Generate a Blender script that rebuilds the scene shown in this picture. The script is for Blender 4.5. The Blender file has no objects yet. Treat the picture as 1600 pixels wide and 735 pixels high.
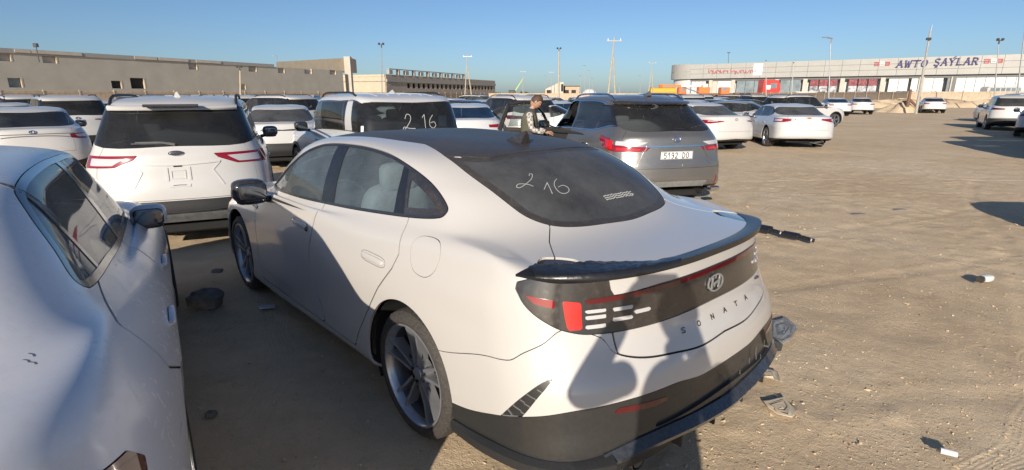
import bpy, math, random
import numpy as np
from mathutils import Vector, Matrix
random.seed(4); RNG=np.random.default_rng(4)
sc=bpy.context.scene; COL=sc.collection
# ---------------- camera, sky, sun, exposure ----------------
cd=bpy.data.cameras.new('camera'); cam=bpy.data.objects.new('camera',cd); COL.objects.link(cam)
cd.sensor_width=36; cd.lens=36*824/1600; cd.clip_start=.02; cd.clip_end=6000
cam.location=(0,0,1.70); cam.rotation_euler=(math.radians(90-14.9),0,0); sc.camera=cam
SUN_AZ=math.radians(16.0)      # direction the light travels, clockwise from +Y
SUN_EL=math.radians(19.0)
w=bpy.data.worlds.new('World'); sc.world=w; w.use_nodes=True
nt=w.node_tree; bg=nt.nodes['Background']; sky=nt.nodes.new('ShaderNodeTexSky')
sky.sky_type='NISHITA'; sky.sun_disc=False; sky.sun_elevation=SUN_EL
sky.sun_rotation=SUN_AZ+math.pi
sky.altitude=0; sky.air_density=.8; sky.dust_density=.8; sky.ozone_density=4.3
nt.links.new(sky.outputs[0],bg.inputs[0]); bg.inputs[1].default_value=.068
ld=bpy.data.lights.new('sun','SUN'); sun=bpy.data.objects.new('sun',ld); COL.objects.link(sun)
ld.energy=3.7; ld.angle=math.radians(.5); ld.color=(1.0,.90,.76)
dirv=Vector((math.sin(SUN_AZ)*math.cos(SUN_EL),math.cos(SUN_AZ)*math.cos(SUN_EL),-math.sin(SUN_EL)))
sun.rotation_euler=dirv.to_track_quat('-Z','Y').to_euler()
sc.view_settings.view_transform='Standard'; sc.view_settings.look='None'; sc.view_settings.exposure=.70; sc.view_settings.gamma=1
sc.cycles.max_bounces=8; sc.cycles.transparent_max_bounces=24; sc.cycles.glossy_bounces=4; sc.cycles.diffuse_bounces=3
sc.cycles.caustics_reflective=False; sc.cycles.caustics_refractive=False
import numpy as np, math
# ---------- pure numpy surface library ----------
def pchip(xk, yk, x):
    xk=np.asarray(xk,float); yk=np.asarray(yk,float); x=np.asarray(x,float)
    if len(xk)==1: return np.full(x.shape,yk[0])
    h=np.diff(xk); d=np.diff(yk)/h; m=np.zeros(len(xk))
    m[0]=d[0]; m[-1]=d[-1]
    for i in range(1,len(xk)-1):
        if d[i-1]*d[i]>0:
            w1=2*h[i]+h[i-1]; w2=h[i]+2*h[i-1]; m[i]=(w1+w2)/(w1/d[i-1]+w2/d[i])
    x=np.clip(x,xk[0],xk[-1]); i=np.clip(np.searchsorted(xk,x)-1,0,len(h)-1); t=(x-xk[i])/h[i]
    return (2*t**3-3*t**2+1)*yk[i]+(t**3-2*t**2+t)*h[i]*m[i]+(-2*t**3+3*t**2)*yk[i+1]+(t**3-t**2)*h[i]*m[i+1]
def keys(k,x):
    if isinstance(k,(int,float)): return np.full(np.shape(x),float(k))
    a=np.array(k,float); return pchip(a[:,0],a[:,1],x)
def row_curve(r, nr, ns, nf):
    """r: dict xr,lr,nr,xf,lf,nf,w(keys over x),z(keys over x) -> (N,3) from rear centre round the left side to front centre"""
    th=np.linspace(0,math.pi/2,nr+1)
    er=2/r.get('er',2.6); ef=2/r.get('ef',2.6)
    xr,lr,xf,lf=r['xr'],r['lr'],r['xf'],r['lf']
    x1=xr+lr*(1-np.clip(np.cos(th),0,1)**er); g1=np.sin(th)**er
    x2=np.linspace(xr+lr,xf-lf,ns+1)[1:-1]; g2=np.ones(len(x2))
    th=th[::-1]
    th2=np.linspace(0,math.pi/2,nf+1)[::-1]
    x3=xf-lf*(1-np.clip(np.cos(th2),0,1)**ef); g3=np.sin(th2)**ef
    x=np.concatenate([x1,x2,x3]); g=np.concatenate([g1,g2,g3])
    y=keys(r['w'],x)*g
    z=keys(r['z'],x)
    if 'zy' in r: z=z+r['zy']*(y/max(1e-6,y.max()))**2*np.clip((r['xr']+1.0-x)/0.6,0,1)
    return np.stack([x,y,z],-1)
def loft(rows, res=(24,60,16), sub=8):
    C=np.array([row_curve(r,*res) for r in rows])        # R,N,3
    R=len(rows)
    D=np.linalg.norm(np.diff(C,axis=0),axis=2); dm=D.mean(1)
    cr=[r.get('crease',False) for r in rows]
    Ds=D.copy()
    for _ in range(30): Ds[:,1:-1]=(Ds[:,:-2]+2*Ds[:,1:-1]+Ds[:,2:])/4
    hc=np.maximum(Ds,.15*np.maximum(dm,1e-3)[:,None])[:,:,None]; h=dm
    sl=np.diff(C,axis=0)/hc
    def tan(i,side):
        if i==0: return sl[0]
        if i==R-1: return sl[-1]
        w=hc[i]/(hc[i-1]+hc[i]); sm=sl[i-1]*w+sl[i]*(1-w)
        if cr[i]:
            cf=(np.clip((cr[i]-C[i,:,0])/.22,0,1) if not isinstance(cr[i],bool) else np.ones(C.shape[1]))[:,None]; return (sl[i-1] if side<0 else sl[i])*cf+sm*(1-cf)
        return sm
    out=[];rid=[]
    for i in range(R-1):
        k=sub[i] if isinstance(sub,(list,tuple)) else max(2,int(round(sub*h[i]/0.12)))
        m0=tan(i,1)*hc[i]; m1=tan(i+1,-1)*hc[i]
        for s in np.arange(k)/k:
            out.append((2*s**3-3*s**2+1)*C[i]+(s**3-2*s**2+s)*m0+(-2*s**3+3*s**2)*C[i+1]+(s**3-s**2)*m1); rid.append(i+s)
    out.append(C[-1]); rid.append(R-1)
    return np.array(out), np.array(rid)
class Surf:
    """triangle set: V verts, N normals, A attributes (s=perimeter coordinate, r=row coordinate), T triangles"""
    def __init__(s,V,N,A,T): s.V,s.N,s.A,s.T=V,N,A,T
def make_surf(rows, res, sub, mirror=True, smooth=None):
    G,rid=loft(rows,res,sub); n,m,_=G.shape
    if smooth:
        it,r0,r1,x0=smooth; R_=rid[:,None]; w=np.clip((R_-r0)/.8,0,1)*np.clip((r1-R_)/.5,0,1)*np.clip((G[:,:,0]-x0)/.25,0,1); w=(w*.5)[:,:,None]; w[0]=0; w[-1]=0
        for _ in range(it):
            L=(np.roll(G,1,0)+np.roll(G,-1,0)+np.roll(G,1,1)+np.roll(G,-1,1))/4-G; L[:,0]=0; L[:,-1]=0; G=G+L*w
    ref=row_curve(rows[next((i for i,r in enumerate(rows) if r.get('ref')),3)],*res)
    per=np.concatenate([[0],np.cumsum(np.linalg.norm(np.diff(ref[:,:2],axis=0),axis=1))])
    # normals by central difference
    du=np.zeros_like(G); du[:,1:-1]=G[:,2:]-G[:,:-2]; du[:,0]=G[:,1]*[1,1,1]-G[:,0]; du[:,-1]=G[:,-1]-G[:,-2]
    du[:,0,0]=0; du[:,0,2]=0; du[:,-1,0]=0; du[:,-1,2]=0
    dv=np.zeros_like(G); dv[1:-1]=G[2:]-G[:-2]; dv[0]=G[1]-G[0]; dv[-1]=G[-1]-G[-2]
    N=np.cross(dv,du); L=np.linalg.norm(N,axis=2,keepdims=True); 
    N=np.where(L>1e-12,N/np.maximum(L,1e-12),[0,0,1.]);
    N[-1]=[0,0,1.]
    # make outward
    flip=(N*(G-[1.2,0,.6])).sum(2)<0
    if flip.mean()>.5: N=-N
    N[-1]=[0,0,1.]
    A=np.stack(np.broadcast_arrays(per[None,:],rid[:,None]),-1)
    idx=np.arange(n*m).reshape(n,m)
    a,b,c,d=idx[:-1,:-1].ravel(),idx[:-1,1:].ravel(),idx[1:,1:].ravel(),idx[1:,:-1].ravel()
    V=G.reshape(-1,3); Nn=N.reshape(-1,3); A=A.reshape(-1,2)
    T=np.concatenate([np.stack([a,b,c],1),np.stack([a,c,d],1)])
    fn=np.cross(V[T[:,1]]-V[T[:,0]],V[T[:,2]]-V[T[:,0]])
    ar=np.linalg.norm(fn,axis=1); T=T[ar>1e-10]; fn=fn[ar>1e-10]
    bad=(fn*(Nn[T].mean(1))).sum(1)<0; T[bad]=T[bad][:,::-1]
    if mirror:
        V2=V*[1,-1,1]; N2=Nn*[1,-1,1]; A2=A*[-1,1]; k=len(V)
        T=np.concatenate([T,T[:,::-1]+k]); V=np.concatenate([V,V2]); Nn=np.concatenate([Nn,N2]); A=np.concatenate([A,A2])
        # weld the centre seam
        seam=np.abs(V[:,1])<1e-7
        key=np.round(V*1e5).astype(np.int64); _,inv,first=None,None,None
        kk=[tuple(x) for x in key[seam]]; ids=np.nonzero(seam)[0]; mp=np.arange(len(V)); seen={}
        for q,i in zip(kk,ids):
            if q in seen: mp[i]=seen[q]
            else: seen[q]=i
        for i in set(seen.values()): Nn[i,1]=0
        T=mp[T]; T=T[(T[:,0]!=T[:,1])&(T[:,1]!=T[:,2])&(T[:,0]!=T[:,2])]
    return compact(Surf(V,Nn,A,T))
def compact(S):
    u,inv=np.unique(S.T.ravel(),return_inverse=True)
    return Surf(S.V[u],S.N[u],S.A[u],inv.reshape(-1,3)) if len(S.T) else Surf(np.zeros((0,3)),np.zeros((0,3)),np.zeros((0,2)),np.zeros((0,3),int))
def split(S,f):
    """split surface by scalar f per vertex -> (f<0 part, f>=0 part) with clean edges"""
    f=np.where(np.abs(f)<1e-6,1e-6,f); s=f[S.T]>0; k=s.sum(1)
    neg=[S.T[k==0]]; pos=[S.T[k==3]]
    mix=S.T[(k==1)|(k==2)]; sm=s[(k==1)|(k==2)]; km=sm.sum(1)
    if len(mix):
        odd=np.where(km==1, sm.argmax(1), (~sm).argmax(1)); r=np.arange(len(mix))
        a=mix[r,odd]; b=mix[r,(odd+1)%3]; c=mix[r,(odd+2)%3]
        e1=np.sort(np.stack([a,b],1),1); e2=np.sort(np.stack([a,c],1),1)
        E,inv=np.unique(np.concatenate([e1,e2]),axis=0,return_inverse=True); inv=inv.ravel()
        t=(f[E[:,0]]/(f[E[:,0]]-f[E[:,1]]))[:,None]
        n0=len(S.V); L=lambda X: X[E[:,0]]*(1-t)+X[E[:,1]]*t
        V=np.concatenate([S.V,L(S.V)]); N=np.concatenate([S.N,L(S.N)]); A=np.concatenate([S.A,L(S.A)])
        p=inv[:len(mix)]+n0; q=inv[len(mix):]+n0
        tip=np.stack([a,p,q],1); quad=np.concatenate([np.stack([p,b,c],1),np.stack([p,c,q],1)]); k2=np.concatenate([km,km])
        pos.append(tip[km==1]); neg.append(tip[km==2]); neg.append(quad[k2==1]); pos.append(quad[k2==2])
    else: V,N,A=S.V,S.N,S.A
    return compact(Surf(V,N,A,np.concatenate(neg))),compact(Surf(V,N,A,np.concatenate(pos)))
def sd_poly(P,poly):
    """signed distance (inside negative) of 2-d points to polygon"""
    poly=np.asarray(poly,float); d=np.full(len(P),1e9); ins=np.zeros(len(P),bool); n=len(poly)
    for i in range(n):
        a=poly[i]; b=poly[(i+1)%n]; e=b-a; w=P-a
        t=np.clip((w@e)/max(e@e,1e-12),0,1); d=np.minimum(d,np.linalg.norm(w-t[:,None]*e,axis=1))
        c=((a[1]>P[:,1])!=(b[1]>P[:,1])); 
        with np.errstate(divide='ignore',invalid='ignore'):
            xx=(b[0]-a[0])*(P[:,1]-a[1])/(b[1]-a[1])+a[0]
        ins^=c&(P[:,0]<xx)
    return np.where(ins,-d,d)
def smooth_poly(pts,n=6,closed=True,corner=()):
    """Catmull-Rom through points; indices in corner stay sharp"""
    p=[np.array(q,float) for q in pts]; N=len(p); out=[]
    for i in range(N if closed else N-1):
        a,b=p[i],p[(i+1)%N]
        m0=(b-p[i-1])*.5 if (i not in corner) and (closed or i>0) else (b-a)
        m1=(p[(i+2)%N]-a)*.5 if ((i+1)%N not in corner) and (closed or i+2<N) else (b-a)
        L=np.linalg.norm(b-a)
        for m in (m0,m1):
            q=np.linalg.norm(m)
            if q>L*1.2: m*=L*1.2/q
        for s in np.arange(n)/n:
            out.append((2*s**3-3*s**2+1)*a+(s**3-2*s**2+s)*m0+(-2*s**3+3*s**2)*b+(s**3-s**2)*m1)
    if not closed: out.append(p[-1])
    return np.array(out)
# ---------- hero body ----------
HERO_ROWS=[
 dict(xr=-1.15,lr=.40,er=3.0,xf=3.70,lf=.6,w=[(-1.10,.875),(-.4,.87),(0,.85),(2.8,.86),(3.7,.8)],z=[(-1.15,.29),(-.8,.25),(-.3,.215),(2.5,.18),(3.7,.20)]),
 dict(xr=-1.185,lr=.50,er=2.9,xf=3.77,lf=.7,w=[(-1.1,.925),(-.3,.92),(2.9,.915),(3.7,.88)],z=[(-1.17,.375),(-.9,.32),(-.45,.27),(.4,.255),(2.3,.20),(3.8,.28)]),
 dict(xr=-1.18,lr=.54,er=2.8,xf=3.80,lf=.7,crease=True,w=[(-1.1,.93),(0,.934),(1.3,.942),(2.9,.928),(3.7,.89)],z=[(-1.17,.53),(-.8,.47),(-.3,.42),(2.4,.38),(3.8,.42)]),
 dict(xr=-1.165,lr=.54,er=2.8,xf=3.80,lf=.75,w=[(-1.1,.92),(0,.932),(1.5,.928),(2.9,.925),(3.7,.88)],z=[(-1.17,.66),(-.8,.60),(0,.58),(2.8,.56),(3.8,.55)],ref=True),
 dict(xr=-1.10,lr=.54,er=2.7,xf=3.76,lf=.75,w=[(-1.1,.89),(0,.925),(1.5,.915),(2.9,.915),(3.7,.86)],z=[(-1.1,.80),(-.6,.78),(0,.76),(2.8,.72),(3.8,.64)]),
 dict(xr=-1.075,lr=.54,er=2.6,xf=3.70,lf=.75,w=[(-1.1,.865),(-.3,.905),(1.5,.895),(2.9,.90),(3.7,.84)],z=[(-1.1,.95),(-.6,.93),(0,.88),(1.5,.85),(2.8,.80),(3.8,.69)]),
 dict(xr=-1.06,lr=.52,er=2.6,xf=3.66,lf=.75,crease=-.62,w=[(-1.1,.84),(-.3,.875),(1.5,.872),(2.9,.875),(3.7,.82)],z=[(-1.1,1.055),(-.75,1.04),(-.3,1.005),(.5,.975),(1.5,.94),(2.8,.87),(3.7,.73)]),
 dict(xr=-.62,lr=.44,er=2.5,xf=2.75,lf=.7,ef=2.2,w=[(-.6,.74),(-.1,.80),(.5,.815),(1.5,.82),(2.75,.79)],z=[(-.62,1.115),(-.3,1.115),(.1,1.095),(.4,1.07),(1.1,1.025),(2.0,.985),(2.75,1.00)]),
 dict(xr=-.36,lr=.48,er=2.6,xf=2.40,lf=.62,ef=2.2,w=[(-.6,.64),(.1,.715),(1.5,.75),(2.75,.74)],z=[(-.4,1.28),(0,1.27),(.7,1.23),(1.5,1.21),(2.4,1.20)]),
 dict(xr=-.06,lr=.55,er=2.8,xf=2.0,lf=.5,ef=2.4,w=[(-.06,.53),(.4,.59),(.9,.62),(1.5,.63),(2.0,.60)],z=[(-.06,1.405),(.3,1.40),(.9,1.405),(1.5,1.39),(2.0,1.355)]),
 dict(xr=.15,lr=.5,er=2.8,xf=1.80,lf=.45,ef=2.4,w=[(0,.36),(.9,.42),(1.8,.4)],z=[(.1,1.428),(.5,1.443),(1.0,1.450),(1.5,1.435),(1.8,1.40)]),
 dict(xr=.6,lr=.1,xf=1.5,lf=.1,w=0.0,z=[(.6,1.452),(1.0,1.46),(1.5,1.445)]),
]
# ---------------- materials ----------------
def new_mat(name):
    m=bpy.data.materials.new(name); m.use_nodes=True; n=m.node_tree; b=n.nodes['Principled BSDF']; return m,n,b
def P(b,**k):
    for a,v in k.items():
        nm={'col':'Base Color','rough':'Roughness','metal':'Metallic','coat':'Coat Weight','crough':'Coat Roughness','spec':'Specular IOR Level','emis':'Emission Color','es':'Emission Strength','trans':'Transmission Weight','ior':'IOR','alpha':'Alpha'}[a]
        if isinstance(v,(tuple,list)) and len(v)==3: v=(*v,1)
        b.inputs[nm].default_value=v
def noise(n,scale,detail=4,rough=.55,coord='Object',dist=0,vec=None):
    t=n.nodes.new('ShaderNodeTexNoise'); t.inputs['Scale'].default_value=scale; t.inputs['Detail'].default_value=detail; t.inputs['Roughness'].default_value=rough; t.inputs['Distortion'].default_value=dist
    if vec is None:
        c=n.nodes.new('ShaderNodeTexCoord'); vec=c.outputs[coord]
    n.links.new(vec,t.inputs['Vector']); return t
def ramp(n,src,stops):
    r=n.nodes.new('ShaderNodeValToRGB'); e=r.color_ramp.elements
    while len(e)<len(stops): e.new(.5)
    for q,(p,c) in zip(e,stops): q.position=p; q.color=(*c,1) if len(c)==3 else c
    n.links.new(src,r.inputs[0]); return r
def mix(n,fac,a,b):
    m=n.nodes.new('ShaderNodeMix'); m.data_type='RGBA'
    for s,v in ((0,fac),(6,a),(7,b)):
        if hasattr(v,'links'): n.links.new(v,m.inputs[s])
        else: m.inputs[s].default_value=(*v,1) if isinstance(v,(tuple,list)) and len(v)==3 else v
    return m.outputs[2]
def bump(n,b,h,strength=.3,dist=.01):
    u=n.nodes.new('ShaderNodeBump'); u.inputs['Strength'].default_value=strength; u.inputs['Distance'].default_value=dist
    n.links.new(h,u.inputs['Height']); n.links.new(u.outputs[0],b.inputs['Normal']); return u
def mapped(n,scale,coord='Object',rot=(0,0,0)):
    c=n.nodes.new('ShaderNodeTexCoord'); m=n.nodes.new('ShaderNodeMapping'); m.inputs['Scale'].default_value=scale; m.inputs['Rotation'].default_value=rot
    n.links.new(c.outputs[coord],m.inputs[0]); return m.outputs[0]
DUST=(.42,.34,.26)
def paint(name,col,rough=.32,dust=.25,metal=0,coat=.8,streak=0.0,crough=.06):
    m,n,b=new_mat(name); P(b,metal=metal,coat=coat)
    t=noise(n,2.3,6,.65); t2=noise(n,38,3,.6)
    d=ramp(n,t.outputs[0],[(.3,(dust*.25,)*3),(.8,(dust,)*3)])
    d2=ramp(n,t2.outputs[0],[(.5,(0,0,0)),(.72,(dust*.5,)*3)])
    add=n.nodes.new('ShaderNodeMath'); add.operation='ADD'; n.links.new(d.outputs[0],add.inputs[0]); n.links.new(d2.outputs[0],add.inputs[1])
    fac=add.outputs[0]
    if streak:
        v=mapped(n,(1.2,6,1.0)); t3=noise(n,2.0,5,.7,vec=v,dist=1.5); d3=ramp(n,t3.outputs[0],[(.45,(0,0,0)),(.6,(streak,)*3),(.66,(0,0,0))])
        a2=n.nodes.new('ShaderNodeMath'); a2.operation='ADD'; n.links.new(fac,a2.inputs[0]); n.links.new(d3.outputs[0],a2.inputs[1]); fac=a2.outputs[0]
    n.links.new(mix(n,fac,col,DUST),b.inputs['Base Color'])
    rr=n.nodes.new('ShaderNodeMath'); rr.operation='MULTIPLY_ADD'; n.links.new(fac,rr.inputs[0]); rr.inputs[1].default_value=.9; rr.inputs[2].default_value=rough
    n.links.new(rr.outputs[0],b.inputs['Roughness'])
    cr=n.nodes.new('ShaderNodeMath'); cr.operation='MULTIPLY_ADD'; n.links.new(fac,cr.inputs[0]); cr.inputs[1].default_value=1.2; cr.inputs[2].default_value=crough
    n.links.new(cr.outputs[0],b.inputs['Coat Roughness']); return m
def simple(name,col,rough=.5,metal=0,coat=0,var=.12,scale=20,bmp=0,spec=.5):
    m,n,b=new_mat(name); P(b,rough=rough,metal=metal,coat=coat,spec=spec)
    t=noise(n,scale,4); lo=tuple(c*(1-var) for c in col); hi=tuple(min(1,c*(1+var)) for c in col)
    r=ramp(n,t.outputs[0],[(.3,lo),(.7,hi)]); n.links.new(r.outputs[0],b.inputs['Base Color'])
    if bmp: bump(n,b,t.outputs[0],bmp,.01)
    return m
def glass(name,tint,dust=.08,rough=.03,dcol=(.36,.35,.33),spk=True):
    m=bpy.data.materials.new(name); m.use_nodes=True; n=m.node_tree; n.nodes.clear()
    out=n.nodes.new('ShaderNodeOutputMaterial'); tr=n.nodes.new('ShaderNodeBsdfTransparent'); tr.inputs[0].default_value=(*tint,1)
    gl=n.nodes.new('ShaderNodeBsdfGlossy'); gl.inputs['Roughness'].default_value=rough; gl.inputs[0].default_value=(1,1,1,1)
    df=n.nodes.new('ShaderNodeBsdfDiffuse'); df.inputs[0].default_value=(*dcol,1)
    fr=n.nodes.new('ShaderNodeFresnel'); fr.inputs[0].default_value=1.5
    m1=n.nodes.new('ShaderNodeMixShader'); n.links.new(fr.outputs[0],m1.inputs[0]); n.links.new(tr.outputs[0],m1.inputs[1]); n.links.new(gl.outputs[0],m1.inputs[2])
    m2=n.nodes.new('ShaderNodeMixShader'); n.links.new(m1.outputs[0],m2.inputs[1]); n.links.new(df.outputs[0],m2.inputs[2])
    t=noise(n,3.5,5,.7); t2=noise(n,70,3,.8)
    a=ramp(n,t.outputs[0],[(.3,(dust*.6,)*3),(.75,(min(1,dust*1.35),)*3)])
    s=ramp(n,t2.outputs[0],[(.62,(0,0,0)),(.75,(min(.35,dust*.8),)*3)])
    ad=n.nodes.new('ShaderNodeMath'); ad.operation='ADD'; ad.use_clamp=True; n.links.new(a.outputs[0],ad.inputs[0]); n.links.new(s.outputs[0],ad.inputs[1])
    n.links.new(ad.outputs[0],m2.inputs[0]); n.links.new(m2.outputs[0],out.inputs[0]); return m
M={}
M['hero']=paint('warm_white_paint',(.53,.508,.483),.30,.05,coat=1.0,crough=.05)
M['pearl']=paint('pearl_white_paint',(.70,.71,.75),.24,.22,coat=.8,crough=.04)
M['white']=paint('white_paint',(.56,.55,.535),.28,.14)
M['white2']=paint('cool_white_paint',(.54,.55,.56),.28,.10)
M['silver']=paint('silver_paint',(.42,.43,.44),.30,.15,metal=.6)
M['grey']=paint('titanium_grey_paint',(.27,.262,.25),.26,.16,metal=.75)
M['dark']=paint('black_paint',(.02,.021,.025),.25,.12)
M['red']=paint('red_paint',(.55,.03,.025),.35,.10)
M['orange']=paint('orange_paint',(.72,.17,.03),.4,.12)
M['yellow']=paint('yellow_paint',(.70,.38,.03),.4,.12)
M['gloss']=paint('gloss_black',(.012,.012,.014),.12,.10,coat=1)
M['roofblack']=paint('dusty_black_roof',(.022,.022,.024),.42,.12,coat=.12,crough=.2)
M['film']=simple('wrinkled_black_film',(.015,.015,.018),.32,bmp=.28,scale=22,coat=.25)
M['plastic']=simple('black_plastic',(.022,.022,.023),.55,bmp=.15,scale=120)
M['lowplastic']=simple('dusty_black_plastic',(.030,.029,.028),.36,bmp=.04,scale=60,var=.12,coat=.3)
M['lip']=simple('spoiler_black',(.013,.013,.015),.38,coat=.2,var=.1)
M['bladeplastic']=simple('satin_black_plastic',(.035,.036,.040),.22,bmp=.05,scale=60,coat=.6,var=.3)
M['greyplastic']=simple('grey_plastic',(.13,.13,.13),.5,var=.25,scale=14)
M['tyre']=simple('tyre_rubber',(.048,.043,.039),.75,bmp=.3,scale=80,var=.3)
M['tyredust']=simple('dusty_tyre_rubber',(.085,.072,.06),.85,bmp=.3,scale=40,var=.4)
M['alloy']=simple('machined_alloy',(.42,.43,.46),.28,metal=.85,var=.1)
M['darkalloy']=simple('dark_alloy',(.11,.115,.13),.35,metal=.8,var=.15)
M['heroalloy']=simple('silver_alloy',(.42,.43,.46),.28,metal=.7,var=.10)
M['dustyside']=glass('dusty_side_glass',(.55,.60,.60),.26,dcol=(.32,.34,.34))
M['chrome']=simple('chrome',(.75,.75,.76),.12,metal=1,var=.05)
M['steel']=simple('galvanised_steel',(.36,.37,.38),.45,metal=.5,var=.15)
M['mirror']=simple('mirror_glass',(.16,.17,.19),.06,metal=.9,var=.05)
M['brass']=simple('brake_disc',(.20,.19,.18),.4,metal=.8)
def lens(name,col,rough=.1,scale=160):
    m,n,b=new_mat(name); P(b,rough=rough,coat=1.0,crough=.03)
    v=mapped(n,(1,1,1)); wv=n.nodes.new('ShaderNodeTexWave'); wv.inputs['Scale'].default_value=scale; n.links.new(v,wv.inputs[0])
    r=ramp(n,wv.outputs['Fac'],[(.2,tuple(c*.85 for c in col)),(.8,col)]); n.links.new(r.outputs[0],b.inputs['Base Color']); return m
M['redlens']=lens('red_lens',(.27,.006,.012)); M['darkred']=lens('dark_red_lens',(.10,.006,.009)); M['brightred']=lens('bright_red_lens',(.62,.012,.010))
M['clearlens']=lens('clear_lens',(.55,.54,.55)); M['smoke']=paint('smoked_lens',(.014,.013,.015),.15,.10); M['amber']=lens('amber_lens',(.6,.2,.03))
M['glass']=glass('tinted_glass',(.42,.52,.52),.10)
M['clearglass']=glass('side_glass',(.58,.68,.70),.13,dcol=(.42,.50,.55))
M['privacy']=glass('dark_glass',(.42,.46,.47),.05)
M['dusty']=glass('dusty_rear_glass',(.20,.22,.23),.55,.10,dcol=(.125,.128,.133))
M['blueglass']=glass('painted_blue_reflection_glass',(.22,.32,.45),.12,dcol=(.1,.2,.4))  # blue reflection is put into the tint and film colour
M['seat']=simple('grey_upholstery',(.30,.30,.31),.8,bmp=.2,scale=50)
M['seatdark']=simple('dark_upholstery',(.06,.06,.065),.8,bmp=.2,scale=50)
M['seatcream']=simple('cream_upholstery',(.55,.50,.43),.7,bmp=.2,scale=50)
M['cabin']=simple('cabin_trim',(.035,.035,.037),.8)
M['lining']=simple('headlining',(.35,.34,.32),.9)
M['gap']=simple('shut_line',(.012,.012,.012),.9)
M['chalk']=simple('chalk_mark',(.42,.42,.41),.9)
M['plate']=simple('plate_white',(.78,.78,.76),.5,var=.04); M['ink']=simple('plate_ink',(.02,.02,.025),.5)
M['paper']=simple('white_sticker',(.78,.78,.78),.7,var=.05)
# ---------------- object helpers ----------------
def link(o,parent=None):
    COL.objects.link(o)
    if parent is not None: o.parent=parent
    return o
def tag(o,label=None,cat=None,group=None,kind=None):
    for k,v in (('label',label),('category',cat),('group',group),('kind',kind)):
        if v: o[k]=v
    return o
def thing(name,loc=(0,0,0),rz=0,label=None,cat=None,group=None,kind=None):
    o=bpy.data.objects.new(name,None); o.empty_display_size=.3; o.location=loc; o.rotation_euler=(0,0,rz); link(o); return tag(o,label,cat,group,kind)
def mesh_obj(name,V,F,mat,parent=None,smooth=False,normals=None,mats=None,fm=None):
    me=bpy.data.meshes.new(name); me.from_pydata([tuple(map(float,v)) for v in V],[],[tuple(map(int,f)) for f in F])
    for m_ in (mats or [mat]): me.materials.append(m_)
    if fm is not None: me.polygons.foreach_set('material_index',np.asarray(fm,dtype=np.int32))
    me.validate(); me.update()
    if smooth is True: me.polygons.foreach_set('use_smooth',np.ones(len(me.polygons),bool))
    elif smooth: 
        me.polygons.foreach_set('use_smooth',np.ones(len(me.polygons),bool))
        me.set_sharp_from_angle(angle=math.radians(smooth))
    return link(bpy.data.objects.new(name,me),parent)
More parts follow.
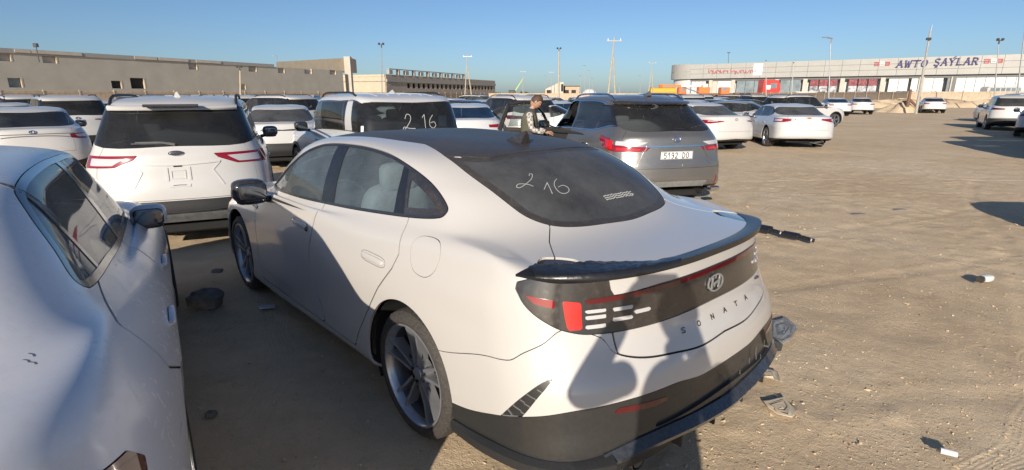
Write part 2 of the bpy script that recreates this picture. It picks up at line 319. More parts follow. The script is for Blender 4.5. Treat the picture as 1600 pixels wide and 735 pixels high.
class MB:
    def __init__(s): s.V=[]; s.F=[]; s.m=[]
    def add(s,V,F,mi=0):
        k=len(s.V); s.V+= [tuple(v) for v in V]; s.F+=[tuple(i+k for i in f) for f in F]; s.m+=[mi]*len(F); return s
    def box(s,c,d,rz=0,mi=0,rx=0,ry=0,taper=1,bev=0):
        x,y,z=[q/2 for q in d]
        if bev:
            b=min(bev,x*.9,y*.9,z*.9); V=[];F=[]
            pts=[]
            for sx in(-1,1):
                for sy in(-1,1):
                    for sz in(-1,1):
                        pts.append([(sx*x,sy*(y-b),sz*(z-b)),(sx*(x-b),sy*y,sz*(z-b)),(sx*(x-b),sy*(y-b),sz*z)])
            idx={}
            for i,(sx,sy,sz) in enumerate([(a,b_,c_) for a in(-1,1) for b_ in(-1,1) for c_ in(-1,1)]):
                for j in range(3): idx[(sx,sy,sz,j)]=len(V); V.append(pts[i][j])
            I=lambda a,b_,c_,j: idx[(a,b_,c_,j)]
            for s1 in(-1,1):
                F.append([I(s1,-1,-1,0),I(s1,1,-1,0),I(s1,1,1,0),I(s1,-1,1,0)][::s1])
                F.append([I(-1,s1,-1,1),I(1,s1,-1,1),I(1,s1,1,1),I(-1,s1,1,1)][::-s1])
                F.append([I(-1,-1,s1,2),I(1,-1,s1,2),I(1,1,s1,2),I(-1,1,s1,2)][::s1])
            for a in(-1,1):
                for b_ in(-1,1):
                    F.append([I(a,b_,-1,0),I(a,b_,1,0),I(a,b_,1,1),I(a,b_,-1,1)][::a*b_])
                    F.append([I(a,-1,b_,0),I(a,1,b_,0),I(a,1,b_,2),I(a,-1,b_,2)][::-a*b_])
                    F.append([I(-1,a,b_,1),I(1,a,b_,1),I(1,a,b_,2),I(-1,a,b_,2)][::a*b_])
                    for c_ in(-1,1): F.append([I(a,b_,c_,0),I(a,b_,c_,1),I(a,b_,c_,2)][::a*b_*c_])
        else:
            V=[(sx*x*(taper if sz>0 else 1),sy*y*(taper if sz>0 else 1),sz*z) for sx in(-1,1) for sy in(-1,1) for sz in(-1,1)]
            F=[(0,1,3,2),(4,6,7,5),(0,4,5,1),(2,3,7,6),(0,2,6,4),(1,5,7,3)]
        R=Matrix.Rotation(rz,3,'Z')@Matrix.Rotation(ry,3,'Y')@Matrix.Rotation(rx,3,'X')
        return s.add([R@Vector(v)+Vector(c) for v in V],F,mi)
    def tube(s,a,b,r0,r1=None,n=8,mi=0,caps=True):
        r1=r0 if r1 is None else r1; a=Vector(a);b=Vector(b);d=(b-a).normalized(); u=d.orthogonal().normalized(); v=d.cross(u)
        V=[];F=[]
        for p,r in((a,r0),(b,r1)):
            for i in range(n): t=2*math.pi*i/n; V.append(p+(u*math.cos(t)+v*math.sin(t))*r)
        for i in range(n): F.append((i,(i+1)%n,n+(i+1)%n,n+i))
        if caps: F+=[tuple(range(n))[::-1],tuple(range(n,2*n))]
        return s.add(V,F,mi)
    def path(s,pts,r,n=6,mi=0,rad=None):
        for i,(a,b) in enumerate(zip(pts[:-1],pts[1:])):
            s.tube(a,b,rad[i] if rad else r,rad[i+1] if rad else r,n,mi)
        return s
    def lathe(s,prof,axis='y',n=48,mi=0,mod=None,c=(0,0,0)):
        V=[];F=[];k=len(prof)
        for i in range(n):
            t=2*math.pi*i/n
            for j,(r,a) in enumerate(prof):
                rr=r+(mod(i,j) if mod else 0)
                if axis=='y': V.append((c[0]+rr*math.cos(t),c[1]+a,c[2]+rr*math.sin(t)))
                else: V.append((c[0]+rr*math.cos(t),c[1]+rr*math.sin(t),c[2]+a))
        for i in range(n):
            for j in range(k-1):
                a=i*k+j;b=((i+1)%n)*k+j; F.append((a,a+1,b+1,b) if axis=='y' else (a,b,b+1,a+1))
        return s.add(V,F,mi)
    def prism(s,poly,y0,y1,mi=0,plane='xz'):
        n=len(poly); f={'xz':lambda p,q:(p[0],q,p[1]),'xy':lambda p,q:(p[0],p[1],q),'yz':lambda p,q:(q,p[0],p[1])}[plane]
        V=[f(p,y0) for p in poly]+[f(p,y1) for p in poly]
        F=[tuple(range(n)),tuple(range(n,2*n))[::-1]]+[(i,n+i,n+(i+1)%n,(i+1)%n) for i in range(n)]
        return s.add(V,F,mi)
    def obj(s,name,mat,parent=None,smooth=False,mats=None):
        o=mesh_obj(name,s.V,s.F,mat,parent,smooth,mats=mats,fm=s.m if mats else None)
        import bmesh
        bm=bmesh.new(); bm.from_mesh(o.data); bmesh.ops.recalc_face_normals(bm,faces=bm.faces); bm.to_mesh(o.data); bm.free()
        return o
def copy_tree(o,parent=None):
    c=o.copy(); COL.objects.link(c)
    if parent is not None: c.parent=parent
    for ch in list(o.children): copy_tree(ch,c)
    return c
def at(px,Y,z=0):
    """world point on image column px at forward distance Y and height z"""
    zc=Y*math.cos(math.radians(14.9))+(1.7-z)*math.sin(math.radians(14.9)); return ((px-800)/824*zc,Y,z)
# ---------------- surface parts ----------------
def panel(name,S,mat,parent=None,rim=.012,off=0.0,offv=None):
    """one mesh object from a surface piece, its cut edges folded inwards by rim"""
    if len(S.T)==0: return None
    V=S.V+S.N*off
    if offv is not None: V=V+offv
    T=S.T; LN=S.N[T].reshape(-1,3); Q=np.zeros((0,4),int)
    if rim:
        E=np.concatenate([T[:,[0,1]],T[:,[1,2]],T[:,[2,0]]]); k=np.sort(E,1); key=k[:,0].astype(np.int64)*len(S.V)+k[:,1]
        u,inv,cnt=np.unique(key,return_inverse=True,return_counts=True); B=E[cnt[inv.ravel()]==1]
        base=S.V+S.N*min(off,0) if off>0 and offv is None else (S.V if offv is not None else V)
        bv=np.unique(B); mp=np.zeros(len(S.V),int); mp[bv]=len(V)+np.arange(len(bv)); V=np.concatenate([V,base[bv]-S.N[bv]*rim])
        Q=np.stack([B[:,1],B[:,0],mp[B[:,0]],mp[B[:,1]]],1); fn=np.cross(V[Q[:,1]]-V[Q[:,0]],V[Q[:,3]]-V[Q[:,0]]); l=np.linalg.norm(fn,axis=1,keepdims=True); fn=np.where(l>1e-12,fn/np.maximum(l,1e-12),[0,0,1.])
        LN=np.concatenate([LN,np.repeat(fn,4,axis=0)])
    return raw_mesh(name,V,T,Q,LN,mat,parent)
def raw_mesh(name,V,T,Q,LN,mat,parent):
    me=bpy.data.meshes.new(name); me.vertices.add(len(V)); me.vertices.foreach_set('co',np.ascontiguousarray(V,dtype=np.float32).ravel())
    nl=len(T)*3+len(Q)*4; me.loops.add(nl); me.loops.foreach_set('vertex_index',np.concatenate([np.asarray(T).ravel(),np.asarray(Q).ravel()]).astype(np.int32))
    me.polygons.add(len(T)+len(Q)); me.polygons.foreach_set('loop_start',np.concatenate([np.arange(len(T))*3,len(T)*3+np.arange(len(Q))*4]).astype(np.int32))
    me.polygons.foreach_set('loop_total',np.concatenate([np.full(len(T),3),np.full(len(Q),4)]).astype(np.int32)); me.update(calc_edges=True)
    me.polygons.foreach_set('use_smooth',np.ones(len(T)+len(Q),bool)); me.materials.append(mat)
    if LN is not None: me.normals_split_custom_set(np.ascontiguousarray(LN,dtype=np.float32))
    return link(bpy.data.objects.new(name,me),parent)
def sweep(name,sections,mat,parent=None,closed=True,sharp=35,relax=0):
    """solid strip: sections is (n stations, k corner points, 3)"""
    S_=np.asarray(sections,float)
    for _ in range(relax): S_[1:-1]=(S_[:-2]+2*S_[1:-1]+S_[2:])/4
    n,k,_=S_.shape; V=S_.reshape(-1,3).tolist(); F=[]
    for i in range(n-1):
        for j in range(k if closed else k-1): F.append((i*k+j,i*k+(j+1)%k,(i+1)*k+(j+1)%k,(i+1)*k+j))
    F+=[tuple(range(k))[::-1],tuple(range((n-1)*k,n*k))] if closed else []
    return mesh_obj(name,V,F,mat,parent,sharp)
def sample(S,pts,axes):
    """points on S whose two coordinates (axes) equal pts -> positions, normals"""
    A2=S.V[:,axes]; a=A2[S.T[:,0]];b=A2[S.T[:,1]];c=A2[S.T[:,2]]; out=[];no=[]
    v0=b-a;v1=c-a; den=v0[:,0]*v1[:,1]-v1[:,0]*v0[:,1]; den=np.where(np.abs(den)<1e-12,1e-12,den)
    for p in pts:
        v2=np.asarray(p,float)-a; u=(v2[:,0]*v1[:,1]-v1[:,0]*v2[:,1])/den; v=(v0[:,0]*v2[:,1]-v2[:,0]*v0[:,1])/den
        q=np.maximum(np.maximum(-u,-v),u+v-1); i=int(q.argmin()); uu,vv=u[i],v[i]; t=S.T[i]
        out.append(S.V[t[0]]*(1-uu-vv)+S.V[t[1]]*uu+S.V[t[2]]*vv); n=S.N[t].mean(0); no.append(n/np.linalg.norm(n))
    return np.array(out),np.array(no)
def ribbon(mb,P,N,w,h=.002,lift=.001):
    P=np.asarray(P,float);N=np.asarray(N,float); n=len(P)
    if n<2: return
    T=np.gradient(P,axis=0); T/=np.maximum(np.linalg.norm(T,axis=1,keepdims=True),1e-9); B=np.cross(T,N); B/=np.maximum(np.linalg.norm(B,axis=1,keepdims=True),1e-9)
    P=P.copy(); P[0]-=T[0]*w*.5; P[-1]+=T[-1]*w*.5
    V=np.concatenate([P+B*w/2+N*lift,P-B*w/2+N*lift,P+B*w/2+N*(lift+h),P-B*w/2+N*(lift+h)])
    F=[]
    for i in range(n-1):
        a,b,c,d=i,n+i,2*n+i,3*n+i; F+=[(c,c+1,d+1,d),(a,c,c+1,a+1)[::-1],(b,b+1,d+1,d)[::-1]]
    F+=[(0,n,3*n,2*n),(n-1,3*n-1,4*n-1,2*n-1)]
    mb.add(V,F)
# stroke glyphs on a 1 x 1.4 cell (x right, y up)
GL={'S':[[(.9,1.25),(.7,1.4),(.3,1.4),(.1,1.2),(.15,.9),(.5,.72),(.85,.5),(.9,.2),(.7,0),(.3,0),(.08,.15)]],
'O':[[(.5,1.4),(.15,1.25),(.05,.7),(.15,.15),(.5,0),(.85,.15),(.95,.7),(.85,1.25),(.5,1.4)]],
'N':[[(.1,0),(.1,1.4)],[(.1,1.4),(.9,0)],[(.9,0),(.9,1.4)]],'A':[[(.02,0),(.5,1.4)],[(.5,1.4),(.98,0)],[(.22,.5),(.78,.5)]],
'T':[[(.5,0),(.5,1.4)],[(0,1.38),(1,1.38)]],'W':[[(0,1.4),(.25,0)],[(.25,0),(.5,1.2)],[(.5,1.2),(.75,0)],[(.75,0),(1,1.4)]],
'L':[[(.15,1.4),(.15,0)],[(.15,.03),(.9,.03)]],'R':[[(.12,0),(.12,1.4)],[(.12,1.38),(.65,1.36),(.88,1.15),(.88,.95),(.65,.72),(.12,.70)],[(.5,.70),(.95,0)]],
'Y':[[(.5,0),(.5,.7)],[(.5,.7),(.02,1.4)],[(.5,.7),(.98,1.4)]],'D':[[(.12,0),(.12,1.4)],[(.12,1.38),(.55,1.36),(.88,1.1),(.9,.3),(.55,.02),(.12,.02)]],
'5':[[(.85,1.38),(.2,1.38)],[(.2,1.38),(.15,.8)],[(.15,.8),(.5,.88),(.85,.7),(.88,.3),(.6,0),(.3,0),(.1,.15)]],
'1':[[(.2,1.1),(.55,1.4)],[(.55,1.4),(.55,0)]],'9':[[(.85,.9),(.6,.62),(.25,.68),(.1,1.0),(.25,1.35),(.6,1.4),(.85,1.2),(.88,.7),(.75,.2),(.45,0),(.2,.05)]],
'2':[[(.12,1.1),(.3,1.38),(.7,1.38),(.88,1.1),(.75,.75),(.1,.02)],[(.1,.02),(.92,.02)]],
'6':[[(.8,1.35),(.45,1.2),(.18,.8),(.12,.35),(.35,0),(.7,.05),(.88,.35),(.7,.68),(.35,.65),(.15,.45)]],
'H':[[(.1,0),(.1,1.4)],[(.9,0),(.9,1.4)],[(.1,.7),(.9,.7)]],'E':[[(.12,0),(.12,1.4)],[(.12,1.38),(.88,1.38)],[(.12,.72),(.75,.72)],[(.12,.02),(.88,.02)]],'X':[[(.05,0),(.95,1.4)],[(.05,1.4),(.95,0)]],'C':[[(.9,1.2),(.6,1.4),(.2,1.25),(.06,.7),(.2,.15),(.6,0),(.9,.2)]]}
def dens(pts,step):
    out=[]
    for a,b in zip(pts[:-1],pts[1:]):
        k=max(1,int(math.hypot(b[0]-a[0],b[1]-a[1])/step)); out+=[(a[0]+(b[0]-a[0])*i/k,a[1]+(b[1]-a[1])*i/k) for i in range(k)]
    return out+[pts[-1]]
def flat_text(mb,txt,origin,ux,uz,h,w,adv,stroke,nrm,shear=0,serif=0,lift=.002,th=.002):
    o=np.array(origin,float);ux=np.array(ux,float);uz=np.array(uz,float);n=np.array(nrm,float)
    for i,c in enumerate(txt):
        if c==' ': continue
        sts=[list(s_) for s_ in GL[c]]
        if serif:
            for s_ in list(sts):
                for e in (s_[0],s_[-1]):
                    if (e[1]<.08 or e[1]>1.3) and len(s_)==2: sts.append([(e[0]-serif,e[1]),(e[0]+serif,e[1])])
        for s_ in sts:
            P_=[o+ux*(i*adv+p[0]+shear*p[1])*w+uz*(p[1]/1.4*h) for p in s_]
            ribbon(mb,P_,[n]*len(P_),stroke*(.5 if (serif and len(s_)==2 and abs(s_[0][1]-s_[1][1])<.01 and abs(s_[0][0]-s_[1][0])<=2*serif+.01) else 1),th,lift)
# ---------------- car builder ----------------
MC={}
def supell(mb,c,r,e1=.6,e2=.6,nu=20,nv=12,mi=0,rot=None):
    pw_=lambda v,e: math.copysign(abs(v)**e,v); V=[];F=[]
    for j in range(nv+1):
        a=-math.pi/2+math.pi*j/nv
        for i in range(nu):
            b=2*math.pi*i/nu; v=Vector((r[0]*pw_(math.cos(a),e1)*pw_(math.cos(b),e2),r[1]*pw_(math.cos(a),e1)*pw_(math.sin(b),e2),r[2]*pw_(math.sin(a),e1)))
            if rot: v=rot@v
            V.append(Vector(c)+v)
    for j in range(nv):
        for i in range(nu): F.append((j*nu+i,j*nu+(i+1)%nu,(j+1)*nu+(i+1)%nu,(j+1)*nu+i))
    mb.add(V,F,mi); return mb
def wheel_parts(R,style,n):
    k=(R,style,n)
    if k in MC: return MC[k]
    hw=.115; rr=R*.765
    prof=[(rr,-hw*.85),(rr+.012,-hw),(R-.03,-hw),(R-.006,-hw*.82),(R,-hw*.55),(R,-hw*.34),(R-.009,-hw*.32),(R-.009,-hw*.26),(R,-hw*.24),(R+.001,-.01),(R-.009,-.008),(R-.009,.008),(R+.001,.01),(R,hw*.24),(R-.009,hw*.26),(R-.009,hw*.32),(R,hw*.34),(R,hw*.55),(R-.006,hw*.82),(R-.03,hw),(R-.055,hw*1.03),(rr+.02,hw*1.0),(rr+.004,hw*.93),(rr,hw*.85)]
    t=MB(); sh={3:1,4:1,16:1,17:1,18:1}
    t.lathe(prof,'y',n,0,mod=(lambda i,j:(-.006 if (i%3==0 and j in sh) else 0)) if n>60 else None)
    to=t.obj('tyre',M['tyre'],None,smooth=35)
    b=MB()
    b.lathe([(rr+.010,hw*.80),(rr+.012,hw*.95),(rr+.002,hw*.97),(rr-.008,hw*.86),(rr-.014,hw*.60)],'y',max(32,n//2),0); b.lathe([(rr-.0141,hw*.60),(rr-.03,hw*.2),(rr-.035,-hw*.8)],'y',max(32,n//2),1)
    b.lathe([(rr-.035,-hw*.8),(.02,-hw*.75)],'y',32,1)
    sy=hw*.62; ns,tw,w0,w1=dict(twin=(5,.175,.013,.0125),five=(5,0,.05,.036),ten=(10,0,.024,.016),seven=(7,.0,.034,.026))[style]
    for i in range(ns):
        for sg in ((-1,1) if tw else (0,)):
            a0=2*math.pi*i/ns+.3; a1=a0+sg*tw; a0_=a0+sg*tw*1.6
            p0=(.055,a0_); p1=(rr-.004,a1)
            c0=np.array([.055*math.cos(a0_),.055*math.sin(a0_)]);c1=np.array([(rr-.003)*math.cos(a1),(rr-.003)*math.sin(a1)])
            d=(c1-c0)/np.linalg.norm(c1-c0); q=np.array([-d[1],d[0]])
            V=[]
            for (cc,ww,yo,yi) in((c0,w0,sy+.006,sy-.05),(c0*.45+c1*.55,(w0+w1)*.5,sy+.012,sy-.04),(c1,w1,hw*.86,sy-.045)):
                for s_,yy,k_ in((1,yi,1),(1,yo,.62),(-1,yo,.62),(-1,yi,1)): V.append((cc[0]+q[0]*ww*s_*k_,yy,cc[1]+q[1]*ww*s_*k_))
            F=[]
            for a in(0,4):
                for j in range(4): F.append((a+j,a+(j+1)%4,a+4+(j+1)%4,a+4+j))
            b.add(V,F,0)
            if tw: # dark pocket between the forks
                b.tube((c0[0]*1.6,sy-.012,c0[1]*1.6),(c1[0]*.6,sy-.02,c1[1]*.6),.010,.010,6,1)
    b.lathe([(.0,sy+.004),(.032,sy+.004),(.036,sy-.004),(.036,sy-.008),(.072,sy-.012),(.078,sy-.05)],'y',32,0)
    for i in range(5):
        a=2*math.pi*i/5; b.tube((.055*math.cos(a),sy-.014,.055*math.sin(a)),(.055*math.cos(a),sy-.004,.055*math.sin(a)),.009,.008,6,1)
    ro=b.obj('rim',None,None,smooth=30,mats=[M['heroalloy'] if style=='twin' else M['alloy'],M['darkalloy']])
    d=MB(); d.lathe([(.06,-.035),(.165,-.035),(.165,-.055),(.06,-.055)],'y',32); d.box((.13,-.045,.02),(.09,.07,.16),bev=.01)
    do=d.obj('brake_disc',M['brass'],None,smooth=30)
    MC[k]=(to.data,ro.data,do.data)
    for o in(to,ro,do): bpy.data.objects.remove(o)
    return MC[k]
def wheel(parent,x,y,R,style='five',n=48,steer=0,tread=None):
    sg=1 if y>0 else -1
    e=bpy.data.objects.new('wheel',None); e.location=(x,y,R-.004); e.rotation_euler=(0,0,(0 if sg>0 else math.pi)+steer); link(e,parent)
    for nm,me in zip(('tyre','rim','brake_disc'),wheel_parts(R,style,n)):
        if n<=20 and nm=='brake_disc': continue
        link(bpy.data.objects.new(nm,me),e)
    return e
def sdbox(a,b,ca,cb,ha,hb,rad=.05):
    qx=np.abs(a-ca)-(ha-rad); qy=np.abs(b-cb)-(hb-rad)
    return np.hypot(np.maximum(qx,0),np.maximum(qy,0))+np.minimum(np.maximum(qx,qy),0)-rad
class Car:
    def __init__(c,name,rows,res=(24,60,16),sub=8,paint='white',wb=2.75,R=.335,Ra=None,loc=(0,0,0),yaw=0,label=None,cat='car',group=None,smooth=None):
        c.root=thing(name,loc,yaw,label,cat,group); c.S=make_surf(rows,res,sub,smooth=smooth); c.full=c.S; c.rows=rows; c.paint=M[paint]; c.gaps=[]; c.wb=wb; c.R=R; c.Ra=Ra or R+.062
    def xyz(c): return c.S.V[:,0],c.S.V[:,1],c.S.V[:,2],c.S.A[:,0],c.S.A[:,1]
    def take(c,ff,gap=.004,side=0):
        """cut region f<0 out of the body; return it (split left/right if side)"""
        x,y,z,s,r=c.xyz(); f=ff(x,y,z,s,r)
        ins,rest=split(c.S,f+gap/2)
        if gap:
            x,y,z,s,r=rest.V[:,0],rest.V[:,1],rest.V[:,2],rest.A[:,0],rest.A[:,1]
            band,rest=split(rest,ff(x,y,z,s,r)-gap/2)
            if len(band.T): c.gaps.append(band)
        c.S=rest
        if side:
            L=ins.V[ins.T].mean(1)[:,1]>0; return compact(Surf(ins.V,ins.N,ins.A,ins.T[L])),compact(Surf(ins.V,ins.N,ins.A,ins.T[~L]))
        return ins
    def groove(c,ff,w=.004):
        x,y,z,s,r=c.xyz(); f=np.abs(ff(x,y,z,s,r))-w/2; band,rest=split(c.S,f)
        if len(band.T): c.gaps.append(band)
        c.S=rest
    def arches(c,dz=0):
        for x0 in(0,c.wb):
            _,c.S=split(c.S,np.where(np.abs(c.S.V[:,1])>.45,np.hypot(c.S.V[:,0]-x0,c.S.V[:,2]-c.R-dz)-c.Ra,1.0))
    def finish(c,belt_r=7.05,liner='cabin',floor=True,seats='seatdark',hip=1.42,hz=0,W=.92,bodyname='body',interior=True,roofr=9.2):
        panel(bodyname,c.S,c.paint,c.root,rim=.014)
        if c.gaps:
            V=[];T=[];N=[];A=[];k=0
            for g in c.gaps: V.append(g.V);N.append(g.N);A.append(g.A);T.append(g.T+k);k+=len(g.V)
            panel('shut_line',Surf(np.concatenate(V),np.concatenate(N),np.concatenate(A),np.concatenate(T)),M['gap'],c.root,rim=0,off=-.010)
        F=c.full; r=F.A[:,1]
        sh,_=split(F,r-belt_r); 
        for x0 in(0,c.wb): _,sh=split(sh,np.where(np.abs(sh.V[:,1])>.45,np.hypot(sh.V[:,0]-x0,sh.V[:,2]-c.R)-c.Ra-.01,1.0))
        panel('inner_shell',sh,M[liner],c.root,rim=0,off=-.030)
        _,lin=split(F,r-roofr); panel('headlining',lin,M['lining'],c.root,rim=0,off=-.025)
        for x0 in(0,c.wb):
            for sg in(-1,1):
                mb=MB(); n=24;V=[];Fc=[]
                for i in range(n+1):
                    a=math.radians(-25+230*i/n); p=(x0+c.Ra*math.cos(a)*1.005,c.R+c.Ra*math.sin(a)*1.005)
                    V+=[(p[0],sg*(W-.035),p[1]),(p[0],sg*.58,p[1])]
                    if i: Fc.append((2*i-2,2*i,2*i+1,2*i-1))
                Fc.append(tuple(range(1,2*n+2,2))); mb.add(V,Fc); mb.obj('wheel_arch_liner',M['gap'],c.root)
        if floor:
            f=MB(); x1=c.wb+.55; f.box(((x1-.85)/2,0,.25),(x1+.85,W*1.15,.09),bev=.02); f.box((.1,.25,.22),(.5,.22,.14),bev=.05)
            f.tube((-.6,-.5,.26),(-1.0,-.5,.29),.035,.035,10); f.obj('floor_pan',M['gap'],c.root,smooth=30)
        if interior:
            for i,(sx,sy) in enumerate(((hip,.37),(hip,-.37))):
                q=MB(); sg=.26
                supell(q,(sx,sy,.50+hz),(.27,.25,.09),.5,.5,16,8)
                supell(q,(sx-.30,sy,.80+hz),(.09,.24,.34),.45,.45,16,10,rot=Matrix.Rotation(math.radians(-14),3,'Y'))
                supell(q,(sx-.40,sy,1.18+hz),(.055,.13,.095),.5,.5,14,8)
                q.obj('front_seat',M[seats],c.root,smooth=50)
            q=MB(); hx=hip-.92
            supell(q,(hx,0,.52+hz),(.26,.60,.09),.5,.3,20,8)
            supell(q,(hx-.28,0,.82+hz),(.09,.62,.33),.45,.25,20,10,rot=Matrix.Rotation(math.radians(-16),3,'Y'))
            for sy in(-.36,.36): supell(q,(hx-.37,sy,1.13+hz),(.05,.14,.075),.5,.5,14,8)
            q.obj('rear_bench',M[seats],c.root,smooth=50)
            q=MB(); supell(q,(hip+.78,0,.80+hz),(.30,.72,.16),.5,.3,20,8); q.obj('dashboard',M['cabin'],c.root,smooth=50)
            q=MB(); n=20; pts=[(hip+.42+.17*math.sin(2*math.pi*i/n)*.35,.37+.18*math.cos(2*math.pi*i/n),.88+hz+.17*math.sin(2*math.pi*i/n)) for i in range(n+1)]
            q.path(pts,.014,6); q.box((hip+.42,.37,.88+hz),(.03,.30,.05),bev=.01); q.obj('steering_wheel',M['cabin'],c.root,smooth=40)
def mirror(parent,x,y,z,mat='white',sc_=1,lower='gloss'):
    sg=1 if y>0 else -1
    m=MB(); supell(m,(x,y+sg*.10*sc_,z+.055*sc_),(.075*sc_,.115*sc_,.080*sc_),.62,.7,24,14)
    o=m.obj('wing_mirror',M[mat],parent,smooth=60)
    g=MB(); supell(g,(x-.066*sc_,y+sg*.10*sc_,z+.052*sc_),(.012,.095*sc_,.062*sc_),.4,.5,20,8); g.obj('mirror_glass',M['mirror'],o,smooth=60)
    a=MB(); a.tube((x+.02,y-sg*.05,z-.03),(x,y+sg*.06*sc_,z+.0),.028,.022,10); supell(a,(x+.0,y+sg*.09*sc_,z-.012*sc_),(.066*sc_,.10*sc_,.030*sc_),.6,.7,20,8); a.obj('mirror_foot',M[lower],o,smooth=60)
    return o
def fin(parent,x,z,mat='gloss',s=1.0):
    m=MB(); V=[];F=[];n=8
    prof=[(-.085,.0),(-.095,.055),(-.085,.068),(-.06,.060),(0,.032),(.06,.012),(.10,0)]
    for t,wd in((0,1),(1,.25)):
        pass
    for (px_,pz) in prof:
        wy=.034*(1-(pz/.08)**.8)*(1-max(0,px_)/.14)+.004
        V+=[(x+px_*s,wy*s,z+pz*s),(x+px_*s,-wy*s,z+pz*s)]
    base=[(.10,.006),(.05,.030),(-.02,.036),(-.085,.034)]
    k=len(prof)
    for i in range(k-1): F.append((2*i,2*i+2,2*i+3,2*i+1))
    for sgn,o_ in((1,0),(-1,1)):
        b0=len(V)
        V+=[(x+bx*s,sgn*by*s,z-.012) for bx,by in base]
        ring=[2*i+o_ for i in range(k-1,-1,-1)]
        F.append(tuple(ring+list(range(b0+3,b0-1,-1))) )
    m.add(V,F); return m.obj('antenna_fin',M[mat],parent,smooth=30)
def rear_y(c,y,z,maxx=.2):
    sel=c.full.V[:,0]<maxx; T=c.full.T[sel[c.full.T].all(1)]; S_=Surf(c.full.V,c.full.N,c.full.A,T); return sample(S_,[(y,z)],[1,2])
def badge_ring(mb,cp,n,ux,uz,rx,rz,wd,seg=28,h=.004,lift=.001):
    ux=np.array(ux);uz=np.array(uz); P_=[cp+ux*rx*math.cos(2*math.pi*i/seg)+uz*rz*math.sin(2*math.pi*i/seg) for i in range(seg+1)]
    ribbon(mb,P_,[n]*(seg+1),wd,h,lift)
def basis(n):
    n=np.array(n); uz=np.array([0,0,1.])-n*n[2]; uz/=np.linalg.norm(uz); ux=np.cross(uz,n); return ux,uz
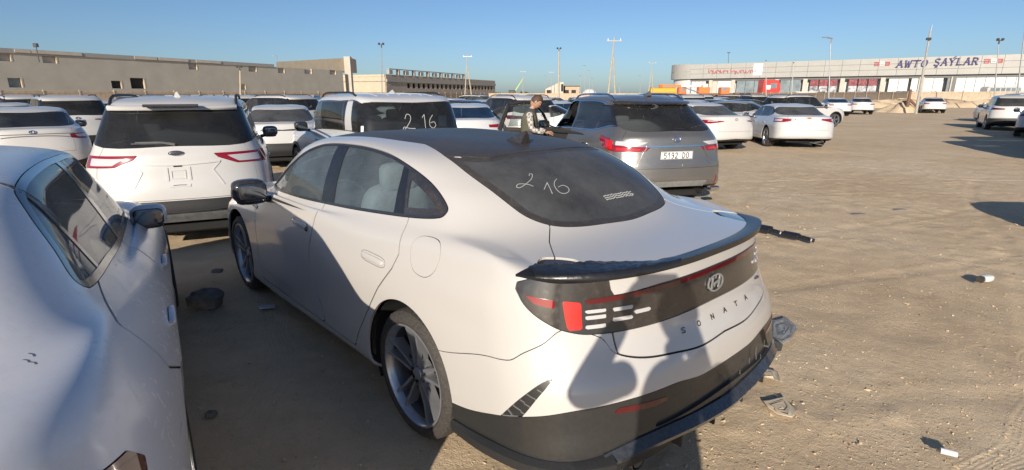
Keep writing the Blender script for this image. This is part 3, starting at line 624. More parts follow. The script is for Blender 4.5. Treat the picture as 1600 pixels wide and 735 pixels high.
# ---------------- hero sedan ----------------
def build_hero():
    c=Car('hero_sedan',HERO_ROWS,(56,120,24),18,'hero',smooth=(40,4.6,8.6,-.60),wb=2.84,R=.338,Ra=.398,loc=(.168,2.982,0),yaw=.727,
      label='large warm white fastback sedan with black roof and full-width rear light bar',cat='car')
    c.root.name='fastback_sedan'
    DLO=smooth_poly([(-.133,1.19),(-.120,1.150),(.118,1.114),(.653,1.066),(1.097,1.036),(1.527,1.012),(1.93,1.0),(2.36,.995),(2.135,1.075),(1.90,1.20),(1.72,1.290),(1.515,1.360),(1.36,1.386),(1.127,1.397),(.827,1.397),(.523,1.375),(.233,1.325),(.007,1.262)],6,corner=(7,))
    sdD=lambda x,y,z: np.maximum(sd_poly(np.stack([x,z],1),DLO),.35-np.abs(y))
    c.arches()
    # rear glass & roof panel
    gl=[(.154,.545),(-.044,.568),(-.2,.565),(-.33,.548),(-.44,.515),(-.53,.44),(-.585,.32),(-.615,.156),(-.63,0)]
    G=np.array([(a,b) for a,b in gl]+[(a,-b) for a,b in gl[:-1][::-1]]+[(-.03,-.40),(-.056,0),(-.03,.40)])
    G=smooth_poly(G,5,corner=(0,16))
    rg=c.take(lambda x,y,z,s,r: np.maximum(sd_poly(np.stack([x,y],1),G),1.03-z),.005)
    GT=[(.154,.545),(.45,.475),(.9,.50),(1.4,.535),(1.72,.54),(1.80,.40),(1.83,0)]
    RT=np.array(GT+[(a,-b) for a,b in GT[:-1][::-1]]+[(-.03,-.40),(-.056,0),(-.03,.40)])
    roof=c.take(lambda x,y,z,s,r: np.maximum(sd_poly(np.stack([x,y],1),RT),1.25-z),.005)
    ws=c.take(lambda x,y,z,s,r: np.maximum(np.maximum(7.10-r,r-9.6),np.maximum(np.abs(y)-(.54+(9-r)*.085),1.7-x)),.005)
    panel('windscreen',ws,M['glass'],c.root,rim=.004,off=-.003)
    sl_=c.take(lambda x,y,z,s,r: np.maximum(sdbox(x,y,.06,0,.17,.50,.02),1.25-z),0,side=1)
    for q_ in sl_: panel('roof_joint',q_,M['roofblack'],c.root,rim=.01,off=-.003)
    ro=panel('roof',roof,M['roofblack'],c.root,rim=.01)
    # roof ditch strips
    # rear glass with frit band
    f=sd_poly(rg.V[:,:2],G)
    inner,frit=split(rg,f+.035)
    rgo=panel('rear_window',inner,M['dusty'],c.root,rim=.003,off=-.002)
    panel('window_border',frit,M['roofblack'],rgo,rim=.006,off=-.0015)
    mb=MB()
    glyphs=[[(-.250,.335),(-.240,.322),(-.248,.312),(-.275,.345),(-.292,.400),(-.297,.440),(-.285,.450),(-.275,.430),(-.285,.405),(-.300,.385),(-.318,.372)],
            [(-.355,.335),(-.325,.285)],[(-.325,.285),(-.39,.315)],
            [(-.318,.212),(-.335,.245),(-.362,.268),(-.395,.272),(-.41,.25),(-.405,.215),(-.385,.20),(-.365,.215),(-.368,.25)]]
    for gs in (glyphs[:1],glyphs[1:3],glyphs[3:]):
        mb=MB()
        for g in gs: P_,N_=sample(rg,smooth_poly(g,5,closed=False) if len(g)>2 else dens(g,.01),[0,1]); ribbon(mb,P_,N_,.0034,.0006,.0008)
        mb.obj('chalk_digit',M['chalk'],rgo)
    mb=MB()
    for i in range(9):   # small maker sticker, illegible strip of letters
        y0=.028-.026*i
        for k_ in range(3):
            a=(-.492+.010*k_+.0, y0); P_,N_=sample(rg,dens([(a[0],a[1]),(a[0]+random.uniform(.0,.006),a[1]-.020)],.006),[0,1]); ribbon(mb,P_,N_,.006,.0006,.0008)
    mb.obj('window_sticker',M['chalk'],rgo)
    # side glazing
    dl=c.take(lambda x,y,z,s,r: sdD(x,y,z),.004,side=1)
    # lines
    FD=np.array([(2.36,.99),(2.333,.851),(2.275,.445),(2.22,.30),(2.20,.285),(1.00,.30),(.99,.34),(1.03,.42),(1.125,.50),(1.195,.60),(1.20,.72),(1.175,.863),(1.15,.96),(1.117,1.04),(1.12,1.2),(1.6,1.25),(2.2,1.1)])
    RD=np.array([(.992,.30),(.56,.30),(.53,.36),(.47,.45),(.36,.60),(.25,.74),(.13,.87),(.085,.95),(.11,1.04),(.124,1.115),(.25,1.25),(1.0,1.25),(1.109,1.04),(1.142,.96),(1.167,.863),(1.192,.72),(1.187,.60),(1.117,.50),(1.022,.42),(.982,.34)])
    low=lambda y: .3-np.abs(y)
    fd=c.take(lambda x,y,z,s,r: np.maximum(sd_poly(np.stack([x,z],1),FD),low(y)),.009,side=1)
    rd=c.take(lambda x,y,z,s,r: np.maximum(sd_poly(np.stack([x,z],1),RD),low(y)),.009,side=1)
    FF=smooth_poly([(-.20,1.068),(-.06,1.062),(-.01,1.02),(-.025,.95),(-.07,.905),(-.165,.90),(-.235,.945),(-.25,1.02)],5)
    ff=c.take(lambda x,y,z,s,r: np.maximum(sd_poly(np.stack([x,z],1),FF),.3-y),.0025)
    panel('fuel_flap',ff,c.paint,c.root,rim=.005)
    for side,(F_,R_) in enumerate(((fd[0],rd[0]),(fd[1],rd[1]))):
        sg=1 if side==0 else -1
        fdo=panel('front_door',F_,c.paint,c.root,rim=.012); rdo=panel('rear_door',R_,c.paint,c.root,rim=.012)
        D=dl[side]
        f=sd_poly(D.V[:,[0,2]],DLO)
        wedge,D2=D,None
        inn,ring=split(D,f+.014)
        # thin bright line round the glass, wide black frame
        ring2,ring1=split(ring,sd_poly(ring.V[:,[0,2]],DLO)+.004)
        panel('window_moulding',ring1,M['gloss'],c.root,rim=.008,off=.001)
        panel('window_moulding',ring2,M['darkalloy'],c.root,rim=.006,off=.003)
        X=lambda S_,xb,xt: S_.V[:,0]-(xb+(xt-xb)*(S_.V[:,2]-1.03)/.37)
        rest,fr=split(inn,X(inn,1.125,1.165)) # front of B line
        fglass,fa=split(fr,-X(fr,1.185,1.215)); 
        qr,rr_=split(rest,X(rest,.13,.335))
        rr2,bp=split(rr_,X(rr_,1.0,1.075))
        qa,rglass=split(rr2,X(rr2,.255,.375))
        panel('pillar_cover',fa,M['film'],fdo,rim=.006,off=-.001); panel('pillar_cover',bp,M['film'],rdo,rim=.006,off=-.001)
        panel('pillar_cover',qa,M['film'],rdo,rim=.006,off=-.001)
        def framed(S_,nm,par,mat='clearglass'):
            E=np.concatenate([S_.T[:,[0,1]],S_.T[:,[1,2]],S_.T[:,[2,0]]]); 
            panel(nm,S_,M[mat],par,rim=.004,off=-.006)
        framed(fglass,'window',fdo); framed(rglass,'window',rdo)
        # quarter pane with black surround
        fq=np.maximum(sd_poly(qr.V[:,[0,2]],DLO)+.045,X(qr,.115,.30)); qi,qo=split(qr,fq)
        q=panel('quarter_window',qi,M['clearglass'],c.root,rim=.004,off=-.006); panel('window_border',qo,M['gloss'],q,rim=.006,off=-.001)
        # handles: recess pocket and flush bar
        for par,Sp,x0 in((fdo,F_,1.385),(rdo,R_,.335)):
            Pq,Nq=sample(Sp,[(x0,.872)],[0,2]); Pq,Nq=Pq[0],Nq[0]
            h=MB(); Rm=Vector(Nq).to_track_quat('Y','Z').to_matrix()
            supell(h,Pq+Nq*.004,(.120,.010,.017),.5,.45,28,10,rot=Rm)
            o=h.obj('door_handle',c.paint,par,smooth=60)
            h2=MB()
            loop=[(x0+.135*math.cos(t)*(1 if abs(math.cos(t))<.9 else 1),.872+.030*math.sin(t)) for t in np.linspace(0,2*math.pi,40)]
            Pq,Nq=sample(Sp,[(x0+math.copysign(abs(math.cos(t))**.5,math.cos(t))*.132,.872+.027*math.copysign(abs(math.sin(t))**.7,math.sin(t))) for t in np.linspace(0,2*math.pi,48)],[0,2]); ribbon(h2,Pq,Nq,.003,.0006,.0002)
            h2.obj('handle_recess',M['greyplastic'],o)
            if x0>1 and side==0:
                h3=MB(); supell(h3,sample(Sp,[(x0-.125,.855)],[0,2])[0][0],(.020,.012,.016),.6,.6,12,8); h3.obj('lock_cover',M['gloss'],o,smooth=50)
    # light band, spoiler, strip
    absS=lambda s: np.abs(s)
    def pz(ks,s): 
        a=np.array(ks); return pchip(a[:,0],a[:,1],np.abs(s))
    sp_top=[(0,1.068),(.4,1.068),(.66,1.060),(.80,1.056),(.92,1.040),(1.03,1.012)]
    sp_bot=[(0,1.030),(.407,1.028),(.55,1.006),(.664,.975),(.78,.970),(.92,.985),(1.03,1.000)]
    bd_top=[(0,.985),(.405,.984),(.655,.972),(.69,1.064),(.80,1.068),(.92,1.052),(1.03,1.016)]
    bd_bot=[(0,.836),(.40,.834),(.656,.835),(.75,.837),(.838,.852),(.92,.890),(.98,.935),(1.025,.990)]
    smax=1.03
    rear=lambda x: x+.55
    band=c.take(lambda x,y,z,s,r: np.maximum(np.maximum(z-pz(bd_top,s),pz(bd_bot,s)-z),np.maximum(absS(s)-smax+.003,rear(x))),.003)
    FA=compact(Surf(c.full.V,c.full.N,c.full.A,c.full.T[(c.full.V[c.full.T].max(1)[:,0]<-.3)]))
    def surf_sr(pts): # position and normal at (perimeter, row)
        q=Surf(np.concatenate([FA.A,FA.V[:,:1]],1),FA.N,FA.A,FA.T); out=[];no=[]
        A2=q.V[:,:2]; a_=A2[q.T[:,0]];b_=A2[q.T[:,1]];c_=A2[q.T[:,2]]; v0=b_-a_;v1=c_-a_; den=v0[:,0]*v1[:,1]-v1[:,0]*v0[:,1]; den=np.where(np.abs(den)<1e-12,1e-12,den)
        for pt in pts:
            v2=np.asarray(pt,float)-a_; u=(v2[:,0]*v1[:,1]-v1[:,0]*v2[:,1])/den; v=(v0[:,0]*v2[:,1]-v2[:,0]*v0[:,1])/den; g=np.maximum(np.maximum(-u,-v),u+v-1); i=int(g.argmin()); t=FA.T[i]
            out.append(FA.V[t[0]]*(1-u[i]-v[i])+FA.V[t[1]]*u[i]+FA.V[t[2]]*v[i]); n_=FA.N[t[0]]*(1-u[i]-v[i])+FA.N[t[1]]*u[i]+FA.N[t[2]]*v[i]; no.append(n_/np.linalg.norm(n_))
        return np.array(out),np.array(no)
    ss=np.concatenate([np.linspace(1.035,.5,34),np.linspace(.5,-.5,26)[1:-1],np.linspace(-.5,-1.035,34)])
    aa=np.abs(ss); kx=np.clip((1.06-aa)/.40,0,1); kx=kx*kx*(3-2*kx)
    te=np.clip((1.045-aa)/.16,.03,1); rt=6.0+(.09+.21*np.clip((ss-.42)/.25,0,1))*te
    p_in,n_in=surf_sr(np.stack([ss,rt],1)); p_r,n_r=surf_sr(np.stack([ss,0*ss+6.0],1)); p_b,n_b=surf_sr(np.stack([ss,6-.20*te],1))
    out_=np.stack([n_b[:,0],n_b[:,1],0*n_b[:,2]],1); out_/=np.linalg.norm(out_,axis=1,keepdims=True); up=np.array([0,0,1.])
    T1=p_r+out_*(.003+.030*kx)[:,None]+up*(.002+.018*kx)[:,None]; B1=T1-up*(.004+.026*kx)[:,None]-out_*(.004*kx)[:,None]; B0=p_b+n_b*.002; I0=p_in+n_in*.0015; I1=p_in-n_in*.01; B2=p_b-n_b*.01
    so=sweep('rear_spoiler',np.stack([I1,I0,p_in*.5+T1*.5+up*(.003+.002*kx)[:,None],T1,B1,B0,B2],1),M['lip'],c.root,sharp=28,relax=3)
    # wrinkled protective film on the left end of the spoiler
    m_=(ss>.30)&(ss<.97); idx=np.nonzero(m_)[0]; nv=9; V=[];F=[]
    Rf=random.Random(6)
    for a_,i in enumerate(idx):
        for j in range(nv+1):
            t=j/nv; top_=I0[i]*(1-t)+T1[i]*t+up*(.004*math.sin(math.pi*t)+.0035+.0022*math.sin(i*2.3+j*1.4)+Rf.uniform(-.0012,.0012)); V.append(top_)
        V.append(B1[i]+out_[i]*.003+up*.006)
    w_=nv+2
    for a_ in range(len(idx)-1):
        for j in range(w_-1): F.append((a_*w_+j,(a_+1)*w_+j,(a_+1)*w_+j+1,a_*w_+j+1))
    mesh_obj('protective_film',V,F,M['film'],so,True)
    bo=panel('light_bar',band,M['smoke'],c.root,rim=.010,off=-.002)
    def lampbit(nm,ff,mat,off=.0015,src=band,both=True):
        A=src.A[:,0];z=src.V[:,2]; i,_=split(src,ff(A,z))
        if len(i.T): panel(nm,i,M[mat],bo,rim=.003,off=off)
    for sg in(1,-1):
        poly=lambda pts: (lambda A,z: sd_poly(np.stack([A*sg,z],1),np.array(pts)))
        lampbit('tail_lamp',poly([(.846,.962),(.778,.955),(.772,.856),(.826,.853)]),'brightred',.003)
        lampbit('reflector',poly([(.985,.974),(.872,.962),(.872,.932),(.945,.945)]),'redlens',.002)
        for (z0,z1) in((.926,.913),(.904,.890),(.870,.856)):
            lampbit('light_strip',poly([(.765,z0),(.682,z0+.002),(.682,z1+.002),(.765,z1)]),'clearlens',.002)
        for (s0,s1,z0,z1) in((.655,.565,.926,.912),(.655,.565,.888,.874),(.562,.475,.904,.889)):
            lampbit('light_strip',poly([(s0,z0),(s1,z0),(s1,z1),(s0,z1)]),'clearlens',.002)
    lampbit('light_line',lambda A,z:np.maximum(np.abs(A)-.765,np.maximum(z-pz([(0,.979),(.405,.978),(.77,.966)],A),pz([(0,.961),(.405,.960),(.77,.946)],A)-z)),'darkred',.002)
    # body regions at the back
    bk=[(0,.575),(.19,.577),(.41,.602),(.59,.600),(.80,.583),(.98,.536),(1.156,.476),(1.38,.402),(1.6,.36)]
    lidb=[(0,.700),(.17,.694),(.388,.714),(.516,.727),(.656,.764),(.7,.80)]
    lidk=np.array([(-1.3,.612),(-1.0,.612),(-.95,.66),(-.89,.705),(-.80,.695),(-.60,.545),(-.52,.46)])
    lidw=lambda x: np.interp(x,lidk[:,0],lidk[:,1])
    lid=c.take(lambda x,y,z,s,r: np.maximum(np.maximum(np.abs(y)-lidw(x),pz(lidb,s)-z),x+.44),.007)
    lo_=panel('boot_lid',lid,c.paint,c.root,rim=.012)
    sb=[(0,.40),(.067,.425),(.278,.437),(.41,.450),(.62,.440),(.749,.405),(.906,.385),(1.096,.372),(1.353,.330),(1.6,.30)]
    low3=c.take(lambda x,y,z,s,r: np.maximum(z-pz(sb,s),np.maximum(x+.30,-5-r)),.0015)
    blk=c.take(lambda x,y,z,s,r: np.maximum(z-pz(bk,s),x+.30),.002)
    num,blk=split(blk,sd_poly(np.stack([blk.A[:,0],blk.V[:,2]],1),np.array([(-.50,.452),(.50,.452),(.40,.592),(-.40,.592)])))
    bp_=panel('bumper',blk,M['lowplastic'],c.root,rim=.018)
    panel('number_panel',num,M['lowplastic'],bp_,rim=0,off=-.014)
    panel('diffuser',low3,M['plastic'],bp_,rim=.02,off=-.004)
    LW=compact(Surf(np.stack([FA.A[:,0],FA.V[:,2],FA.V[:,0]],1),FA.N,FA.V[:,:2],FA.T[(FA.A[FA.T].max(1)[:,1]<4)]))
    def surf_sz(pts):
        P_,N_=sample(LW,pts,[0,1]); 
        # sample returns (s,z,x) with A=(x,y): rebuild from nearest y via perimeter
        return P_,N_
    LW2=compact(Surf(FA.V,FA.N,FA.A,FA.T[(FA.A[FA.T].max(1)[:,1]<4)])); SZ=np.stack([LW2.A[:,0],LW2.V[:,2]],1)
    def sz(s_,z_):
        a_=SZ[LW2.T[:,0]];v0=SZ[LW2.T[:,1]]-a_;v1=SZ[LW2.T[:,2]]-a_; den=v0[:,0]*v1[:,1]-v1[:,0]*v0[:,1]; den=np.where(np.abs(den)<1e-12,1e-12,den)
        v2=np.array([s_,z_])-a_; u=(v2[:,0]*v1[:,1]-v1[:,0]*v2[:,1])/den; v=(v0[:,0]*v2[:,1]-v2[:,0]*v0[:,1])/den; g=np.maximum(np.maximum(-u,-v),u+v-1); i=int(g.argmin()); t=LW2.T[i]
        n_=LW2.N[t].mean(0); n_=n_*[1,1,.0]; return LW2.V[t[0]]*(1-u[i]-v[i])+LW2.V[t[1]]*u[i]+LW2.V[t[2]]*v[i], n_/np.linalg.norm(n_)
    for sg in(1,-1):
        sec=[]
        for a_ in np.linspace(1.50,.70,24):
            zt=float(pz(sb,np.array([a_]))[0])-.012; p0,n0=sz(sg*a_,zt); g=min(1,(1.52-a_)/.25); e=.012+.022*g+.02*max(0,1-(a_-.70)/.12)
            sec.append([p0-n0*.01,p0+n0*.006,p0+n0*e-up*.014,p0+n0*(e-.004)-up*.055,p0-n0*.02-up*.075])
        sweep('bumper_lip',sec,M['plastic'],bp_,sharp=25,relax=6)
    sec=[]
    for a_ in np.linspace(.73,-.73,40):
        p0,n0=sz(a_,float(pz(sb,np.array([a_]))[0])-.004); e=.030+.012*math.cos(a_/.73*math.pi/2)
        sec.append([p0-n0*.02,p0+n0*.008,p0+n0*e-up*.034,p0+n0*(e-.008)-up*.056,p0-n0*.02-up*.060])
    sweep('diffuser_blade',sec,M['bladeplastic'],bp_,sharp=25,relax=10)
    for a_ in(-.36,-.12,.12,.36):
        mb=MB(); p0,n0=sz(a_,.36); mb.box(p0-n0*.012-up*.012,(.08,.010,.05)); mb.obj('diffuser_fin',M['plastic'],bp_)
    # side crease/bumper joint
    cr=[(.80,.855),(1.0,.785),(1.05,.745),(1.20,.690),(1.53,.600),(1.7,.56)]
    bumpk=lambda x,y,z,s,r: np.maximum(np.maximum(z-pz([(0,.70),(.388,.714),(.516,.727),(.656,.764),(.70,.82),(.838,.856)]+[(.92,.80),(1.0,.757),(1.07,.717),(1.20,.695),(1.53,.604),(1.7,.57)],s),x+.30),-z)
    ub=c.take(bumpk,.0035)
    VB=smooth_poly([(.90,.690),(.965,.655),(1.05,.585),(1.13,.500),(1.185,.438),(1.085,.458),(1.03,.53),(.975,.605),(.93,.655)],4,corner=(4,5))
    vA=np.stack([np.abs(ub.A[:,0]),ub.V[:,2]],1); vent,ub2=split(ub,sd_poly(vA,VB))
    panel('bumper',ub2,c.paint,c.root,rim=.010)
    L=vent.V[vent.T].mean(1)[:,1]
    for m_ in(L>0,L<0):
        v=panel('bumper_vent',compact(Surf(vent.V,vent.N,vent.A,vent.T[m_])),M['lowplastic'],bp_,rim=.01,off=-.008)
    mb=MB()
    for sg in(1,):
        for i in range(6):
            t=i/5; s0=1.125-.165*t; z0=.475+.160*t; hw_=.045*(1-t*.7)
            sel=compact(Surf(vent.V,vent.N,vent.A,vent.T[L>0])); q=Surf(np.concatenate([sel.A[:,:1],sel.V[:,2:3],sel.V[:,:1]],1),sel.N,sel.A,sel.T)
            for dd in (0,):
                pts=[(s0-hw_*.8,z0-hw_*.35),(s0+hw_*.8,z0+hw_*.35)]
                try:
                    d2=np.array([np.abs(q.V[:,:2]-np.array(p)).sum(1).argmin() for p in dens(pts,.01)]); ribbon(mb,sel.V[d2],sel.N[d2],.005,.004,-.008)
                except Exception: pass
    if mb.V: mb.obj('vent_rib',M['greyplastic'],bp_)
    # bumper reflectors, white dust blotches on the number panel
    for sg in(1,-1):
        poly=np.array([(.690,.555),(.665,.575),(.44,.562),(.43,.548),(.50,.540)])
        i,_=split(blk,sd_poly(np.stack([blk.A[:,0]*sg,blk.V[:,2]],1),poly)); 
        if len(i.T): panel('reflector',i,M['darkred'],bp_,rim=.003,off=.002)
    # emblem and lettering on lid
    S_=c.full; sel=S_.V[:,0]<-.9; Rr=Surf(S_.V,S_.N,S_.A,S_.T[sel[S_.T].all(1)])
    mb=MB(); cp,cn=sample(Rr,[(0,.908)],[1,2]); ux,uz=basis(cn[0]); badge_ring(mb,cp[0]+cn[0]*.002,cn[0],ux,uz,.062,.035,.007)
    for a_,b_ in(((-.036,-.018),(-.022,.022)),((.036,.018),(.022,-.022)),((-.026,-.004),(.026,.004))):
        P_=[cp[0]+ux*a_[0]+uz*a_[1],cp[0]+ux*b_[0]+uz*b_[1]]; ribbon(mb,np.array(P_)+cn[0]*.002,[cn[0]]*2,.010,.004,.001)
    mb.obj('emblem',M['steel'],lo_)
    for i,ch in enumerate('SONATA'):
        mb=MB()
        y0=.272-.109*i
        cp,cn=sample(Rr,[(y0,.772)],[1,2]); ux,uz=basis(cn[0]); ux=np.array([0,-1.,0]) if ux[1]>0 else ux
        flat_text(mb,ch,cp[0]-ux*.013-uz*.010,ux,uz,.020,.024,1,.004,cn[0]); mb.obj('letter',M['gloss'],lo_)
    mb=MB(); cp,cn=sample(Rr,[(-.47,.812)],[1,2]); ux,uz=basis(cn[0]); mb.box(cp[0],(.01,.055,.012)); mb.obj('model_badge',M['gloss'],lo_)
    for (yy,zz,sx,sz_) in((-.30,.50,.012,.05),(-.42,.51,.008,.02),(-.22,.49,.010,.02),(-.53,.52,.009,.035),(-.36,.46,.006,.02),(-.12,.47,.006,.015),(.02,.50,.006,.02)):
        mb=MB(); cp,cn=sample(Rr,[(yy,zz-sz_/2),(yy+.004,zz),(yy,zz+sz_/2)],[1,2]); ribbon(mb,cp,cn,sx,.0006,.0008); mb.obj('dried_splash',M['greyplastic'],bp_)
    # front fender line & vent, sill
    fb=[( -1,0)]
    c.groove(lambda x,y,z,s,r: np.where((np.abs(x-2.9)<.9)&(np.abs(y)>.3),np.abs(r-6.35)*.1+.0006,1.0),.0016)
    mb=MB()
    Sd=Surf(c.full.V,c.full.N,c.full.A,c.full.T[(c.full.V[c.full.T].mean(1)[:,1]>0)])
    for k_ in range(7):
        pts=dens([(2.59-.045*k_,.885-.006*k_),(2.56-.045*k_,.862-.004*k_)],.008); P_,N_=sample(Sd,pts,[0,2]); ribbon(mb,P_,N_,.022,.004,.0)
    mb.obj('fender_vent',M['lowplastic'],c.root)
    # headlamps (far end)
    hl=c.take(lambda x,y,z,s,r: np.maximum(sd_poly(np.stack([x,z],1),np.array([(3.2,.76),(3.72,.69),(3.72,.60),(3.45,.62)])),.4-np.abs(y)),.003,side=1)
    for h in hl: panel('headlamp',h,M['clearlens'],c.root,rim=.01)
    # exhaust tips
    for sg in(1,-1):
        e=MB(); e.tube((-1.10,sg*.52,.285),(-.9,sg*.52,.285),.045,.045,16,caps=False); e.tube((-1.10,sg*.52,.285),(-.92,sg*.52,.285),.037,.037,16)
        e.obj('exhaust_tip',M['darkalloy'],c.root,smooth=40)
    mirror(c.root,2.02,.905,.965,'gloss',1.05); mirror(c.root,2.02,-.905,.965,'gloss',1.05)
    fin(c.root,.22,1.430)
    ax=[wheel(c.root,x,sg*.795,.338,'twin',150) for x in(0,2.84) for sg in(1,-1)]
    c.finish(seats='seat',hip=1.36,W=.925)
    return c
# ---------------- generic bodies ----------------
def body_rows(k):
    if 'rows' in k: return k['rows']
    g=k.get; ro,fo,wb,W=k['ro'],k['fo'],k['wb'],k['W']; b,dk,gx,gz=k['belt'],k['deck'],k['gx'],k['gz']; rx,rz=k['rx'],k['rz']; cx,cz,hx=k['cx'],k['cz'],k['hx']; ns=k['nose']; H=k['H']
    X=wb+fo; er=k.get('er',2.8); Lr=k.get('lr',.5); Wr=k.get('Wr',W-.03); ry=k.get('ry',W-.29)
    bb=k.get('bb',b+.02)
    return [
     dict(xr=-ro+.06,lr=Lr,er=er,xf=X-.08,lf=.6,w=[(-ro,Wr-.05),(0,W-.07),(wb,W-.07),(X,W-.12)],z=[(-ro,k.get('rb',.34)),(-.4,.24),(wb-.4,.22),(X,.24)]),
     dict(xr=-ro,lr=Lr,er=er,xf=X-.03,lf=.65,w=[(-ro,Wr),(0,W-.01),(wb,W-.01),(X,W-.06)],z=[(-ro,k.get('rb',.34)+.09),(-.4,.28),(wb-.4,.27),(X,.33)]),
     dict(xr=-ro,lr=Lr,er=er,xf=X,lf=.68,w=[(-ro,Wr),(0,W),(wb,W),(X,W-.05)],z=[(-ro,.58),(-.4,.43),(wb,.42),(X,.48)]),
     dict(xr=-ro+.01,lr=Lr,er=er,xf=X,lf=.7,w=[(-ro,Wr),(0,W),(wb,W),(X,W-.05)],z=[(-ro,.70),(-.4,.60),(wb,.58),(X,ns-.16)],ref=True),
     dict(xr=-ro+.04,lr=Lr,er=er-.1,xf=X-.03,lf=.72,w=[(-ro,Wr-.01),(0,W-.005),(wb,W-.005),(X,W-.06)],z=[(-ro,.84),(-.4,.78),(wb,.74),(X,ns-.09)]),
     dict(xr=-ro+.06,lr=Lr,er=er-.2,xf=X-.08,lf=.75,w=[(-ro,Wr-.03),(0,W-.025),(wb,W-.03),(X,W-.09)],z=[(-ro,dk-.10),(-.3,b-.12),(cx,b-.14),(X,ns-.04)]),
     dict(xr=-ro+.08,lr=Lr,er=er-.2,xf=X-.14,lf=.78,w=[(-ro,Wr-.06),(0,W-.06),(wb,W-.06),(X,W-.12)],z=[(-ro,dk),(-.3,b-.03),(cx-.3,b-.06),(cx+.2,b-.08),(X-.2,ns)]),
     dict(xr=gx,lr=k.get('glr',.6),er=er-.2,xf=cx,lf=.7,ef=2.2,w=[(gx,k.get('gw',W-.16)),(0,W-.10),(1.5,W-.10),(cx,W-.13)],z=[(gx,gz),(gx+.35,gz-.01),(.2,bb+.015),(1.0,bb),(cx-.5,bb-.03),(cx,cz)]),
     dict(xr=gx*.45+rx*.55 if 'mx' not in k else k['mx'],lr=k.get('glr',.6)*.95,er=er-.2,xf=(cx+hx)/2+.03,lf=.62,ef=2.2,w=[(gx,k.get('mw',ry+.07)),(.2,ry+.10),(1.5,ry+.115),(cx,ry+.11)],z=[(rx-.3,gz*.47+rz*.53),(.5,b*.48+rz*.52),(2.4,b*.5+rz*.5)]),
     dict(xr=rx,lr=k.get('rlr',.5),er=er,xf=hx,lf=.5,ef=2.4,w=[(rx,k.get('rw',ry-.05)),(rx+.5,ry-.01),(1.0,ry),(hx,ry-.02)],z=[(rx,rz),(rx+.5,H-.055),(.9,H-.05),(hx-.4,H-.065),(hx,H-.10)],crease=False),
     dict(xr=rx+.22,lr=.5,er=2.8,xf=hx-.2,lf=.45,ef=2.4,w=[(rx,ry-.22),(.9,ry-.18),(hx,ry-.2)],z=[(rx+.2,H-.030),(rx+.7,H-.012),(1.0,H-.008),(hx-.2,H-.045)]),
     dict(xr=rx+.6,lr=.1,xf=hx-.5,lf=.1,w=0.0,z=[(rx+.6,H-.005),(1.0,H),(hx-.5,H-.012)]),
    ]
K_SED=dict(ro=1.05,fo=.93,wb=2.78,W=.915,belt=.97,deck=1.03,gx=-.62,gz=1.08,rx=.05,rz=1.36,cx=2.68,cz=.98,hx=1.85,nose=.74,H=1.45)
K_SUV=dict(ro=.96,fo=.90,wb=2.71,W=.935,belt=1.06,deck=1.08,gx=-.84,gz=1.14,rx=-.52,rz=1.58,cx=2.55,cz=1.12,hx=1.80,nose=.92,H=1.68,glr=.42,rlr=.45,gw=.80,mw=.73,rw=.60,mx=-.72,ry=.66,rb=.36)
def kk(base,**o): d=dict(base); d.update(o); return d
RS=.19
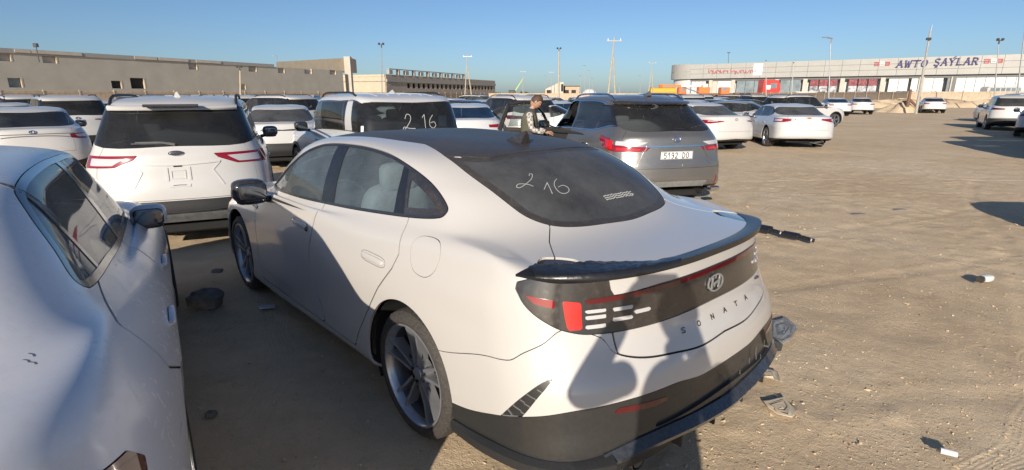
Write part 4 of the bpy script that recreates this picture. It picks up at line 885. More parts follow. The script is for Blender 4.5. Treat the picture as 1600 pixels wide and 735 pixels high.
def generic_car(name,k,paint='white',res=(24,60,16),sub=8,R=.335,wst='five',wn=48,label=None,cat='car',group=None,loc=(0,0,0),yaw=0,
    dlo=None,pill=(1.12,),quart=.15,rglass=None,lamps=None,lampmat='redlens',clear=None,lowz=None,lowmat='plastic',clad=False,gate=None,glassm='privacy',sideglass='glass',seats='seatdark',
    rails=None,mir='white',finx=None,plate=None,plate_txt=None,wiper=False,detail=1,lip=None,extra=None,hz=0,mirx=None,hip=1.40,headlamps=True,skid=None,bump_line=None,skipdoor=False,gapw=.006,dq=None,pslope=.03,mould=.016):
    c=Car(name,body_rows(k),res,sub,paint,smooth=k.get('smooth'),wb=k['wb'],R=R,loc=loc,yaw=yaw,label=label,cat=cat,group=group)
    c.k=k; W=k['W']; suv=k['rx']<-.2
    c.arches()
    ry=k.get('ry',W-.29); rows_=1
    rgw=rglass or ((ry+.10,ry-.02) if suv else (W-.24,ry-.04))
    # rear window in (y, row)
    GP=smooth_poly([(-rgw[0],7.22*RS),(0,7.10*RS),(rgw[0],7.22*RS),(rgw[1],8.80*RS),(0,8.92*RS),(-rgw[1],8.80*RS)],5)
    rg=c.take(lambda x,y,z,s,r: np.maximum(sd_poly(np.stack([y,r*RS],1),GP),x-k['rx']-.5),.004)
    rgo=panel('rear_window',rg,M[glassm],c.root,rim=.008,off=-.004)
    WP=smooth_poly([(-(W-.20),7.12*RS),(0,7.06*RS),(W-.20,7.12*RS),(ry-.06,8.95*RS),(0,9.1*RS),(-(ry-.06),8.95*RS)],5)
    ws=c.take(lambda x,y,z,s,r: np.maximum(sd_poly(np.stack([y,r*RS],1),WP),k['hx']-.4-x),.004)
    panel('windscreen',ws,M['glass'],c.root,rim=.006,off=-.004)
    # side windows in (x,row)
    xa=k['cx']-.42; xt=k['hx']-.22
    if dlo is None:
        dlo=[(-.12,7.62),(.02,7.22),(.6,7.14),(1.4,7.12),(xa-.05,7.12),(xa-.18,7.35),(xt,8.75),(1.2,8.84),(.5,8.80),(.18,8.55)] if not suv else [(-.62,7.75),(-.55,7.35),(.2,7.18),(1.2,7.12),(xa-.02,7.12),(xa-.12,7.35),(xt,8.72),(1.0,8.82),(0,8.80),(-.38,8.55)]
    DP=smooth_poly([(a,b_*RS) for a,b_ in dlo],4,corner=(4,))
    sdl=lambda S_: sd_poly(np.stack([S_.V[:,0],S_.A[:,1]*RS],1),DP)
    dl=c.take(lambda x,y,z,s,r: np.maximum(sd_poly(np.stack([x,r*RS],1),DP),.35-np.abs(y)),.003,side=1)
    z0=k['belt']; xb=pill[0]; dq=quart if dq is None else dq
    fd=rd=(None,None)
    if detail and not skipdoor:
        zb=.33
        FD=np.array([(xa+.05,z0+.06),(xa+.08,z0-.1),(xa+.02,zb+.15),(xa-.05,zb),(xb-.05,zb),(xb,zb+.2),(xb+.01,z0+.06),(xb+.03,z0+.2),(xa-.1,z0+.1)])
        RD=np.array([(xb-.008,z0+.06),(xb-.008,zb+.2),(xb-.058,zb),(c.Ra+.16,zb),(c.Ra+.08,.53),(dq+.22,.74),(dq,z0-.10),(dq-.01,z0+.08),(quart+.1,z0+.2),(xb-.01,z0+.2)])
        fd=c.take(lambda x,y,z,s,r: np.maximum(sd_poly(np.stack([x,z],1),FD),.3-np.abs(y)),gapw,side=1)
        rd=c.take(lambda x,y,z,s,r: np.maximum(sd_poly(np.stack([x,z],1),RD),.3-np.abs(y)),gapw,side=1)
    for i in(0,1):
        sg=1-2*i; fo_=ro_=c.root
        if fd[i] is not None and len(fd[i].T):
            fo_=panel('front_door',fd[i],c.paint,c.root,rim=.01); ro_=panel('rear_door',rd[i],c.paint,c.root,rim=.01)
            for par,Sp,x0 in((fo_,fd[i],xb+.24),(ro_,rd[i],quart+.20)):
                Pq,Nq=sample(Sp,[(x0,z0-.14)],[0,2]); h=MB(); supell(h,Pq[0]+Nq[0]*.012,(.100,.012,.013),.5,.5,18,8); h.tube(Pq[0]+[-.09,0,0],Pq[0]+Nq[0]*.015+[-.09,0,0],.012,.012,6); h.tube(Pq[0]+[.09,0,0],Pq[0]+Nq[0]*.015+[.09,0,0],.012,.012,6); h.obj('door_handle',c.paint if mir!='chrome' else M['chrome'],par,smooth=60)
        D=dl[i]; inn,ring=split(D,sdl(D)+mould)
        if detail: panel('window_moulding',ring,M['gloss' if mir!='chrome' else 'chrome'],c.root,rim=.005,off=.001)
        xx=lambda S_,q: S_.V[:,0]-q-(S_.A[:,1]-7.1)*(pslope if q<.6 else .03)
        rr_,fr=split(inn,xx(inn,xb+.03)); pl,rr_=split(rr_,-xx(rr_,xb-.05)) if True else (None,rr_)
        # pl: x>xb-.05
        panel('window',fr,M[sideglass],fo_,rim=.003,off=-.004); panel('pillar_cover',pl,M['gloss'],ro_,rim=.003,off=-.001)
        q_,rr2=split(rr_,xx(rr_,quart+.06)); qd,q2=split(q_,-xx(q_,quart+.02))
        panel('window',rr2,M[sideglass if not suv else glassm],ro_,rim=.003,off=-.004); panel('pillar_cover',qd,M['gloss'],ro_,rim=.003,off=-.001); panel('quarter_window',q2,M[glassm if suv else sideglass],c.root,rim=.003,off=-.004)
    if lamps:
        for (nm,pts,mat,off) in lamps:
            for sg in(1,-1):
                x,y,z,s,r=c.xyz()
                reg=c.take(lambda x,y,z,s,r: np.maximum(sd_poly(np.stack([s*sg,z],1),np.array(pts)),x-.2),.0025 if off==0 else 0)
                panel(nm,reg,M[mat],c.root,rim=.008,off=.004+off)
    if gate:
        gs,gb,gt=gate  # half width s, bottom z, top
        if suv: gr=c.take(lambda x,y,z,s,r: np.maximum(np.maximum(sdbox(s,z,0,(gb+1.6)/2,gs,(1.6-gb)/2,.04),r-8.97),x-.0),.005)
        else: gr=c.take(lambda x,y,z,s,r: np.maximum(np.maximum(np.abs(y)-np.interp(x,[-ro2,-ro2+.12,-ro2+.25,k['gx']],[gs,gs,gs+.03,rgw[0]]) if False else np.maximum(np.abs(y)-gs,gb-z),r-7.02),x-k['gx']-.12),.005)
        go=panel('tailgate' if suv else 'boot_lid',gr,c.paint,c.root,rim=.010)
    else: go=c.root
    if skid:
        sk=c.take(lambda x,y,z,s,r: np.maximum(z-skid[0]-.0*np.abs(s),np.maximum(x+.55,np.abs(s)-skid[1])),.003); panel('skid_plate',sk,M[skid[2]],c.root,rim=.01,off=.008)
    if lowz:
        bz=lambda s: np.interp(np.abs(s),[a for a,_ in lowz],[b_ for _,b_ in lowz])
        lw=c.take(lambda x,y,z,s,r: np.maximum(z-bz(s),x+.30),.003); panel('rear_bumper',lw,M[lowmat],c.root,rim=.01)
    if bump_line:
        c.groove(lambda x,y,z,s,r: np.where(x<-.35,z-np.interp(np.abs(s),[a for a,_ in bump_line],[b_ for _,b_ in bump_line]),1.),.005)
    if clad:
        for x0 in(0,k['wb']):
            cl=c.take(lambda x,y,z,s,r: np.maximum(np.hypot(x-x0,z-c.R)-c.Ra-.055,.4-np.abs(y)),.002,side=1)
            for q in cl: panel('wheel_arch_trim',q,M['plastic'],c.root,rim=.01,off=.008)
        sl=c.take(lambda x,y,z,s,r: np.maximum(z-.40,np.maximum(x-k['wb']-.3,np.maximum(-.6-x,.4-np.abs(y)))),.002,side=1)
        for q in sl: panel('sill_trim',q,M['plastic'],c.root,rim=.01,off=.004)
    if headlamps:
        n_=k['nose']; X=k['wb']+k['fo']
        hl=c.take(lambda x,y,z,s,r: np.maximum(sd_poly(np.stack([x,z],1),np.array([(X-.55,n_+.0),(X,n_-.03),(X,n_-.14),(X-.35,n_-.12)])),.35-np.abs(y)),.003,side=1)
        for h in hl: panel('headlamp',h,M['clearlens'],c.root,rim=.01)
    if rails:
        for sg in(1,-1):
            q=MB(); x0,x1=rails; pts=[]
            Sd=Surf(c.full.V,c.full.N,c.full.A,c.full.T[(c.full.V[c.full.T].mean(1)[:,2]>1.2)])
            yy=ry-.035
            for t in np.linspace(0,1,13):
                x_=x0+(x1-x0)*t; p,_n=sample(Sd,[(x_,sg*yy)],[0,1]); pts.append(Vector(p[0])+Vector((0,0,.055*min(1,math.sin(math.pi*t)*3)-.008)))
            q.path(pts,.016,8); q.obj('roof_rail',M['plastic' if mir!='chrome' else 'chrome'],c.root,smooth=40)
    mx=mirx or xa-.02; my=(k.get('my') or W-.035)
    ms=k.get('ms',1.0)
    for s_ in(1,-1): mirror(c.root,mx,s_*my,z0+.01-(1-ms)*.2,mir if mir!='chrome' else paint,ms)
    if finx is not None: fin(c.root,finx,k['H']-.014,mat=paint if mir!='chrome' else 'grey')
    if plate:
        Rr=Surf(c.full.V,c.full.N,c.full.A,c.full.T[(c.full.V[c.full.T].mean(1)[:,0]<0)])
        cp,cn=sample(Rr,[(0,plate)],[1,2]); q=MB(); q.box((cp[0][0]-.008,0,plate),(.012,.52,.115),bev=.004)
        po=q.obj('number_plate' if plate_txt else 'plate_holder',M['plate' if plate_txt else paint],go,smooth=30)
        if plate_txt:
            
            for i_,ch_ in enumerate(plate_txt):
                if ch_!=' ': q=MB(); flat_text(q,ch_,(cp[0][0]-.0145,.215-.060*i_,plate-.038),(0,-1,0),(0,0,1),.076,.044,1,.011,(-1,0,0)); q.obj('plate_character',M['ink'],po)
            q=MB(); 
            for z_ in(-.05,.05): q.box((cp[0][0]-.015,0,plate+z_),(.002,.50,.004))
            for y_ in(-.25,.25): q.box((cp[0][0]-.015,y_,plate),(.002,.004,.1))
            q.obj('plate_border',M['ink'],po)
    if wiper:
        Rr=Surf(c.full.V,c.full.N,c.full.A,c.full.T[(c.full.V[c.full.T].mean(1)[:,0]<0)])
        zz=k['gz']; a,na=sample(Rr,[(0.0,zz+.03),(.12,zz+.055),(.36,zz+.060)],[1,2]); q=MB(); q.path([Vector(a[i]+na[i]*.02) for i in range(3)],.012,6,rad=[.016,.012,.007]); b_,nb=sample(Rr,[(.02,zz+.045),(.40,zz+.050)],[1,2]); q.tube(b_[0]+nb[0]*.012,b_[1]+nb[1]*.012,.006,.006,6); q.obj('rear_wiper',M['greyplastic'],rgo,smooth=40)
    if lip:  # roof spoiler over the rear window
        out,mt=lip; q=MB(); rwd=k.get('rw',ry-.05)+.03; n=14; V=[];F=[]
        for i in range(n+1):
            y_=-rwd+2*rwd*i/n; e=1-(abs(y_)/rwd)**4*.5; xr=k['rx']+(1-math.sqrt(max(0,1-(y_/rwd*.97)**2)))*.18
            V+=[(xr+.14,y_,k['rz']+.014),(xr-out*e*.6,y_,k['rz']+.004),(xr-out*e,y_,k['rz']-.025),(xr-out*e+.01,y_,k['rz']-.045),(xr+.02,y_,k['rz']-.035)]
        for i in range(n):
            for j in range(4): F.append((5*i+j,5*i+5+j,5*i+6+j,5*i+1+j))
        F+=[tuple(range(5)),tuple(range(5*n,5*n+5))[::-1]]
        q.add(V,F); q.obj('roof_spoiler',M[mt],c.root,smooth=50)
    for x in(0,k['wb']):
        for sg in(1,-1): wheel(c.root,x,sg*(W-.125),R,wst,wn)
    if extra: extra(c,go,rgo)
    c.finish(seats=seats,hz=hz,hip=hip,W=W,interior=bool(detail),floor=bool(detail))
    return c
# ---------------- ground ----------------
def ground_mat():
    m,n,b=new_mat('dusty_earth'); P(b,rough=.95,spec=.12)
    N=lambda t: n.nodes.new(t)
    def math_(op,x,y,z=None):
        q=N('ShaderNodeMath'); q.operation=op
        for i,v in enumerate((x,y,z)):
            if v is None: continue
            if hasattr(v,'links'): n.links.new(v,q.inputs[i])
            else: q.inputs[i].default_value=v
        return q.outputs[0]
    a=noise(n,.35,5,.6); a2=noise(n,3.0,6,.65); a3=noise(n,22,6,.72); a4=noise(n,150,3,.7)
    r1=ramp(n,a.outputs[0],[(.3,(.58,.435,.282)),(.5,(.64,.497,.335)),(.7,(.69,.56,.395))])
    r2=ramp(n,a2.outputs[0],[(.3,(.84,.82,.80)),(.55,(1,1,1)),(.75,(1.06,1.05,1.03))])
    r3=ramp(n,a3.outputs[0],[(.28,(.74,.71,.68)),(.42,(1,1,1)),(.8,(1.08,1.08,1.06))])
    def mul(c1,c2,f):
        mm=N('ShaderNodeMix'); mm.data_type='RGBA'; mm.blend_type='MULTIPLY'; mm.inputs[0].default_value=f; n.links.new(c1,mm.inputs[6]); n.links.new(c2,mm.inputs[7]); return mm.outputs[2]
    col=mul(mul(r1.outputs[0],r2.outputs[0],.8),r3.outputs[0],.7); tracks=None
    # tyre tread prints: narrow bands across three directions, each masked into stripes
    h=math_('ADD',a3.outputs[0],math_('MULTIPLY',a4.outputs[0],.5))
    for i,(ang,sc_,st) in enumerate(((.50,.35,1.9),(.95,.45,2.6),(-.35,.3,2.2))):
        v=mapped(n,(1,1,1),rot=(0,0,ang)); dn=noise(n,.5,2,.5); add=N('ShaderNodeVectorMath'); add.operation='MULTIPLY_ADD'; n.links.new(dn.outputs['Color'],add.inputs[0]); add.inputs[1].default_value=(.9,.9,0); n.links.new(v,add.inputs[2])
        sep=N('ShaderNodeSeparateXYZ'); n.links.new(add.outputs[0],sep.inputs[0])
        band=math_('PINGPONG',math_('MULTIPLY',sep.outputs[0],sc_),1.0)          # distance across the travel direction
        stripe=N('ShaderNodeMapRange'); stripe.interpolation_type='SMOOTHSTEP'; n.links.new(band,stripe.inputs[0]); stripe.inputs[1].default_value=.052*sc_/.5*1.0; stripe.inputs[2].default_value=.036*sc_/.5*1.0; stripe.inputs[3].default_value=0; stripe.inputs[4].default_value=1
        edge=N('ShaderNodeMapRange'); edge.interpolation_type='SMOOTHSTEP'; n.links.new(math_('ABSOLUTE',math_('SUBTRACT',band,.05*sc_/.5),0),edge.inputs[0]); edge.inputs[1].default_value=.010; edge.inputs[2].default_value=0; edge.inputs[3].default_value=0; edge.inputs[4].default_value=1
        cle=math_('SINE',math_('MULTIPLY_ADD',sep.outputs[1],2*math.pi/.045,math_('MULTIPLY',math_('ABSOLUTE',math_('SUBTRACT',band,.02),0),120)),0)
        rib=math_('SINE',math_('MULTIPLY',band,2*math.pi/(.028*sc_)),0)
        pn=noise(n,.8,3,.6); pr=ramp(n,pn.outputs[0],[(.40,(0,0,0)),(.68,(1,1,1))]); 
        mask=math_('MULTIPLY',stripe.outputs[0],pr.outputs[0])
        tracks=mask if tracks is None else math_('MAXIMUM',tracks,mask)
        h=math_('ADD',h,math_('MULTIPLY',mask,math_('MULTIPLY_ADD',cle,.09,math_('MULTIPLY_ADD',rib,.10,-.30))))
        h=math_('ADD',h,math_('MULTIPLY',math_('MULTIPLY',edge.outputs[0],pr.outputs[0]),.32))
    # small clods and cracks
    vo=N('ShaderNodeTexVoronoi'); vo.inputs['Scale'].default_value=14; cc=N('ShaderNodeTexCoord'); n.links.new(cc.outputs['Object'],vo.inputs[0]); cl=ramp(n,vo.outputs['Distance'],[(.0,(1,1,1)),(.16,(0,0,0))])
    pn=noise(n,1.7,4,.6); pr=ramp(n,pn.outputs[0],[(.47,(0,0,0)),(.62,(1,1,1))]); h=math_('ADD',h,math_('MULTIPLY',cl.outputs[0],math_('MULTIPLY',pr.outputs[0],.8)))
    n.links.new(mix(n,math_('MULTIPLY',tracks,.40),col,(.60,.49,.36)),b.inputs['Base Color'])
    bump(n,b,h,.66,.018); return m
M['earth']=ground_mat()
def vnoise(x,y,f,seed):
    x=x*f;y=y*f; xi=np.floor(x).astype(np.int64); yi=np.floor(y).astype(np.int64); fx=x-xi; fy=y-yi
    def h(a,b_):
        v=(a*374761393+b_*668265263+seed*974634777)&0xffffffff; v=((v^(v>>13))*1274126177)&0xffffffff; return ((v^(v>>16))&0xffff)/65535.
    u=fx*fx*(3-2*fx); v=fy*fy*(3-2*fy)
    return (h(xi,yi)*(1-u)+h(xi+1,yi)*u)*(1-v)+(h(xi,yi+1)*(1-u)+h(xi+1,yi+1)*u)*v-.5
def ground_h(X,Y):
    z=.05*vnoise(X,Y,.22,1)+.022*vnoise(X,Y,.9,2)+.012*vnoise(X,Y,2.7,3)+.007*vnoise(X,Y,7,4)
    q=vnoise(X,Y,13,5); z+=.012*vnoise(X,Y,4.5,6)*(vnoise(X,Y,1.3,8)>.05); z+=.018*np.maximum(0,q-.15)*2*(vnoise(X,Y,.6,9)>0)
    # tyre tracks: pairs of ruts with cleats
    tr=[((2.2,.6),(7.5,14),.0),((3.6,.4),(13,12),.1),((1.6,4.2),(22,13),-.1),((5.2,1.0),(9.5,22),0),((2.5,2.2),(16,26),.15),((3.0,9.0),(24,9.5),0),((7,0),(26,22),.1),((1.2,1.2),(8.0,3.2),-.2)]
    for i,(a,b_,cv) in enumerate(tr):
        a=np.array(a);b_=np.array(b_); d=b_-a; L=np.hypot(*d); d=d/L; nn=np.array([-d[1],d[0]])
        u=(X-a[0])*d[0]+(Y-a[1])*d[1]; v=(X-a[0])*nn[0]+(Y-a[1])*nn[1]-cv*8*np.sin(u/L*3)*.5-.12*np.sin(u*.7+i)
        m=np.clip(u/1.5,0,1)*np.clip((L-u)/2,0,1)
        for o in(0,1.55):
            w_=v-o; p=np.exp(-(w_/.09)**4); lip_=np.exp(-((np.abs(w_)-.12)/.028)**2)
            cle=np.sin(u*2*np.pi/.055+np.abs(w_)*30)
            z+=m*(-.010*p*(.8+.4*vnoise(X,Y,1.1,20+i))*(vnoise(X,Y,.5,40+i)+.6)+.003*lip_*(1+vnoise(X,Y,6,30+i)*1.6)*(vnoise(X,Y,.5,40+i)+.6)+.001*p*cle)
    return z
def axis(lo,hi,step,far,n):
    a=np.arange(lo,hi+step/2,step); g=np.geomspace(step*1.5,1,n); 
    def out(L): 
        t=np.linspace(0,1,n+1)[1:]; return (np.exp(t*math.log(L/ .6+1))-1)*.6
    return np.concatenate([-(out(far+lo)[::-1])+lo, a, hi+out(far-hi)])
def build_ground():
    xs=axis(-6.5,11,.038,2500,70); ys=axis(.7,14,.038,3500,80); ys=ys[ys>-300]; 
    X,Y=np.meshgrid(xs,ys); Z=ground_h(X,Y); r=np.hypot(X,Y); Z*=np.clip(1-(r-60)/60,0,1)
    # keep level under the parked foreground cars' wheels
    for cx,cy in GROUND_FLAT: 
        d=np.hypot(X-cx,Y-cy); wgt=np.exp(-(d/.30)**4); Z=Z*(1-wgt)+(-.002)*wgt
    Z-=0.004
    V=np.stack([X,Y,Z],-1).reshape(-1,3); n,m=X.shape; idx=np.arange(n*m).reshape(n,m)
    F=np.stack([idx[:-1,:-1],idx[:-1,1:],idx[1:,1:],idx[1:,:-1]],-1).reshape(-1,4)
    me=bpy.data.meshes.new('ground'); me.vertices.add(len(V)); me.vertices.foreach_set('co',V.ravel()); me.loops.add(len(F)*4); me.loops.foreach_set('vertex_index',F.ravel().astype(np.int32))
    me.polygons.add(len(F)); me.polygons.foreach_set('loop_start',np.arange(0,len(F)*4,4,dtype=np.int32)); me.polygons.foreach_set('loop_total',np.full(len(F),4,dtype=np.int32)); me.update(calc_edges=True)
    me.polygons.foreach_set('use_smooth',np.ones(len(F),bool)); me.materials.append(M['earth'])
    o=link(bpy.data.objects.new('ground',me)); tag(o,kind='structure')
def local_to_world(loc,yaw,p):
    c,s=math.cos(yaw),math.sin(yaw); return (loc[0]+p[0]*-s+p[1]*-c, loc[1]+p[0]*c+p[1]*-s)
# ---------------- vehicles ----------------
GROUND_FLAT=[]
HY=0  # note: cars are modelled facing local +X; yaw 0 means facing world +Y
def Yaw(a): return a+math.pi/2
hero=build_hero(); hero.root.rotation_euler=(0,0,Yaw(.727))
def flat(loc,yaw,wb,W=.8):
    for x in(0,wb):
        for y in(-W,W): GROUND_FLAT.append(local_to_world(loc,yaw,(x,y)))
flat((.168,2.982),.727,2.84)
# near-left pearl sedan
NL=(-2.0,1.19); NLY=.58
NR=[dict(r) for r in HERO_ROWS]
for j,(wk,zk) in {2:([(-1.1,.93),(0,.942),(2.9,.93),(3.7,.89)],None),3:([(-1.1,.92),(0,.958),(1.5,.95),(2.9,.94),(3.7,.88)],None),4:([(-1.1,.90),(0,.962),(1.5,.945),(2.9,.93),(3.7,.86)],None),5:([(-1.1,.87),(-.3,.925),(1.5,.91),(2.9,.905),(3.7,.84)],None),
  6:([(-1.1,.84),(-.3,.865),(1.5,.86),(2.9,.865),(3.7,.82)],[(-1.1,1.055),(-.75,1.04),(-.3,.99),(.5,.95),(1.5,.915),(2.8,.86),(3.7,.73)]),
  7:([(-.6,.735),(-.1,.785),(.5,.795),(1.5,.79),(2.75,.77)],[(-.62,1.11),(-.3,1.10),(.1,1.068),(.5,1.03),(1.1,.985),(2.0,.96),(2.75,.99)]),
  8:([(-.6,.62),(.1,.685),(1.5,.70),(2.75,.70)],[(-.4,1.28),(0,1.27),(.7,1.225),(1.5,1.205),(2.4,1.19)]),
  9:([(-.06,.52),(.4,.57),(.9,.575),(1.5,.58),(2.0,.56)],[(-.06,1.42),(.3,1.42),(.9,1.425),(1.5,1.41),(2.0,1.37)]),
  10:([(0,.36),(.9,.40),(1.8,.38)],[(.1,1.448),(.5,1.463),(1.0,1.470),(1.5,1.455),(1.8,1.42)]),11:(None,[(.6,1.472),(1.0,1.48),(1.5,1.465)])}.items():
    if wk is not None: NR[j]['w']=wk
    if zk: NR[j]['z']=zk
NR[6]['crease']=False
k=dict(rows=NR,wb=2.84,fo=.93,ro=1.1,W=.955,belt=.95,deck=1.03,gx=-.62,gz=1.11,rx=-.06,rz=1.41,cx=2.75,cz=.99,hx=2.0,nose=.74,H=1.48,my=.80,ms=.84,ry=.60,smooth=(160,3.0,8.9,-.95))
def near_extra(c,go,rgo):
    q=MB(); Sd=Surf(c.full.V,c.full.N,c.full.A,c.full.T[(c.full.V[c.full.T].mean(1)[:,1]<0)])
    for a in range(9):
        x0=.22+.009*a; pts=[(x0+(.07-.012*a)*t+.004*math.sin(9*t+a),-.68+.20*t+.006*math.sin(7*t+a*2)) for t in np.linspace(0,1,9)]
        P_,N_=sample(Sd,pts,[0,1]); ribbon(q,P_,N_,.004,.0008,.0006)
    q.obj('scratch',M['greyplastic'],c.root)
    for (x_,y_) in((-.50,-.69),(-.55,-.70),(-.53,-.685)):
        q=MB(); P_,N_=sample(Sd,[(x_,y_),(x_+.012,y_+.004),(x_+.018,y_+.012)],[0,1]); ribbon(q,P_,N_,.0028,.0006,.0004); q.obj('paint_chip',M['greyplastic'],c.root)
near=generic_car('sedan',k,'pearl',(56,110,20),16,R=.338,wst='five',wn=96,loc=(*NL,0),yaw=Yaw(NLY),label='pearl white sedan filling the left edge, scratched, seen along its right flank',cat='car',
  dlo=[(-.09,7.38),(-.05,7.16),(.5,7.10),(1.4,7.08),(2.22,7.08),(2.05,7.4),(1.62,8.80),(1.1,8.98),(.52,8.98),(.26,8.82),(.12,8.35),(.0,7.80)],quart=.19,dq=-.20,pslope=.02,mould=.026,pill=(1.06,),mirx=1.84,rglass=(.50,.46),mir='pearl',seats='seat',lamps=[('tail_lamp',[(.55,.93),(.88,.935),(.99,.925),(1.03,.88),(1.0,.80),(.80,.77),(.55,.77)],'darkred',0)],gate=(.56,.60,1.0),bump_line=[(0,.62),(.9,.66),(1.3,.74)],hip=1.34,extra=near_extra,gapw=.010,sideglass='dustyside')
flat(NL,NLY,2.84)
# compact SUV behind them (foreground left)
def esc_extra(c,go,rgo):
    Rr=Surf(c.full.V,c.full.N,c.full.A,c.full.T[(c.full.V[c.full.T].mean(1)[:,0]<0)])
    cp,cn=sample(Rr,[(0,1.085)],[1,2]); ux,uz=basis(cn[0]); q=MB(); supell(q,cp[0],(.012,.075,.030),1,1,24,8); q.obj('oval_badge',M['dark'],go,smooth=60)
    q=MB(); badge_ring(q,cp[0]+cn[0]*.011,cn[0],ux,uz,.068,.026,.005); q.obj('badge_rim',M['chrome'],go)
    q=MB()
    for pts in ([(-.40,.985),(-.1,.968),(.1,.968),(.40,.985)],):
        P_,N_=sample(Rr,dens(pts,.03),[1,2]); ribbon(q,P_,N_,.016,.010,.0)
    q.obj('gate_grip',c.paint,go)
    for sg in(1,-1):
        q=MB(); P_,N_=sample(Rr,dens([(sg*.40,.975),(sg*.33,.90),(sg*.42,.74)],.02),[1,2]); ribbon(q,P_,N_,.012,.006,0); q.obj('gate_crease',c.paint,go)
    q=MB()
    for y_,z_,w_,h_ in((0,.865,.13,.085),):
        P_,N_=sample(Rr,dens([(-w_/2,z_-h_/2),(w_/2,z_-h_/2),(w_/2,z_+h_/2),(-w_/2,z_+h_/2),(-w_/2,z_-h_/2)],.02),[1,2]); ribbon(q,P_,N_,.008,.006,0)
    for sg in(1,-1):
        P_,N_=sample(Rr,[(sg*.105,.81),(sg*.105,.87),(sg*.105,.93)],[1,2]); ribbon(q,P_,N_,.022,.007,0)
    P_,N_=sample(Rr,[(-.085,.745),(0,.750),(.085,.745)],[1,2]); ribbon(q,P_,N_,.03,.006,0)
    q.obj('plate_bracket',c.paint,go)
    q=MB(); P_,N_=sample(Rr,[(-.06,.750),(0,.753),(.06,.750)],[1,2]); ribbon(q,P_,N_,.006,.007,.001); q.obj('grip_slot',M['gap'],go); q=MB(); P_,N_=sample(Rr,[(-.03,.955),(.03,.955)],[1,2]); ribbon(q,P_,N_,.02,.004,0); q.obj('grip_slot',M['gap'],go)
    q=MB(); P_,N_=sample(Rr,dens([(-.80,.475),(0,.455),(.80,.475)],.05),[1,2]); ribbon(q,P_,N_,.012,.008,0); q.obj('bumper_strip',M['chrome'],c.root)
    q=MB(); q.box((-.66,0,1.585),(.10,.52,.03),bev=.008); q.obj('brake_light',M['gloss'],c.root)
ESC=(-4.0,6.52); ESY=.44
def elamps():
    return [('tail_lamp',[(.62,.955),(1.13,.945),(1.15,1.075),(.40,1.075),(.44,1.03)],'redlens',0),]
esc=generic_car('compact_suv',kk(K_SUV),'white',(44,90,18),12,R=.35,wst='five',wn=64,loc=(*ESC,0),yaw=Yaw(ESY),label='white compact SUV with oval badge and two-tone bumper, tail towards the camera',cat='SUV',
  lamps=elamps(),gate=(.80,.60,1.5),lowz=[(0,.585),(.8,.585),(1.2,.56),(1.5,.50)],lowmat='plastic',clad=True,skid=(.44,.9,'greyplastic'),rails=(-.35,1.55),mir='gloss',finx=.05,wiper=True,lip=(.10,'white'),extra=esc_extra,sideglass='privacy',hz=.16,hip=1.42)
flat(ESC,ESY,2.71)
def clear_inserts(c,polys,mat='clearlens',nm='reversing_lamp',off=.006):
    for sg in(1,-1):
        for pts in polys:
            F=c.full; sel=F.V[:,0]<.2; R_=Surf(F.V,F.N,F.A,F.T[sel[F.T].all(1)]); R_=compact(R_)
            i,_=split(R_,sd_poly(np.stack([R_.A[:,0]*sg,R_.V[:,2]],1),np.array(pts)))
            if len(i.T): panel(nm,i,M[mat],c.root,rim=.004,off=off)
clear_inserts(esc,[[(.53,1.045),(.90,1.048),(.90,.972),(.64,.975)]])
# grey crossover with open driver's door
LX=(2.15,8.70); LXY=.255
def lex_extra(c,go,rgo):
    Rr=Surf(c.full.V,c.full.N,c.full.A,c.full.T[(c.full.V[c.full.T].mean(1)[:,0]<0)])
    cp,cn=sample(Rr,[(0,1.075)],[1,2]); ux,uz=basis(cn[0]); q=MB(); badge_ring(q,cp[0]+cn[0]*.004,cn[0],ux,uz,.060,.044,.010,h=.008)
    for a_,b_ in(((-.012,.042),(.020,-.022)),((.020,-.022),(-.045,-.022))):
        ribbon(q,np.array([cp[0]+ux*-a_[0]+uz*a_[1],cp[0]+ux*-b_[0]+uz*b_[1]])+cn[0]*.004,[cn[0]]*2,.012,.008,0)
    q.obj('emblem',M['chrome'],go)
    q=MB(); P_,N_=sample(Rr,dens([(-.46,.975),(.46,.975)],.03),[1,2]); ribbon(q,P_,N_,.022,.010,0); q.obj('chrome_strip',M['chrome'],go)
    for sg in(1,-1): q=MB(); P_,N_=sample(Rr,dens([(sg*.47,.955),(sg*.60,.70),(sg*.1,.70)],.03),[1,2]); ribbon(q,P_,N_,.018,.012,0); q.obj('gate_crease',c.paint,go)
    q=MB(); 
    for i in range(6): P_,N_=sample(Rr,[(-.50-.03*i,.735),(-.515-.03*i,.755)],[1,2]); ribbon(q,P_,N_,.009,.004,0)
    q.obj('model_badge',M['chrome'],go)
    for sg in(1,-1):
        q=MB(); q.box((-1.06,sg*.62,.345),(.10,.17,.07),bev=.015); q.obj('exhaust_tip',M['chrome'],c.root)
    for sg in(1,-1): q=MB(); P_,N_=sample(Rr,dens([(sg*.74,.40),(sg*.74,.52)],.02),[1,2]); ribbon(q,P_,N_,.02,.006,0); q.obj('bumper_reflector',M['redlens'],c.root)
KL=kk(K_SUV,ro=1.04,fo=1.03,wb=2.79,W=.95,H=1.70,belt=1.08,deck=1.11,gx=-.90,gz=1.165,rx=-.30,rz=1.60,mx=-.62,cx=2.6,hx=1.85,ry=.62,rb=.40,Wr=.93)
